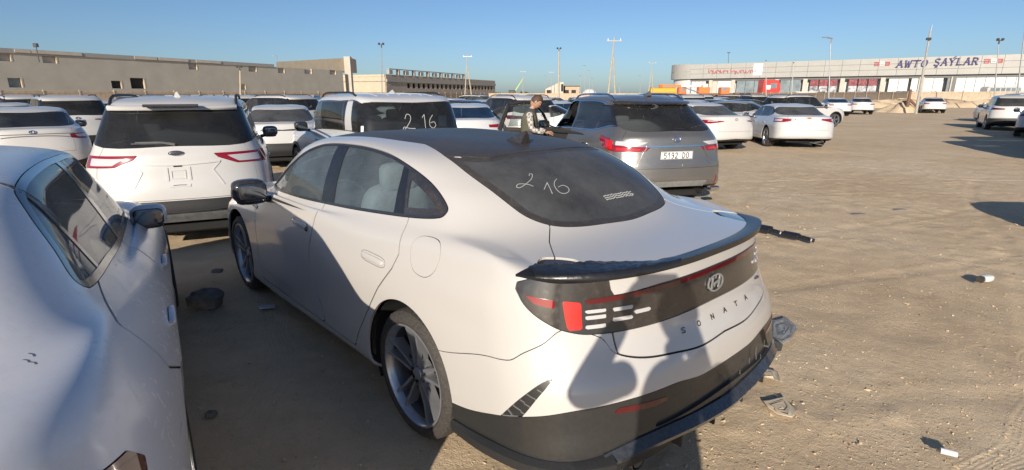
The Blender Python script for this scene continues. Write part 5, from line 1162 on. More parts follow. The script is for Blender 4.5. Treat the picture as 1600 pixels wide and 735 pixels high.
lex=generic_car('crossover_suv',KL,'grey',(44,90,18),12,R=.37,wst='five',wn=64,loc=(*LX,0),yaw=Yaw(LXY),label='titanium grey crossover with white number plate and its driver door open',cat='SUV',
  lamps=[('tail_lamp',[(.50,.905),(.98,.895),(1.25,.935),(1.55,1.10),(1.1,1.075),(.98,.985),(.44,.965)],'redlens',0)],gate=(.86,.66,1.5),lowz=[(0,.40),(1.4,.36)],lowmat='plastic',skid=(.47,.55,'steel'),rails=(-.1,1.6),mir='chrome',finx=.0,plate=.845,plate_txt='5192 DO',lip=(.16,'gloss'),extra=lex_extra,glassm='privacy',sideglass='clearglass',seats='seat',hz=.17,hip=1.42,
  dlo=[(-.58,7.42),(-.3,7.35),(.2,7.18),(1.2,7.12),(2.10,7.12),(2.0,7.35),(1.62,8.72),(1.0,8.82),(.3,8.80),(-.1,8.45)],quart=.05,bump_line=[(0,.66),(1.0,.66),(1.4,.72),(1.8,.80)])
clear_inserts(lex,[[(.48,1.035),(.95,1.045),(.95,.985),(.60,.985)]],'clearlens'); clear_inserts(lex,[[(1.0,1.05),(1.25,1.06),(1.1,.93),(1.0,.92)],[(.60,.945),(.93,.955),(.93,.915),(.58,.92)]],'brightred','brake_lamp')
# swing the front-left door open
def open_door(c,deg,hx,hy):
    for o in [o for o in c.root.children if o.name.startswith('front_door')]:
        if np.mean([v.co[1] for v in o.data.vertices])>0:
            Rm=Matrix.Rotation(math.radians(-deg),4,'Z'); T=Matrix.Translation((hx,hy,0))@Rm@Matrix.Translation((-hx,-hy,0)); o.matrix_local=T
            # window frame that travels with the door and a trim panel on its inside
            q=MB(); fr=[(1.17,1.10),(1.12,1.55),(1.62,1.56),(2.08,1.14)]
            y_=lambda z:.90-(z-1.08)*.52
            pts=[(x,y_(z),z) for x,z in ((1.02,1.08),(1.04,1.30),(1.08,1.53),(1.40,1.575),(1.62,1.555),(1.88,1.36),(2.10,1.12))]
            q.path(pts,.028,8,rad=[.045,.042,.036,.030,.028,.028,.028]); q.obj('window_frame',M['gloss'],o,smooth=40)
            t=MB(); t.box((1.62,.885,.72),(.96,.05,.66),bev=.02); t.box((1.6,.85,.90),(.5,.07,.05),bev=.015); t.obj('door_trim',M['cabin'],o)
open_door(lex,74,2.13,.93)
# boxy white SUV with roof rails, number chalked on its glass
BX=(-1.87,8.67); BXY=.62
KB=kk(K_SUV,ro=.95,fo=.88,wb=2.68,W=.94,H=1.72,belt=1.10,deck=1.09,gx=-.84,gz=1.14,rx=-.66,rz=1.60,mx=-.77,cx=2.3,hx=1.75,ry=.74,rw=.74,mw=.79,gw=.83,er=3.2,nose=1.0)
def box_extra(c,go,rgo):
    Rr=Surf(c.full.V,c.full.N,c.full.A,c.full.T[(c.full.V[c.full.T].mean(1)[:,0]<0)])
    for gs in ([[(.19,1.36),(.15,1.42),(.10,1.40),(.11,1.33),(.20,1.22),(.24,1.20),(.22,1.24),(.14,1.22),(.05,1.215)]],[[(-.09,1.37),(-.13,1.41)],[(-.13,1.41),(-.12,1.22)]],[[(-.27,1.40),(-.21,1.33),(-.20,1.25),(-.25,1.21),(-.30,1.25),(-.28,1.30),(-.22,1.29)]]):
        q=MB()
        for g in gs: P_,N_=sample(Rr,smooth_poly(g,5,closed=False) if len(g)>2 else dens(g,.02),[1,2]); ribbon(q,P_,N_,.010,.001,.001)
        q.obj('chalk_digit',M['chalk'],rgo)
    q=MB()
    for x in(-.3,.1,.5,.9):
        pass
    S2=Surf(c.full.V,c.full.N,c.full.A,c.full.T[(c.full.V[c.full.T].mean(1)[:,2]>1.5)])
    for y in(-.45,-.27,-.09,.09,.27,.45):
        P_,N_=sample(S2,[(x,y) for x in np.linspace(-.40,1.3,9)],[0,1]); ribbon(q,P_,N_,.02,.006,0)
    q.obj('roof_rib',c.paint,c.root)
    q=MB(); q.box((-.55,-.55,1.30),(.01,.14,.16),rz=.0); q.obj('window_sticker',M['paper'],rgo)
    q=MB(); P_,N_=sample(Surf(c.full.V,c.full.N,c.full.A,c.full.T[(c.full.V[c.full.T].mean(1)[:,1]>0)]),[(-.62,1.17),(-.61,1.24)],[0,2]); ribbon(q,P_,N_,.05,.001,.001); q.obj('window_sticker',M['paper'],c.root)
bx=generic_car('boxy_suv',KB,'white2',(40,80,18),10,R=.36,wst='five',wn=48,loc=(*BX,0),yaw=Yaw(BXY),label='boxy white SUV with dark roof rails and chalked number on its black rear window',cat='SUV',
  lamps=[('tail_lamp',[(.75,.72),(1.15,.72),(1.17,1.0),(.75,1.0)],'redlens',0)],gate=(.80,.60,1.5),lowz=[(0,.52),(1.4,.50)],clad=True,rails=(-.25,1.5),mir='gloss',finx=.15,extra=box_extra,rglass=(.80,.70),glassm='privacy',sideglass='clearglass',quart=.0,
  dlo=[(-.66,7.2),(-.3,7.2),(.2,7.18),(1.2,7.12),(1.85,7.12),(1.83,7.35),(1.48,8.60),(1.0,8.74),(.3,8.74),(-.55,8.70)],hz=.18,hip=1.35)
flat(LX,LXY,2.79); flat(BX,BXY,2.68)
# white column between rear door glass and rear quarter glass of the boxy SUV
def dpillar(c,x0,x1):
    for sg in(1,-1):
        F=c.full; R_=compact(Surf(F.V,F.N,F.A,F.T[(F.V[F.T].mean(1)[:,1]*sg>0)])); i,_=split(R_,np.maximum(np.maximum(R_.V[:,0]-x1+(R_.A[:,1]-7)*.02,x0+(R_.A[:,1]-7)*.03-R_.V[:,0]),np.maximum(7.15-R_.A[:,1],R_.A[:,1]-8.8)))
        panel('side_pillar',i,c.paint,c.root,rim=.008,off=.001)
dpillar(bx,-.30,-.02)
def oval_badge(c,z,rx=.055,rz=.03,mat='chrome'):
    Rr=Surf(c.full.V,c.full.N,c.full.A,c.full.T[(c.full.V[c.full.T].mean(1)[:,0]<0)]); cp,cn=sample(Rr,[(0,z)],[1,2]); ux,uz=basis(cn[0]); q=MB(); badge_ring(q,cp[0],cn[0],ux,uz,rx,rz,.010,20,.008); badge_ring(q,cp[0],cn[0],ux,uz,rx*.45,rz*.95,.007,16,.008); q.obj('emblem',M[mat],c.root)
def bow_badge(c,z):
    Rr=Surf(c.full.V,c.full.N,c.full.A,c.full.T[(c.full.V[c.full.T].mean(1)[:,0]<0)]); cp,cn=sample(Rr,[(0,z)],[1,2]); q=MB(); q.box(cp[0],(.02,.15,.028)); q.box(cp[0],(.02,.07,.05)); q.obj('emblem',M['amber'],c.root)
LWS=[(0,.42),(.9,.40),(1.4,.38)]
def sedan(lbl,loc,yaw,paint='white',k=None,lamps=None,res=(30,60,14),grp=None,detail=1,badge='oval',bz=.97,lowz=LWS,wn=36,gate=(.60,.62,1.0),**o):
    c=generic_car('sedan',k or K_SED,paint,res,8 if detail else 5,R=.335,wst=o.pop('wst','five'),wn=wn,loc=(*loc,0),yaw=Yaw(yaw),label=lbl,cat='car',group=grp,lamps=lamps or [('tail_lamp',[(.50,.86),(1.20,.84),(1.32,.93),(1.1,.95),(.50,.93)],'redlens',0)],gate=gate,lowz=lowz,bump_line=[(0,.64),(.9,.66),(1.3,.76)],detail=detail,mir=o.pop('mir',paint),**o)
    if badge=='oval': oval_badge(c,bz)
    if badge=='bow': bow_badge(c,bz)
    return c
def suv(lbl,loc,yaw,paint='white',k=None,lamps=None,res=(30,60,14),grp=None,detail=1,lowz=[(0,.60),(1.0,.58),(1.5,.5)],wn=36,**o):
    c=generic_car('suv',k or K_SUV,paint,res,8 if detail else 5,R=.355,wst=o.pop('wst','five'),wn=wn,loc=(*loc,0),yaw=Yaw(yaw),label=lbl,cat='SUV',group=grp,lamps=lamps or [('tail_lamp',[(.45,1.0),(1.35,.97),(1.55,1.08),(1.1,1.09),(.45,1.05)],'darkred',0)],gate=(.80,.62,1.5),lowz=lowz,lip=(.10,paint),rails=o.pop('rails',(-.3,1.5)),hz=.16,detail=detail,mir=o.pop('mir',paint),**o)
    oval_badge(c,1.12 if (k or K_SUV)['gz']>1.15 else 1.08); return c
FAR=1
def lo(px,Y,z=0): 
    p=at(px,Y,z); return (p[0],p[1])
def axle(rear,yaw,ro): return (rear[0]-math.sin(yaw)*ro, rear[1]+math.cos(yaw)*ro)
# right-hand cars
def mal_extra(c,go,rgo): 
    q=MB(); q.tube((-1.0,-.55,.26),(-.6,-.1,.16),.02,.015,6); q.tube((-.9,-.2,.22),(-1.0,-.6,.14),.012,.012,6); q.obj('hanging_trim',M['greyplastic'],c.root)
mal=sedan('white sedan with bow-shaped badge and dented left door, right of centre',(9.47,18.0),-.13,'white2',kk(K_SED,ro=1.15,gx=-.75,gz=1.06,rx=-.1,H=1.40,rz=1.32,belt=.95,deck=1.0),[('tail_lamp',[(.42,.92),(.75,.86),(1.25,.84),(1.30,.97),(.42,.965)],'redlens',0)],res=(36,70,14),badge='bow',bz=.985,extra=mal_extra,glassm='dusty',lowz=[(0,.36),(1.4,.33)])
clear_inserts(mal,[[(.80,.945),(1.16,.945),(1.14,.88),(.82,.885)]])
camry=sedan('white sedan seen from behind just right of the grey crossover',(6.44,17.3),.338,'white',kk(K_SED,ro=1.12),[('tail_lamp',[(.46,.915),(.85,.86),(1.35,.87),(1.42,.95),(.85,.965),(.46,.93)],'redlens',0)],glassm='dusty',lowz=[(0,.40),(.8,.36),(1.3,.30)])
clear_inserts(camry,[[(.60,.945),(.95,.945),(.95,.915),(.66,.925)]])
silver=sedan('silver sedan with dark tinted windows behind the two white sedans right of centre',axle(lo(1215,22),.95,1.0),1.0,'silver',badge=None,res=(20,40,10),wn=28,sideglass='privacy')
suv('white crossover with black wheel-arch trim pointing right, alone beside the open ground',(14.6,29.5),-1.30,'white',kk(K_SUV,wb=2.85,fo=.95),clad=True,res=(24,70,20),wn=40,sideglass='privacy',mir='white')
s1=sedan('small white sedan before the dirt bank, left of the leaning pole',(at(1361,47)[0],48.5),-.42,'white',badge=None,detail=0,res=(14,30,8),wn=20)
r=copy_tree(s1.root); r.location=(at(1476,50)[0],51.5,0); r.rotation_euler=(0,0,Yaw(-.50)); r['label']='small white sedan just right of the leaning pole in front of the far wall'
r=copy_tree(s1.root); r.location=(at(1256,52)[0],53,0); r.rotation_euler=(0,0,Yaw(-.35)); r['label']='small white sedan half hidden behind the bonnet of the crossover with black arch trim'
# cars left
cor=sedan('white sedan with slim dark boot strip at far left',(-9.85,11.0),.74,'white',kk(K_SED,ro=1.0,wb=2.70,W=.90),[('tail_lamp',[(.60,.87),(.85,.84),(1.28,.87),(1.20,.97),(.60,.945)],'redlens',0),],glassm='privacy',lowz=[(0,.40),(.5,.40),(1.05,.50),(1.3,.42)],bz=1.0)
clear_inserts(cor,[[(.68,.93),(.92,.94),(.92,.875),(.74,.88)]])
q=MB(); q.box((-1.0,0,.965),(.02,1.25,.012),bev=.003); q.obj('boot_strip',M['gloss'],cor.root)
ven=suv('white crossover with slim dark tail lamps and plateless tailgate, behind the far-left sedan',axle(lo(136,14.6),.80,.96),.80,'white',kk(K_SUV,W=.92),lamps=[('tail_lamp',[(.40,1.035),(.9,1.0),(1.5,.98),(1.6,1.06),(.9,1.06),(.40,1.06)],'darkred',0)],lowz=[(0,.70),(1.0,.70),(1.5,.6)],rails=(.0,1.4),glassm='privacy')
sed2=sedan('white sedan with dusty rear window and dark bumper, between two white SUVs',axle(lo(448,12.2),.40,1.0),.40,'white',kk(K_SED,ro=1.0),[('tail_lamp',[(.0,.90),(.6,.90),(1.3,.93),(1.3,.99),(.6,.95),(0,.925)],'smoke',0)],glassm='dusty',lowz=[(0,.62),(.9,.62),(1.3,.5)],badge=None)
suv('white crossover with roof bars and red slit tail lamps, left of centre',axle(lo(497,19.5),1.12,.9),1.12,'white',kk(K_SUV),rails=(-.2,1.4),glassm='privacy',sideglass='glass')
# farther rows
PA=suv('white crossover parked far left below the building with blank openings',axle(lo(66,20),1.0,.9),1.02,'white',detail=0,res=(16,34,8),wn=20)
PS=sedan('white sedan roof showing in the far left corner',axle(lo(20,16.2),.72,1.0),.72,'white',detail=0,res=(16,34,8),wn=20,badge=None)
PD=sedan('dark sedan at the far left edge near the perimeter wall',axle(lo(22,24),.5,1.0),.6,'dark',detail=0,res=(16,34,8),wn=20,badge=None)
PSV=sedan('pale blue-grey sedan beyond the boxy SUV, left of the open door',axle(lo(742,14.2),.22,1.0),.15,'white2',detail=0,res=(20,40,10),wn=24,badge=None,glassm='blueglass')
def put(src,px,Y,yaw,lbl,grp=None):
    r=copy_tree(src.root); x,y=axle(lo(px,Y),yaw,1.0); r.location=(x,y,0); r.rotation_euler=(0,0,Yaw(yaw)); r['label']=lbl
    if grp: r['group']=grp
    return r
put(PS,190,22,.9,'white sedan peeking out between the far-left crossover and the compact SUV')
put(PD,200,30,.6,'dark sedan deep in the row behind the far-left crossover')
put(PA,392,24,.6,'white crossover seen over the wing of the compact SUV with oval badge')
put(PS,372,33,.5,'white sedan far back right of the compact SUV roof')
put(PD,410,34,-1.9,'dark car facing the camera far back over the compact SUV')
put(PA,300,40,1.1,'white crossover far back hidden behind the compact SUV roof')
# the pale car framed by the open door window, pointing left
wcar=sedan('pale white sedan framed in the open door window',(at(806,17.5)[0]+1.4,17.5),1.45,'white2',detail=1,res=(20,50,14),wn=40,badge=None)
put(PA,850,16.5,.5,'white crossover directly behind the man in the vest')
put(PSV,885,21,.2,'white sedan behind the roofline of the grey crossover')
put(PD,765,27,1.2,'dark crossover-height sedan left of the open door, far back')
put(PS,742,36,.9,'white sedan in the far row above the boxy SUV, left of the door')
put(PD,800,40,.4,'dark sedan in the far row above the open door')
put(PS,700,52,.7,'white sedan in the last row, left of centre')
put(PA,820,46,.2,'white crossover in the last row behind the man')
put(PS,905,60,.1,'white sedan in the last row over the grey crossover')
put(PS,1010,40,.1,'white sedan far back over the grey crossover roof')
put(PD,1075,34,.4,'dark sedan over the right shoulder of the grey crossover')
put(PA,1100,44,-.2,'white crossover far back between crossover and white sedan')
put(PD,1165,28,1.35,'dark long sedan behind the silver sedan')
put(PD,1215,30,1.4,'dark sedan behind the sedan with bow-shaped badge')
put(PS,1125,38,.9,'white sedan in the far row right of the grey crossover')
put(PS,945,52,-.3,'white sedan in the last row near centre right')
# right edge
van=suv('white people carrier pointing left at the right edge, front wheel showing',(at(1513,34)[0]+5.0,34.6),1.45,'white',kk(K_SUV,hx=2.1,cx=3.15,wb=2.85,H=1.80,rz=1.7,nose=.86,fo=.78),detail=1,res=(20,60,20),wn=40,rails=None,sideglass='privacy')
rs=suv('white crossover at the right edge, its shaded black bumper overlapping the people carrier',axle(lo(1580,26),-.60,.9),-.60,'white',kk(K_SUV),detail=1,res=(24,50,12),wn=40,rails=None,glassm='glass')
rb=sedan('white car cut off by the right edge, only its bumper corner showing',axle(lo(1630,21.5),-.75,1.0),-.75,'white2',detail=1,res=(20,50,16),wn=36,badge=None)
# ---------------- perimeter wall ----------------
M['wallpanel']=simple('wall_plaster',(.45,.36,.265),.9,var=.18,scale=2.2,bmp=.2)
M['concrete']=simple('concrete',(.34,.33,.31),.85,var=.15,scale=6,bmp=.15)
M['render_grey']=simple('grey_render',(.45,.42,.36),.95,var=.08,scale=.35,bmp=.1)
M['cream']=simple('cream_render',(.50,.42,.31),.9,var=.08,scale=.8)
M['pale']=simple('pale_stone',(.52,.47,.40),.85,var=.10,scale=.8)
M['brick']=simple('weathered_blocks',(.38,.33,.27),.95,var=.30,scale=1.6)
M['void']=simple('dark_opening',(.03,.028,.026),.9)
M['cladding']=simple('aluminium_cladding',(.37,.36,.335),.45,var=.05,scale=.6)
M['cladwhite']=simple('white_panel',(.62,.62,.60),.5,var=.05,scale=.5)
M['shopglass']=simple('shop_glass',(.20,.24,.26),.12,var=.3,scale=.4,coat=.6)
M['shopred']=simple('red_poster',(.22,.055,.065),.5,var=.8,scale=2.6)
M['carposter']=simple('faded_car_poster',(.36,.36,.38),.5,var=.75,scale=1.1)
M['purple']=simple('purple_letter',(.045,.035,.16),.4)
M['scrred']=simple('red_letter',(.48,.06,.08),.4); M['scrwhite']=simple('white_letter',(.75,.74,.72),.4)
M['rust']=simple('rusty_steel',(.16,.09,.06),.8,var=.3)
M['polewood']=simple('weathered_pole',(.40,.35,.27),.85,var=.15,scale=3)
M['foliage']=simple('scrub_foliage',(.055,.075,.03),.9,var=.5,scale=.6)
def wall_run(pts):
    w=thing('perimeter_wall',(pts[0][0],pts[0][1],0),0,'long low sand-coloured panel wall enclosing the car lot','wall'); ox,oy=pts[0]
    pan=MB(); pan.box((0,0,1.08),(3.84,.12,2.16),bev=.02); pan.box((0,-.07,1.9),(3.84,.03,.10)); pm=None
    cap=MB(); cap.box((0,0,2.19),(3.9,.22,.07)); pm_=None
    post=MB(); post.box((0,0,1.12),(.14,.22,2.24),bev=.01); post.box((0,0,2.34),(.03,.03,.30),ry=.3)
    n=0; po=ca=pa=None
    for (a,b) in zip(pts[:-1],pts[1:]):
        a=np.array(a);b=np.array(b); L=np.hypot(*(b-a)); k=max(1,int(round(L/4))); ang=math.atan2(b[1]-a[1],b[0]-a[0])
        for i in range(k):
            c_=a+(b-a)*(i+.5)/k; e_=a+(b-a)*i/k
            if pa is None:
                pa=pan.obj('panel',M['wallpanel'],w); po=post.obj('post',M['wallpanel'],w); p_,q_=pa,po
            else:
                p_=pa.copy();q_=po.copy(); COL.objects.link(p_);COL.objects.link(q_); p_.parent=w;q_.parent=w
            dz=random.uniform(-.03,.04)
            p_.location=(c_[0]-ox,c_[1]-oy,dz); p_.rotation_euler=(0,0,ang); p_.scale=(L/k/4,1,1); q_.location=(e_[0]-ox,e_[1]-oy,dz); q_.rotation_euler=(0,random.uniform(-.05,.05),ang)
    return w
wall_run([(-72,34),(-58,62),(-28,121),(-8,186),(62,182),(64,118),(61,84),(112,80)])
# ---------------- long grey warehouse ----------------
def facade(a,b,z1,name,mat,openings,parent,thick=.6,z0=0):
    """wall from a to b with rectangular openings [(u0,u1,z0,z1)] left through it; one mesh"""
    a=np.array(a,float);b=np.array(b,float); L=np.hypot(*(b-a)); d=(b-a)/L; nn=np.array([-d[1],d[0]])
    us=sorted({0,L}|{o[0] for o in openings}|{o[1] for o in openings}); zs=sorted({z0,z1}|{o[2] for o in openings}|{o[3] for o in openings}); mb=MB()
    for u0,u1 in zip(us[:-1],us[1:]):
        for q0,q1 in zip(zs[:-1],zs[1:]):
            um,zm=(u0+u1)/2,(q0+q1)/2
            if any(o[0]<um<o[1] and o[2]<zm<o[3] for o in openings): continue
            c_=a+d*um; mb.box((c_[0],c_[1],zm),(u1-u0,thick,q1-q0),rz=math.atan2(d[1],d[0]))
    o=mb.obj(name,mat,parent); return o,a,d,nn,L
wh=thing('warehouse',(0,0,0),0,'long grey rendered industrial building with small blank windows behind the left wall','building')
A=np.array((-106.,54.)); B=np.array((-51.5,167.)); Lw=float(np.hypot(*(B-A))); dW=(B-A)/Lw
def u_at(px):
    # distance along the facade where image column px meets it
    t=(px-800)/824/math.cos(math.radians(14.9))*1.0; t=(px-800)/824*(1/math.cos(math.radians(0)))
    k=(px-800)/824*math.cos(math.radians(14.9))
    # X = k*Y
    u=(k*A[1]-A[0])/(dW[0]-k*dW[1]); return u
def ztop(px,y):
    u=u_at(px); Y=A[1]+dW[1]*u; return 1.7+(148-y)/824*Y*math.cos(math.radians(14.9))*1.04
ops=[]
for (x0,x1,y0,y1) in((16,39,124,139),(176,193,128,142),(206,229,124,144),(374,385,133,142)): 
    ops.append((u_at(x0),u_at(x1),ztop((x0+x1)/2,y1)-.3,ztop((x0+x1)/2,y0)))
high=[]
for (x0,x1,y0,y1) in((6,31,89,100),(77,100,93,103),(300,314,103,112),(392,405,107,115),(437,448,110,117),(478,490,111,118),(517,527,113,119)):
    high.append((u_at(x0),u_at(x1),ztop((x0+x1)/2,y1),ztop((x0+x1)/2,y0)))
fo,_,_,_,_=facade(A,B,8.6,'front_wall',M['render_grey'],ops+high,wh)
nn=np.array([-dW[1],dW[0]])
for i,o_ in enumerate(ops+high):
    c_=A+dW*(o_[0]+o_[1])/2; mb=MB(); ang=math.atan2(dW[1],dW[0]); 
    mb.box((c_[0]+nn[0]*.22,c_[1]+nn[1]*.22,(o_[2]+o_[3])/2),(o_[1]-o_[0],.05,o_[3]-o_[2]),rz=ang)
    w_=mb.obj('window',[M['shopglass'],M['void'],M['void'],M['render_grey'],M['render_grey'],M['pale'],M['render_grey'],M['render_grey'],M['render_grey'],M['pale'],M['pale']][i],wh)
    mb=MB(); e_=A+dW*o_[1]; mb.box((e_[0]-dW[0]*.1+nn[0]*-.02,e_[1]-dW[1]*.1-nn[1]*.02,(o_[2]+o_[3])/2),(.22,.62,o_[3]-o_[2]),rz=ang); mb.obj('window_reveal',M['cream'],w_)  # right-hand jamb only: its sunlit tone is put into the cream colour
mb=MB(); ang=math.atan2(dW[1],dW[0])
cpt=lambda u0,u1,z0,z1,t,off: mb.box(tuple(A+dW*(u0+u1)/2+nn*off)+((z0+z1)/2,),(u1-u0,t,z1-z0),rz=ang)
cpt(0,Lw*.80,8.6,9.35,.9,0); mb.obj('parapet',M['concrete'],wh)
for (p0,p1) in((62,138),(36,60),(218,252),(255,300),(312,350)):
    mb=MB(); cpt(u_at(p0),u_at(p1),8.75,9.30,.1,-.50); mb.obj('coping_patch',M['pale'],wh)
mb=MB(); cpt(0,Lw,.0,2.9,.12,-.33); mb.obj('plinth_band',M['render_grey'],wh)
# end wall and raised block
E0=B; E1=B+nn*26
mb=MB(); m_=(E0+E1)/2; mb.box((m_[0],m_[1],4.3),(26,.6,8.6),rz=math.atan2(nn[1],nn[0])); mb.obj('end_wall',M['render_grey'],wh)
mb=MB(); mb.V=[]; p=at(438,150); q=at(552,172)
mb.add([(p[0],p[1],8.6),(q[0],q[1],8.6),(q[0],q[1],12.8),(p[0],p[1],10.3),(p[0]-1,p[1]+10,8.6),(q[0]-1,q[1]+10,8.6),(q[0]-1,q[1]+10,12.8),(p[0]-1,p[1]+10,10.3)],[(0,1,2,3),(5,4,7,6),(1,5,6,2),(4,0,3,7),(3,2,6,7),(0,4,5,1)]); mb.obj('raised_parapet',M['cream'],wh)
mb=MB(); q=at(549,171.2); mb.box((q[0],q[1]-.6,6.5),(1.9,1.9,13.0)); mb.obj('corner_pier',M['render_grey'],wh)
mb=MB(); C1=A+nn*26; c_=(A+B)/2+nn*13; mb.box((c_[0],c_[1],8.35),(Lw,26,.3),rz=ang); mb.obj('roof',M['concrete'],wh)
# ---------------- unfinished two-storey block ----------------
ub=thing('unfinished_building',(0,0,0),0,'weathered two-storey block building with a row of dark openings, left of centre','building')
A2=np.array(at(604,205)[:2]); B2=np.array(at(773,300)[:2]); d2=(B2-A2); L2=float(np.hypot(*d2)); d2/=L2; n2=np.array([-d2[1],d2[0]]); a2=math.atan2(d2[1],d2[0])
opn=[]; k=22
for i in range(k): u=L2*(.14+.84*i/k); opn.append((u,u+L2*.84/k*.62,4.2,6.1))
facade(A2,B2,9.0,'front_wall',M['brick'],opn,ub)
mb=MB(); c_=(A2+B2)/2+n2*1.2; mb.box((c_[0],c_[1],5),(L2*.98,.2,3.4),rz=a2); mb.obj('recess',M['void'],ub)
mb=MB(); c_=(A2+B2)/2-n2*.5; mb.box((c_[0],c_[1],6.9),(L2,.5,1.0),rz=a2); mb.obj('floor_slab',M['concrete'],ub)
mb=MB(); c_=A2+n2*14; mb.box((c_[0],c_[1],4.2),(28,.6,8.4),rz=a2+math.pi/2); mb.box((c_[0],c_[1],8.6),(28,1.0,.8),rz=a2+math.pi/2); mb.obj('end_wall',M['cream'],ub)
mb=MB(); c_=A2+n2*14-d2*.5; mb.box((c_[0],c_[1],6.6),(28,.25,.25),rz=a2+math.pi/2); mb.obj('string_course',M['brick'],ub)
mb=MB(); c_=(A2+B2)/2+n2*14; mb.box((c_[0],c_[1],8.9),(L2,28,.3),rz=a2); mb.obj('roof',M['concrete'],ub)
for i in range(12):
    mb=MB(); u=L2*(.03+.055*i); c_=A2+d2*u; mb.box((c_[0],c_[1],10.0),(.9 if i%2 else 2.2,1.2,2.0 if i%2 else 1.5),rz=a2); mb.obj('roof_stub',M['brick'] if i%3 else M['concrete'],ub)
mb=MB(); c_=A2+d2*L2*.33; mb.box((c_[0],c_[1],11.1),(L2*.62,1.0,.3),rz=a2); mb.obj('roof_beam',M['concrete'],ub)
# ---------------- showroom ----------------
sh=thing('showroom',(0,0,0),0,'long pale car showroom with purple lettering on its fascia, behind the right wall','building')
S0=np.array(at(1075,182)[:2]); S1=np.array(at(1600,134)[:2]); S1=S0+(S1-S0)*1.35; Ls=float(np.hypot(*(S1-S0))); dS=(S1-S0)/Ls; nS=np.array([-dS[1],dS[0]]); aS=math.atan2(dS[1],dS[0])
def us(px): k=(px-800)/824*math.cos(math.radians(14.9)); return (k*S0[1]-S0[0])/(dS[0]-k*dS[1])
def zs(px,y): Y=S0[1]+dS[1]*us(px); return 1.7+(148-y)/824*Y*math.cos(math.radians(14.9))*1.045
def sbox(name,mat,u0,u1,z0,z1,t=.3,off=0,parent=None):
    mb=MB(); c_=S0+dS*(u0+u1)/2+nS*off; mb.box((c_[0],c_[1],(z0+z1)/2),(u1-u0,t,z1-z0),rz=aS); return mb.obj(name,mat,parent or sh)
zf0=zs(1300,122); zf1=zs(1300,98.5)
n_=26
for i in range(n_):
    for j in range(3):
        u0=Ls*i/n_;u1=Ls*(i+1)/n_; z0=zf0+(zf1-zf0)*j/3; z1=zf0+(zf1-zf0)*(j+1)/3
        sbox('fascia_panel',M['cladding'],u0+.03,u1-.03,z0+.03,z1-.03,.3,0)
sbox('fascia_backing',M['concrete'],0,Ls,zf0,zf1-.1,.2,.2)
sbox('soffit_board',M['greyplastic'],0,Ls,zf0-.75,zf0,.3,.9); sbox('roof',M['concrete'],0,Ls,zf1-.5,zf1-.2,22,11.3)
# curved left corner
V=[];F=[];cc=S0+nS*9
for ring,(z0,z1,mt) in enumerate(((zf0,zf0+(zf1-zf0)*.5,0),(zf0+(zf1-zf0)*.52,zf1+.2,0))):
    mb=MB(); seg=14; V=[]
    for i in range(seg+1):
        t=math.radians(-90-95*i/seg); p=cc+dS*math.cos(t)*9+(-nS)*math.sin(t)*-9*1.0
        p=cc+dS*(9*math.cos(t))+nS*(9*math.sin(t))
        for r_,z_ in((1,z0),(1,z1),(.97,z1),(.97,z0)): q=cc+(p-cc)*r_; V.append((q[0],q[1],z_))
    F=[(4*i+j,4*i+4+j,4*i+4+(j+1)%4,4*i+(j+1)%4) for i in range(seg) for j in range(4)]+[(0,1,2,3),tuple(range(4*seg,4*seg+4))]
    mb.add(V,F); mb.obj('curved_fascia',M['cladding'],sh)
mb=MB(); V=[]
for i in range(15):
    t=math.radians(-90-95*i/14); p=cc+dS*(8*math.cos(t))+nS*(8*math.sin(t)); V+= [(p[0],p[1],0),(p[0],p[1],zf0)]
mb.add(V,[(2*i,2*i+2,2*i+3,2*i+1) for i in range(14)]); mb.obj('curved_wall',M['cladwhite'],sh)
# ground-floor bays
bays=[(1042,1100,'cladwhite'),(1105,1118,'pale'),(1118,1140,'cladwhite'),(1148,1190,'shopglass'),(1216,1248,'shopglass'),(1262,1306,'shopred'),(1322,1368,'shopred'),(1385,1416,'cladwhite'),(1420,1436,'cladwhite'),(1440,1470,'cladwhite'),(1476,1484,'shopglass'),(1490,1600,'cladwhite')]
zb=zf0-.5
for (p0,p1,mt) in bays:
    u0,u1=us(max(p0,1078)),us(p1); k=max(1,int(round((p1-p0)/15)))
    for i in range(k):
        a_,b_=u0+(u1-u0)*i/k,u0+(u1-u0)*(i+1)/k
        if mt=='shopred': 
            sbox('poster',M['shopred'],a_+.15,b_-.15,zb-2.1,zb-.1,.08,.95); sbox('poster',M['carposter'],a_+.15,b_-.15,zb-4.2,zb-2.15,.08,.95); sbox('window_pane',M['shopglass'],a_+.12,b_-.12,.5,zb-4.25,.08,1.0)
        else: sbox('window_pane' if mt=='shopglass' else 'wall_panel',M[mt],a_+.05,b_-.05,.2,zb,.12,1.0)
for px in(1108,1143,1194,1211,1255,1313,1376,1436,1486): sbox('column',M['pale'],us(px)-.55,us(px)+.55,0,zb,.5,.7)
sbox('dark_reveal',M['greyplastic'],us(1484),us(1490),0,zb,.4,.6)
sbox('rear_wall',M['cladwhite'],0,Ls,0,zb,.2,3)
sbox('forecourt',M['concrete'],-3,Ls,0,.9,16,-8)['kind']='structure'
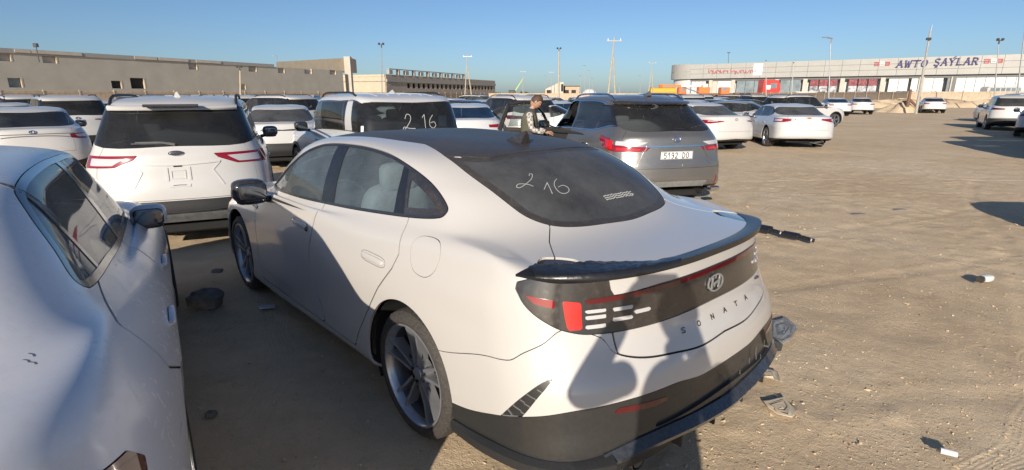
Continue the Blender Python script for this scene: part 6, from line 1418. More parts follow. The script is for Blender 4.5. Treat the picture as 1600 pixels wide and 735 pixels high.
# lettering on the fascia
def strokes_on(name,txt,px0,px1,zc,h,mat,stroke,serif=.16,shear=.12,extra=None):
    u0,u1=us(px0),us(px1); n=len(txt); adv=(u1-u0)/(n-.15)
    o=S0+dS*u0-nS*.24
    for k_,ch in enumerate(txt):
        mb=MB(); oo=o+dS*adv*k_; flat_text(mb,ch,(oo[0],oo[1],zc-h/2),(dS[0],dS[1],0),(0,0,1),h,adv*.72,1,stroke,(-nS[0],-nS[1],0),shear,serif,.01,.25)
        for (ci,cx,cy,ex,ey) in (extra or []):
            if ci!=k_: continue
            b0=o+dS*(ci*1.39+cx)*adv*.72; b1=o+dS*(ci*1.39+ex)*adv*.72
            ribbon(mb,[(b0[0],b0[1],zc-h/2+cy*h/1.4),(b1[0],b1[1],zc-h/2+ey*h/1.4)],[(-nS[0],-nS[1],0)]*2,stroke,.25,.01)
        mb.obj('letter',M[mat],sh)
zc=(zs(1430,103)+zs(1430,104))/2
strokes_on('lettering','AWTO',1393,1441,zc,1.6,'purple',.24)
strokes_on('lettering','SAYLAR',1450,1518,zs(1480,101),1.6,'purple',.24,extra=[(0,.5,-.05,.6,-.35),(0,.6,-.35,.4,-.42),(2,.75,1.55,1.05,1.80)])
for (p0,p1,py) in((1358,1383,104),(1526,1556,100)):
    for i in range(3):
        u=us(p0+(p1-p0)*(i+.5)/3); mb=MB(); z_=zs((p0+p1)/2,py)
        o=S0+dS*(u-.5)-nS*.24
        P_=[(o[0]+dS[0]*a_,o[1]+dS[1]*a_,z_+b_) for a_,b_ in((0,.4),(.9,.4),(.9,-.4),(0,-.4),(0,.0),(.7,.0))]; ribbon(mb,P_,[(-nS[0],-nS[1],0)]*6,.2,.15,.01); mb.obj('fascia_emblem',M['scrwhite'] if i%2 else M['scrred'],sh)
mb=MB()
for k_,(p0,p1) in enumerate(((1103,1135),(1137,1178))):
    u0,u1=us(p0),us(p1); N_=110; P_=[]
    for i in range(N_):
        t=i/(N_-1); P_.append((t,.42*math.sin(t*52+k_)*(2.0 if i in(1,2,3,4,22,23,24) else .8)+.2*math.sin(t*91)))
    z_=zs((p0+p1)/2,115)
    pts=[]
    for t,v in P_:
        q=S0+dS*(u0+(u1-u0)*t+.25*math.cos(t*34))-nS*.26; pts.append((q[0],q[1],z_+v))
    ribbon(mb,pts,[(-nS[0],-nS[1],0)]*N_,.13,.1,.01)
mb.obj('script_lettering',M['scrred'],sh)
mb=MB(); q0=S0+dS*us(1180)-nS*.26; mb.box((q0[0],q0[1],zs(1185,112)),(2.6,.06,3.4),rz=aS); mb.obj('sign_board',M['scrwhite'],sh)
# ---------------- small houses beyond the back wall ----------------
h=thing('small_house',(0,0,0),0,'small white gabled house behind the back wall near the centre pole','building')
a=at(852,236); b=at(880,236); mb=MB(); mb.prism([(a[0],0),(b[0],0),(b[0],6.9),(b[0]-2,6.8),(a[0],4.0)],236,246,plane='xz'); mb.obj('wall',M['pale'],h)
mb=MB(); c_=at(858,235.9); mb.box((c_[0],235.9,3.0),(2.2,.2,1.3)); mb.obj('window',M['void'],h); mb=MB(); c_=at(870,235.9); mb.box((c_[0]+2.2,235.9,4.6),(.9,.2,3)); mb.obj('door',M['void'],h)
h=thing('low_house',(0,0,0),0,'pinkish flat-roofed low house right of the small gabled house','building')
a=at(882,240); b=at(905,240); mb=MB(); mb.box(((a[0]+b[0])/2,244,2.6),(b[0]-a[0],8,5.2)); mb.obj('wall',M['wallpanel'],h); mb=MB(); mb.box(((a[0]+b[0])/2,243.9,5.35),(b[0]-a[0]+.5,8.6,.3)); mb.obj('roof',M['rust'],h)
for px in(885,896): mb=MB(); c_=at(px,239.9); mb.box((c_[0],239.9,2.9),(1.9,.2,1.6)); mb.obj('window',M['void'],h)
h=thing('tank',(0,0,0),0,'low white dome-shaped tank far behind the back wall','tank'); mb=MB(); c_=at(922,236); supell(mb,(c_[0],238,1.8),(3.2,3.2,2.4),1,1,20,10); mb.obj('dome',M['cladwhite'],h); mb=MB(); mb.tube((c_[0],238,4.0),(c_[0],238,4.6),.3,.3); mb.obj('hatch',M['steel'],h)
# far tree line
tl=MB(); R2=random.Random(5)
for i in range(900):
    x=R2.uniform(-40,190); y=R2.uniform(330,370); s_=R2.uniform(.8,2.0); z_=R2.uniform(0.4,3.1)*(1 if x<10 else .72)
    p=[(x+R2.uniform(-s_,s_),y+R2.uniform(-s_,s_),z_+R2.uniform(-s_,s_)*.6) for _ in range(4)]; tl.add(p,[(0,1,2),(0,2,3),(0,3,1),(1,3,2)])
o=tl.obj('distant_scrub',M['foliage']); tag(o,'dark low line of distant trees on the horizon left of centre','trees',kind='stuff')
# ---------------- poles ----------------
def concrete_A_pole(px,Y,ytop,lbl,arms=1,spread=.9,lean=0,brace=True,mat='polewood'):
    zt=1.7+(148-ytop)/824*Y; x,y,_=at(px,Y); t=thing('utility_pole',(x,y,0),0,lbl,'utility pole')
    mb=MB(); mb.tube((-spread if brace else 0,0,0),(lean,0,zt),.15,.08,8); mb.obj('pole',M[mat],t)
    if brace: mb=MB(); mb.tube((spread,0,0),(lean,0,zt*.72),.14,.09,8); mb.obj('brace',M[mat],t)
    for i in range(arms):
        mb=MB(); z_=zt-.5-.9*i; mb.box((lean,0,z_),(2.0,.12,.12)); mb.obj('crossarm',M['steel'],t)
        for s_ in(-.85,0,.85): mb=MB(); mb.tube((lean+s_,0,z_+.06),(lean+s_,0,z_+.34),.07,.04,6); mb.obj('insulator',M['cladwhite'],t)
    return t
def lamp_pole(px,Y,ytop,lbl,mat='steel',head='single',ht=.09,lean=0):
    zt=1.7+(148-ytop)/824*Y; x,y,_=at(px,Y); t=thing('street_lamp',(x,y,0),0,lbl,'street lamp')
    lean+=(at(px,Y,zt)[0]-x)*.8
    mb=MB(); mb.tube((0,0,0),(lean,0,zt-.5),ht*.95,ht*.6,8); mb.obj('pole',M[mat],t)
    mb=MB()
    if head=='flood':
        mb.tube((lean,0,zt-.5),(lean,0,zt),.09,.09,6); mb.box((lean,0,zt-.1),(.8,.06,.06)); 
        for s_ in(-.3,.3): mb.box((lean+s_,-.1,zt+.05),(.32,.18,.26),rx=.4,bev=.03)
    else:
        mb.path([(lean,0,zt-.5),(lean+.05,-.1,zt-.1),(lean-.6,-.3,zt)],.06,6); mb.box((lean-.8,-.32,zt),(.5,.16,.09),bev=.03)
    mb.obj('lamp_head',M['dark' if head=='flood' else 'steel'],t,smooth=40); return t
lamp_pole(597,82,76,'tall slim lamp pole standing alone in front of the unfinished building','steel','flood')
concrete_A_pole(732,122,90,'pale braced utility pole at the right end of the unfinished building')
t=lamp_pole(873,107,82,'stout pole with floodlight on top above the man in the vest','polewood','flood',.22)
concrete_A_pole(955,76,66,'tallest A-shaped utility pole near the centre',1,.62)
concrete_A_pole(1016,150,100,'thin pale utility pole right of the tallest one',1,.8)
concrete_A_pole(861,230,114,'distant utility pole with crossarm left of the floodlit pole',1,0,brace=False,mat='concrete')
concrete_A_pole(817,210,113,'distant utility pole beside the green crane jib',1,0,brace=False,mat='concrete')
for i,(px,Y,yt) in enumerate(((907,210,120),(914,200,106),(921,220,113),(926,240,124),(968,230,132),(1000,260,120),(852,250,120))):
    lamp_pole(px,Y,yt,['short distant lamp post left in the group right of the low house','tallest distant lamp post of the group right of the low house','second distant lamp post from the right in the group by the tank','distant lamp post directly over the white tank','tiny distant lamp post just right of the tallest utility pole','faint distant lamp post left of the thin pale pole','faint distant lamp post over the small gabled house'][i],'concrete','single',.14)
lamp_pole(1294,53,67,'slim lamp post in front of the showroom posters','steel','single',.075,.1)
lamp_pole(376,78,108,'lamp post standing at the left wall against the grey warehouse','cream','flood',.14)
lamp_pole(1552,70,70,'dark lamp post in front of the right end of the showroom','steel','flood',.08,.4)
lamp_pole(1137,200,88,'small floodlight mast rising behind the showroom roof','dark','flood',.12)
lamp_pole(434,160,92,'curved street lamp rising behind the warehouse roof','steel','single',.12)
t=thing('roof_floodlight',(at(77,76)[0],76,7.2),0,'small dark floodlight on the warehouse roof at far left','floodlight'); mb=MB(); mb.tube((0,0,-1.2),(0,0,.9),.07,.05); mb.obj('stem',M['dark'],t); mb=MB(); mb.box((0,0,1.0),(.55,.4,.5),bev=.05); mb.obj('lamp_head',M['dark'],t)
# leaning pole with base in the lot
x,y,_=at(1431,50); t=thing('utility_pole',(x,y,0),0,'concrete pole leaning right in the lot before the showroom lettering','utility pole')
top=at(1454,50,7.2); mb=MB(); mb.tube((0,0,-.2),(top[0]-x,0,7.2),.125,.07,8); mb.obj('pole',M['concrete'],t); mb=MB(); mb.box((top[0]-x-.1,-.1,6.5),(.42,.22,.22),bev=.05); mb.obj('lamp_head',M['dark'],t); mb=MB(); mb.tube((top[0]-x,0,7.1),(top[0]-x+.05,0,7.7),.05,.04,6); mb.obj('spike',M['steel'],t)
for (px,Y,yt,px2,lbl) in((1197,120,100,1197,'thin dark mast before the showroom script'),(1236,110,103,1240,'thin dark mast between the red truck and the showroom posters'),(1586,62,52,1602,'tall thin mast tilting out of the right edge')):
    x,y,_=at(px,Y); zt=1.7+(148-yt)/824*Y; tp=at(px2,Y,zt); t=thing('mast',(x,y,0),0,lbl,'mast'); mb=MB(); mb.tube((0,0,0),(tp[0]-x,0,zt),.10,.06,6); mb.obj('pole',M['steel'],t); mb=MB(); mb.tube((tp[0]-x,0,zt),(tp[0]-x,0,zt+.25),.12,.12,6); mb.obj('cap',M['dark'],t)
# green crane jib far away
t=thing('tower_crane',(at(800,260)[0],260,0),0,'small yellow-green crane jib rising over the back wall','crane'); mb=MB(); mb.tube((0,0,1),(5.5,0,9.5),.5,.2,4); mb.obj('jib',simple('lime_paint',(.30,.42,.10),.5),t); mb=MB(); mb.box((0,0,2.2),(3.2,3,3.2),bev=.2); mb.obj('cab',M['dark'],t)
# ---------------- trucks behind the right wall ----------------
def truck_wheels(t,xs,y,r=.5):
    for x_ in xs:
        for s_ in(-y,y):
            mb=MB(); mb.tube((x_,s_-.15,r),(x_,s_+.15,r),r,r,20); mb.obj('wheel',M['tyre'],t)
def placeT(name,px,Y,yaw,lbl,cat,z=.9): return thing(name,(at(px,Y)[0],Y,z),yaw,lbl,cat)
t=placeT('mobile_crane',1100,150,0,'orange mobile crane with folded boom in front of the showroom corner','mobile crane',.6)
mb=MB(); mb.box((0,0,.95),(12.5,2.5,.5)); mb.obj('chassis',M['rust'],t)
mb=MB(); mb.box((5.2,0,2.1),(2.4,2.5,1.9),bev=.2); mb.obj('driver_cab',M['orange'],t)
mb=MB(); mb.box((4.9,-1.26,2.5),(1.3,.04,.7)); mb.obj('cab_window',M['shopglass'],t)
mb=MB(); mb.box((-.5,0,2.2),(3.0,2.3,1.7),bev=.15); mb.obj('crane_house',M['orange'],t)
mb=MB(); mb.tube((-.8,0,3.3),(-12.0,0,3.5),.42,.38,4); mb.tube((-11.8,0,3.5),(-12.6,0,3.3),.45,.55,6); mb.obj('boom',M['orange'],t)
mb=MB(); mb.box((-4,-.45,3.4),(5.5,.05,.5)); mb.obj('boom_band',M['cladwhite'],t)
mb=MB(); mb.tube((-1.5,0,1.6),(-6,0,3.1),.18,.12,8); mb.obj('ram',M['steel'],t); truck_wheels(t,(-4.5,-3.2,1.5,2.8,4.8),1.1)
t=placeT('truck_crane',1040,158,0,'yellow tank truck parked left of the orange mobile crane','truck',.6)
mb=MB(); mb.tube((-5,0,2.1),(2.6,0,2.1),1.05,1.05,16); mb.obj('tank',M['yellow'],t,smooth=40); mb=MB(); mb.box((4.4,0,2.0),(2.2,2.4,2.4),bev=.25); mb.obj('driver_cab',M['orange'],t); mb=MB(); mb.box((4.5,-1.21,2.5),(1.2,.04,.8)); mb.obj('cab_window',M['shopglass'],t); mb=MB(); mb.box((0,0,.8),(11,2.2,.35)); mb.obj('chassis',M['rust'],t); truck_wheels(t,(-4,-2.8,4.4),1.05)
t=placeT('red_lorry',1199,140,0,'red lorry cab facing right behind the wall','truck',.9); t.scale=(1.3,1.3,1.3)
mb=MB(); mb.prism([(-1.7,.7),(1.5,.7),(1.75,1.6),(1.55,2.5),(1.2,3.35),(-1.7,3.5)],-1.2,1.2); mb.obj('driver_cab',M['red'],t); mb=MB(); mb.box((.3,-1.22,2.3),(1.2,.04,.9)); mb.obj('cab_window',M['shopglass'],t); mb=MB(); mb.box((-.7,-1.23,2.0),(.8,.03,.8)); mb.obj('cab_sign',M['scrwhite'],t); mb=MB(); mb.box((-3.0,0,.8),(7.5,1.0,.35)); mb.obj('chassis',M['rust'],t); truck_wheels(t,(.8,-4.4,-5.6),1.05)
t=placeT('flatbed_truck',1262,135,0,'small white flatbed truck behind the wall below the posters','truck',.5)
mb=MB(); mb.box((-1.0,0,1.5),(5.6,2.1,.9),bev=.05); mb.obj('load_bed',M['cladwhite'],t); mb=MB(); mb.prism([(2.1,.6),(4.1,.6),(4.1,1.5),(3.5,2.4),(2.1,2.4)],-1,1); mb.obj('driver_cab',M['white'],t); mb=MB(); mb.box((3.0,-1.02,1.9),(.9,.03,.6)); mb.obj('cab_window',M['shopglass'],t); truck_wheels(t,(-2.6,3.0),.9,.42)
t=placeT('minibus',1558,90,0,'pale green minibus roof showing above the right wall','minibus',.9)
mb=MB(); mb.box((0,0,1.35),(5.6,2,1.5),bev=.3); mb.obj('body',M['white'],t)
for i in range(6):
    mb=MB(); mb.box((-2.2+.85*i,-1.0,1.6),(.68,.06,.5)); mb.obj('window',M['shopglass'],t)
truck_wheels(t,(-1.8,1.8),.9,.35)
for i,px in enumerate((1372,1398,1424,1295,1318)):
    r=put(PD if i%2 else PS,px,[102,98,96,125,120][i],[1.4,-1.6,1.5,1.3,-1.5][i],['white sedan behind the wall left of the leaning pole, below the fascia emblems','dark sedan behind the wall next to the leaning pole','white sedan behind the wall just left of the leaning pole foot','dark sedan behind the wall under the second red posters','white car behind the wall between the two red poster bays'][i]); r.location.z=.9
R8=random.Random(11)
rows_=[(4,250,560,26),(5,240,560,34),(6,560,740,30),(7,930,1180,31),(7,860,1150,45),(6,560,830,44),(8,860,1180,58),(6,240,560,46),(5,1180,1330,44)]
tint=['white','white','white','pale grey','dark']
for (n,p0,p1,Y0) in rows_:
    seen_=globals().setdefault('SEEN_',{})
    for i in range(n):
        px=p0+(p1-p0)*(i+.5)/n+R8.uniform(-6,6); Y=Y0+R8.uniform(-1.5,1.5); q_=R8.random(); src=PD if q_<.13 else (PSV if q_<.3 else (PA if q_<.6 else PS)); yw=R8.uniform(-.3,1.0)+(math.pi if R8.random()<.3 else 0)
        kd={id(PD):'dark sedan',id(PSV):'pale sedan',id(PA):'white crossover',id(PS):'white sedan'}[id(src)]; wh_='beyond the compact SUV' if px<330 else 'under the end of the long grey warehouse' if px<450 else 'under the corner of the warehouse' if px<560 else 'over the roof of the boxy SUV' if px<700 else 'to the left of the open car door' if px<790 else 'behind the man in the vest' if px<880 else 'over the roof of the grey crossover' if px<1080 else 'below the orange crane and showroom corner' if px<1190 else 'below the red lorry and posters'
        lb=kd+' packed '+wh_+(', nearer row' if Y<36 else ', farthest row'); c_=seen_.get(lb,0); seen_[lb]=c_+1; lb+=['',', second one',', third one',', rightmost'][c_]
        put(src,px,Y,yw,lb,'cars packed in the far rows of the lot')
# ---------------- dirt bank, post, rubble by the right wall ----------------
mb=MB(); R3=random.Random(3)
def heap(name,cx,cy,rx,ry,hh,mat,lbl,cat):
    n=18;m=7;V=[];F=[]
    for j in range(m+1):
        for i in range(n):
            t=2*math.pi*i/n; r_=(j/m); q=1+.25*math.sin(3*t+cx)+R3.uniform(-.08,.08)
            V.append((cx+rx*r_*math.cos(t)*q,cy+ry*r_*math.sin(t)*q,hh*(1-r_**1.5)*(1+R3.uniform(-.2,.2))-.03*(j==m)))
    for j in range(m):
        for i in range(n): F.append((j*n+i,j*n+(i+1)%n,(j+1)*n+(i+1)%n,(j+1)*n+i))
    V.append((cx,cy,hh)); F+=[(len(V)-1,(i+1)%n,i) for i in range(n)]
    o=mesh_obj(name,V,F,mat,None,True); tag(o,lbl,cat); return o
cx,cy,_=at(1412,54); heap('dirt_heap',cx,cy,2.6,1.6,1.0,M['earth'],'brown dirt heap at the foot of the wall left of the leaning pole','dirt heap')
for i,(px,Y,rx,hh) in enumerate(((1345,74,6,.9),(1400,78,9,1.1),(1470,77,9,1.0),(1550,75,10,.9))): 
    cx,cy,_=at(px,Y); o=heap('dirt_bank',cx,cy,rx,2.5,hh,M['earth'],None,None); o['kind']='structure'
x,y,_=at(1416,53); t=thing('rusty_post',(x,y,0),0,'dark rusty post standing in the dirt heap','post'); mb=MB(); mb.tube((0,0,0),(0,0,2.2),.16,.14,6); mb.obj('upright',M['rust'],t); mb=MB(); mb.tube((0,0,1.3),(1.4,0,.2),.12,.10,6); mb.obj('brace',M['rust'],t)
# ---------------- litter ----------------
def on_ground(px,py):
    s=math.sin(math.radians(14.9));c_=math.cos(math.radians(14.9)); dz=-s-(py-367.5)/824*c_; dy=c_-(py-367.5)/824*s; t=-1.70/dz; return ((px-800)/824*t,dy*t)
def sheet(name,pts,mat,lbl,cat,zz=.02,crump=.03,seed=1,thick=.002):
    """crumpled sheet lying on the ground, outline given in image pixels"""
    R_=random.Random(seed); P_=[on_ground(*p) for p in pts]; cx=sum(p[0] for p in P_)/len(P_); cy=sum(p[1] for p in P_)/len(P_); n=len(P_); V=[];F=[]; rings=9
    for j in range(rings+1):
        for p in P_: 
            f=j/rings; V.append((cx+(p[0]-cx)*f+R_.uniform(-1,1)*.012,cy+(p[1]-cy)*f+R_.uniform(-1,1)*.006,zz+R_.uniform(0,crump)*(.25+.75*(1-abs(f-.5)*1.2))))
    for j in range(rings):
        for i in range(n): F.append((j*n+i,j*n+(i+1)%n,(j+1)*n+(i+1)%n,(j+1)*n+i))
    o=mesh_obj(name,V,F,mat,None,40); m_=o.modifiers.new('thickness','SOLIDIFY'); m_.thickness=thick; return tag(o,lbl,cat)
M['film_clear']=glass('plastic_film',(.88,.88,.87),.32,.2,dcol=(.55,.54,.52)); M['cardboard']=simple('dusty_paper',(.52,.44,.33),.9,var=.12,scale=30); M['rock']=simple('broken_concrete',(.17,.16,.15),.9,var=.35,scale=14,bmp=.6)
sheet('plastic_sheet',[(1204,505),(1225,497),(1247,512),(1240,530),(1222,541),(1200,535)],M['film_clear'],'torn clear plastic film lying by the bumper corner of the fastback sedan','litter',.008,.03,2)
sheet('plastic_sheet',[(1160,590),(1185,575),(1215,583),(1222,600),(1190,592),(1172,598)],M['cardboard'],'crumpled dusty sheet just behind the fastback sedan bumper','litter',.006,.022,3)
sheet('paper_sheet',[(1188,628),(1225,622),(1242,640),(1240,655),(1215,650),(1205,640)],M['cardboard'],'flat torn beige paper on the ground behind the sedan','litter',.005,.012,4)
sheet('paper_scrap',[(404,480),(431,478),(429,484),(406,485)],M['cladwhite'],'thin white strip lying in the shade beside the near front wheel','litter',.012,.006,5)
x,y=on_ground(1540,441); t=thing('crushed_cup',(x,y,.02),.4,'crushed white cup with dark lid on the open ground at right','litter'); mb=MB(); supell(mb,(0,0,.02),(.075,.045,.03),.6,.8,14,8); mb.obj('cup',M['cladwhite'],t,smooth=40); mb=MB(); mb.tube((-.10,0,.02),(-.07,.0,.02),.035,.03,10); mb.obj('lid',M['dark'],t)
x,y=on_ground(1480,712); t=thing('small_bottle',(x,y,.018),-.5,'small white bottle with dark cap lying near the lower right corner','bottle'); mb=MB(); mb.tube((-.03,0,0),(.035,0,0),.015,.015,14); mb.obj('body',M['cladwhite'],t,smooth=40); mb=MB(); mb.tube((-.045,0,0),(-.03,0,0),.009,.009,10); mb.obj('cap',M['dark'],t)
# black broken trim piece
a_=on_ground(1180,362); b_=on_ground(1268,383); t=thing('broken_trim',(0,0,0),0,'broken glossy black bumper trim lying beyond the spoiler','car part')
for i in range(4):
    mb=MB(); f0=i/4; x0=a_[0]+(b_[0]-a_[0])*f0; y0=a_[1]+(b_[1]-a_[1])*f0; x1=a_[0]+(b_[0]-a_[0])*(f0+.28); y1=a_[1]+(b_[1]-a_[1])*(f0+.28); mb.box(((x0+x1)/2,(y0+y1)/2,.06),(math.hypot(x1-x0,y1-y0),.13-.02*i,.05),rz=math.atan2(y1-y0,x1-x0)+.15*(-1)**i,rx=.3*(-1)**i,bev=.01); mb.obj('fragment',M['film'],t)
# rocks
def rock(px,py,s_,lbl,seed):
    x,y=on_ground(px,py); R_=random.Random(seed); V=[];F=[];n=10;m=7
    for j in range(m+1):
        a=-math.pi/2+math.pi*j/m
        for i in range(n):
            b=2*math.pi*i/n; r_=1+R_.uniform(-.14,.14); cl=lambda v:math.copysign(abs(v)**.62,v)
            V.append((s_[0]*cl(math.cos(a))*cl(math.cos(b))*r_,s_[1]*cl(math.cos(a))*cl(math.sin(b))*r_,max(-.01,s_[2]*(1+cl(math.sin(a))*r_))))
    for j in range(m):
        for i in range(n): F.append((j*n+i,j*n+(i+1)%n,(j+1)*n+(i+1)%n,(j+1)*n+i))
    o=mesh_obj('rock',V,F,M['rock']); o.location=(x,y,-.01); return tag(o,lbl,'rock')
rock(324,480,(.125,.095,.08),'grey block of broken concrete in the shade between the two foreground sedans',1)
rock(340,425,(.05,.035,.02),'small flat stone near the compact SUV in the shade',2)
rock(330,648,(.03,.022,.014),'tiny stone in the shade beside the near-left sedan',3)
rock(1405,328,(.10,.05,.012),'small dark patch-like stone on the open ground',4); rock(1340,335,(.11,.05,.012),'flat dark brown clod left of the dark patch-like stone',5)
# loose pebbles and clods
mb=MB(); R_=random.Random(9); QQ=[]
for i in range(4200):
    px=R_.uniform(240,1600); py=R_.choice([R_.uniform(300,735),R_.uniform(420,735)]); x,y=on_ground(px,py); s_=R_.uniform(.003,.012)*(1 if R_.random()<.95 else 2)*(.6+y*.12); QQ.append((x,y,s_))
QH=ground_h(np.array([q[0] for q in QQ]),np.array([q[1] for q in QQ]))-.004
for (x,y,s_),z_ in zip(QQ,QH):
    v=[(x+R_.uniform(-s_,s_),y+R_.uniform(-s_,s_),z_+R_.uniform(-.2,.8)*s_) for _ in range(5)]; mb.add(v,[(0,1,2),(0,2,3),(0,3,4),(0,4,1),(1,2,3),(1,3,4)])
o=mb.obj('pebbles',M['earth']); tag(o,'loose pebbles and clods scattered on the bare earth','pebbles',kind='stuff')
# ---------------- people ----------------
M['skin']=simple('skin',(.42,.24,.16),.55,var=.08,scale=30); M['hair']=simple('brown_hair',(.07,.04,.025),.7,var=.4,scale=120); M['vest']=simple('olive_vest',(.085,.085,.055),.85,var=.15,scale=40,bmp=.3); M['trouser']=simple('dark_trousers',(.04,.042,.05),.85); M['shoe']=simple('black_shoe',(.02,.02,.02),.5)
m,n,b=new_mat('plaid_shirt'); P(b,rough=.85); M['plaid']=m
ck=n.nodes.new('ShaderNodeTexChecker'); ck.inputs['Scale'].default_value=22; ck.inputs['Color1'].default_value=(.62,.56,.50,1); ck.inputs['Color2'].default_value=(.10,.09,.10,1); n.links.new(mapped(n,(1,1,1)),ck.inputs[0])
ck2=n.nodes.new('ShaderNodeTexChecker'); ck2.inputs['Scale'].default_value=44; ck2.inputs['Color1'].default_value=(.6,.55,.5,1); ck2.inputs['Color2'].default_value=(.25,.22,.22,1); n.links.new(mapped(n,(1,1,1)),ck2.inputs[0])
n.links.new(mix(n,.35,ck.outputs[0],ck2.outputs[0]),b.inputs['Base Color'])
def skin_mesh(name,verts,edges,rad,mat,parent,sub=2,root=0):
    me=bpy.data.meshes.new(name); me.from_pydata(verts,edges,[]); o=bpy.data.objects.new(name,me); COL.objects.link(o)
    sk=o.modifiers.new('s','SKIN'); sk.use_smooth_shade=True
    for i,r_ in enumerate(rad):
        v=me.skin_vertices[0].data[i]; v.radius=r_ if isinstance(r_,tuple) else (r_,r_); v.use_root=(i==root)
    o.modifiers.new('u','SUBSURF').levels=sub; o.modifiers['u'].render_levels=sub
    dg=bpy.context.evaluated_depsgraph_get(); m2=bpy.data.meshes.new_from_object(o.evaluated_get(dg)); bpy.data.objects.remove(o); m2.name=name; m2.materials.clear(); m2.materials.append(mat); return link(bpy.data.objects.new(name,m2),parent)
def hand(parent,wrist,direction,palm_n,mat,curl=.5,side=1,s=1.0):
    w_=Vector(wrist); d=Vector(direction).normalized(); nrm=Vector(palm_n).normalized(); u=d.cross(nrm).normalized()
    V=[w_,w_+d*.045*s,w_+d*.085*s]; E=[(0,1),(1,2)]; Rr=[(.026,.018),(.036,.014),(.036,.013)]
    for k_,(off,ln) in enumerate(((-.032,.070),(-.011,.080),(.011,.076),(.031,.060))):
        base=w_+d*.085*s+u*off*s; i=len(V); V.append(base); E.append((2,i)); Rr.append(.010)
        p=base;dd=d.copy()
        for q in(.42,.32,.26):
            dd=(dd+nrm*curl*.9).normalized(); p=p+dd*ln*q*s; V.append(p); E.append((len(V)-2,len(V)-1)); Rr.append(.0085 if q>.3 else .007)
    i=len(V); V.append(w_+d*.03*s-u*.03*s*side+nrm*.008); E.append((1,i)); Rr.append(.012); V.append(V[-1]+(d*.035-u*.018*side+nrm*.014)*s); E.append((i,i+1)); Rr.append(.011); V.append(V[-1]+(d*.028+nrm*.014)*s); E.append((i+1,i+2)); Rr.append(.009)
    return skin_mesh('hand',[tuple(v) for v in V],E,[tuple(x*s for x in r_) if isinstance(r_,tuple) else r_*s for r_ in Rr],mat,parent,1)
def head(parent,c,yaw,pitch,mat,hairmat):
    R_=Matrix.Rotation(yaw,3,'Z')@Matrix.Rotation(pitch,3,'Y')   # face looks along local +X
    n=28;m=22;V=[];F=[]
    for j in range(m+1):
        a=-math.pi/2+math.pi*j/m
        for i in range(n):
            b=2*math.pi*i/n; x=math.cos(a)*math.cos(b);y=math.cos(a)*math.sin(b);z=math.sin(a)
            X=.098*x; Y_=.076*y; Z=.125*z
            if z<0: Y_*=1-.32*z*z; X=X*(1-.10*z*z)+.012*(-z)*(x>0)
            if x>.3 and abs(y)<.5:
                f=math.exp(-(y/.16)**2)
                Z_=z
                X+=f*.020*math.exp(-((z+.12)/.16)**2)*(x>.5)  # nose
                X-=.007*math.exp(-((z-.12)/.10)**2)*(math.exp(-((abs(y)-.34)/.16)**2)) # eye sockets
                X+=.005*math.exp(-((z+.42)/.07)**2)*math.exp(-(y/.28)**2)   # lips
                X+=.006*math.exp(-((z+.75)/.12)**2)*f
            V.append(R_@Vector((X,Y_,Z))+Vector(c))
    for j in range(m):
        for i in range(n): F.append((j*n+i,j*n+(i+1)%n,(j+1)*n+(i+1)%n,(j+1)*n+i))
    h=mesh_obj('head',V,F,mat,parent,True)
    mb=MB()
    for s_ in(-1,1): supell(mb,R_@Vector((-.004,.078*s_,-.005))+Vector(c),(.018,.010,.032),1,1,12,8,rot=R_)
    mb.obj('ear',mat,h,smooth=True)
    mb=MB()
    for s_ in(-1,1): supell(mb,R_@Vector((.083,.030*s_,.014))+Vector(c),(.008,.013,.008),1,1,10,6,rot=R_)
    mb.obj('eye',M['cladwhite'],h,smooth=True)
    mb=MB()
    for s_ in(-1,1): supell(mb,R_@Vector((.092,.031*s_,.030))+Vector(c),(.006,.020,.004),1,1,10,6,rot=R_)
    mb.obj('eyebrow',hairmat,h,smooth=True)
    V=[];F=[]; Rn=random.Random(2)
    for j in range(m+1):
        a=-math.pi/2+math.pi*j/m
        for i in range(n):
            b=2*math.pi*i/n; x=math.cos(a)*math.cos(b);y=math.cos(a)*math.sin(b);z=math.sin(a); low=-.35 if x<.1 else (.45 if x>.55 else .0+.9*(x-.1))
            k_=1.075+Rn.uniform(-.012,.012) if z>low else .93
            V.append(R_@Vector((.098*x*k_-.004,.076*y*k_*(1 if z>0 else 1-.32*z*z),.125*z*k_+.004))+Vector(c))
    for j in range(m):
        for i in range(n): F.append((j*n+i,j*n+(i+1)%n,(j+1)*n+(i+1)%n,(j+1)*n+i))
    mesh_obj('hair',V,F,hairmat,h,True); return h
# man at the open door, facing right (towards the car), head bowed
mx_,my_=at(826,9.75)[0],9.75
man=thing('person',(mx_,my_,0),math.radians(-8),'man in olive vest and plaid shirt looking down beside the open car door','person')
man.scale=(.985,.985,.985)
# local +X = facing direction
skin_mesh('body',[(0,0,.98),(0,0,1.12),(.01,0,1.30),(.03,0,1.43),(.06,0,1.50),(.02,.10,.93),(.03,.11,.50),(-.02,.12,.09),(.02,-.10,.93),(.05,-.12,.50),(-.01,-.13,.09)],[(0,1),(1,2),(2,3),(3,4),(0,5),(5,6),(6,7),(0,8),(8,9),(9,10)],[(.15,.12),(.14,.115),(.16,.125),(.12,.10),(.055,.055),(.10,.10),(.065,.065),(.045,.045),(.10,.10),(.065,.065),(.045,.045)],M['trouser'],man)
skin_mesh('vest',[(0,0,.93),(0,0,1.08),(0,0,1.25),(.02,.0,1.38),(.03,.0,1.455),(.02,.13,1.405),(.02,-.13,1.405)],[(0,1),(1,2),(2,3),(3,4),(3,5),(3,6)],[(.17,.145),(.165,.14),(.185,.15),(.175,.135),(.09,.09),(.085,.075),(.085,.075)],M['vest'],man)
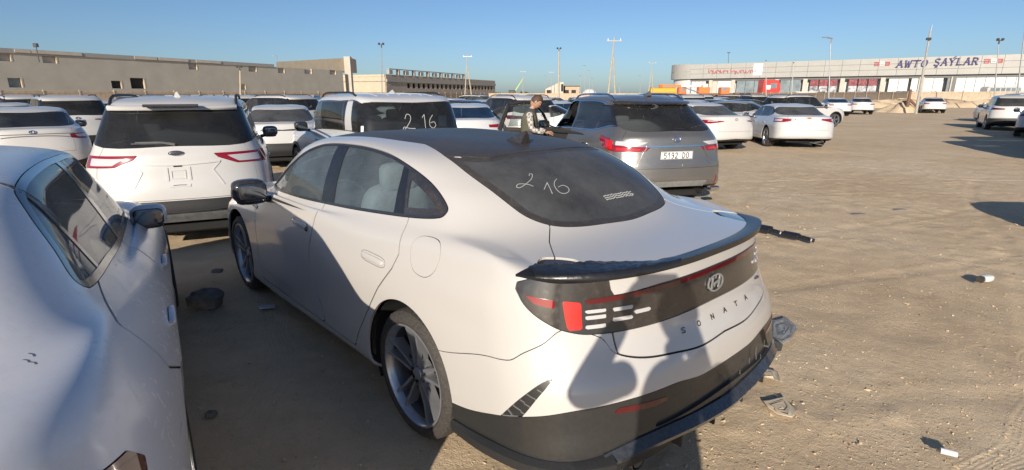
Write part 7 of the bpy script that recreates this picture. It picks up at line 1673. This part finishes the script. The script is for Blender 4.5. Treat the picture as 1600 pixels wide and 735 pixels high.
for s_ in(1,-1):
    skin_mesh('sleeve',[(.02,.17*s_,1.41),(.03,.22*s_,1.36),(.07,.25*s_,1.12),(.30,.18*s_,1.06)],[(0,1),(1,2),(2,3)],[(.068,.068),(.068,.068),(.056,.056),(.042,.042)],M['plaid'],man)
    hand(man,(.31,.175*s_,1.06),(1,-.3*s_,-.05),(0,-.4*s_,-1),M['skin'],.45,side=s_)
    mb=MB(); supell(mb,(.05,.12*s_,.05),(.14,.05,.05),.6,.8,18,10); mb.obj('shoe',M['shoe'],man,smooth=50)
skin_mesh('collar',[(.03,0,1.44),(.055,0,1.50)],[(0,1)],[(.075,.07),(.062,.06)],M['plaid'],man)
skin_mesh('neck',[(.04,0,1.45),(.085,0,1.545)],[(0,1)],[(.052,.05),(.05,.048)],M['skin'],man)
head(man,(.13,0,1.60),0,math.radians(42),M['skin'],M['hair'])
# photographer who casts the shadow over the bumper: stands right behind the camera holding a phone
ph=thing('person',(-.02,-.42,0),math.radians(68),'person in dark jacket holding up a phone behind the fastback sedan','person')
Rz=Matrix.Rotation(-math.radians(68),3,'Z'); L_=lambda p: tuple(Rz@Vector((p[0]+.02,p[1]+.42,p[2])))
M['jacket']=simple('dark_jacket',(.04,.045,.06),.85)
skin_mesh('body',[(0,0,.98),(0,0,1.12),(0,0,1.30),(.01,0,1.45),(.02,0,1.52),(.0,.11,.93),(.02,.12,.50),(-.02,.13,.09),(0,-.11,.93),(.02,-.12,.50),(-.02,-.13,.09)],[(0,1),(1,2),(2,3),(3,4),(0,5),(5,6),(6,7),(0,8),(8,9),(9,10)],[(.16,.13),(.16,.13),(.19,.14),(.17,.12),(.06,.06),(.10,.10),(.07,.07),(.05,.05),(.10,.10),(.07,.07),(.05,.05)],M['jacket'],ph)
for s_ in(1,-1):
    hp=L_((-.085*s_,-.065,1.66)) ; 
    skin_mesh('sleeve',[(.0,.15*s_,1.45),(.02,.21*s_,1.42),((.14,.36,1.28) if s_>0 else (.10,-.20,1.17)),(hp[0]-.03,hp[1]+.04*s_,hp[2]-.09)],[(0,1),(1,2),(2,3)],[(.075,.075),(.075,.075),(.06,.06),(.042,.042)],M['jacket'],ph)
    hand(ph,(hp[0]-.03,hp[1]+.03*s_,hp[2]-.08),(.15,-.1*s_,1),(0.2,-1*s_,0),M['skin'],.35,side=s_)
    mb=MB(); supell(mb,(.06,.12*s_,.05),(.14,.05,.05),.6,.8,18,10); mb.obj('shoe',M['shoe'],ph,smooth=50)
skin_mesh('neck',[(.02,0,1.50),(.03,0,1.60)],[(0,1)],[(.055,.055),(.052,.052)],M['skin'],ph)
head(ph,(.045,0,1.69),0,math.radians(8),M['skin'],M['hair'])
pt=thing('phone',(0,-.045,1.70),0,'black phone held up at the viewpoint by the photographer','phone'); pt.rotation_euler=(math.radians(-14.9),0,0)
mb=MB(); mb.box((0,0,0),(.16,.009,.076),bev=.004); mb.obj('body',M['dark'],pt); mb=MB(); mb.box((0,-.006,0),(.15,.002,.068)); mb.obj('screen',M['shopglass'],pt)
# vehicles standing just right of the picture that throw the long shadows
tall=suv('tall van',(0,0),0,'white',kk(K_SUV,H=2.35,rz=2.24,belt=1.3,gz=1.4,deck=1.3,cz=1.3,hx=2.3,cx=3.1,nose=1.05,wb=3.0,fo=.85,ry=.72),res=(14,34,10),wn=24,rails=None)
for i,(x,y,yw,lbl) in enumerate(((14.75,13.15,-1.5,'tall white van outside the right edge, nearest of its row'),(16.9,15.5,-1.5,'tall white van outside the right edge, second of its row'),(20.5,19.1,-1.5,'tall white van outside the right edge, third of its row'))):
    r=tall.root if i==0 else copy_tree(tall.root); r.location=(x,y,0); r.rotation_euler=(0,0,Yaw(yw)); r['label']=lbl
r=copy_tree(cor.root); r.location=(7.2,4.7,0); r.rotation_euler=(0,0,Yaw(math.pi-.1)); r['label']='white sedan parked outside the right edge, beside the photographer'
build_ground()
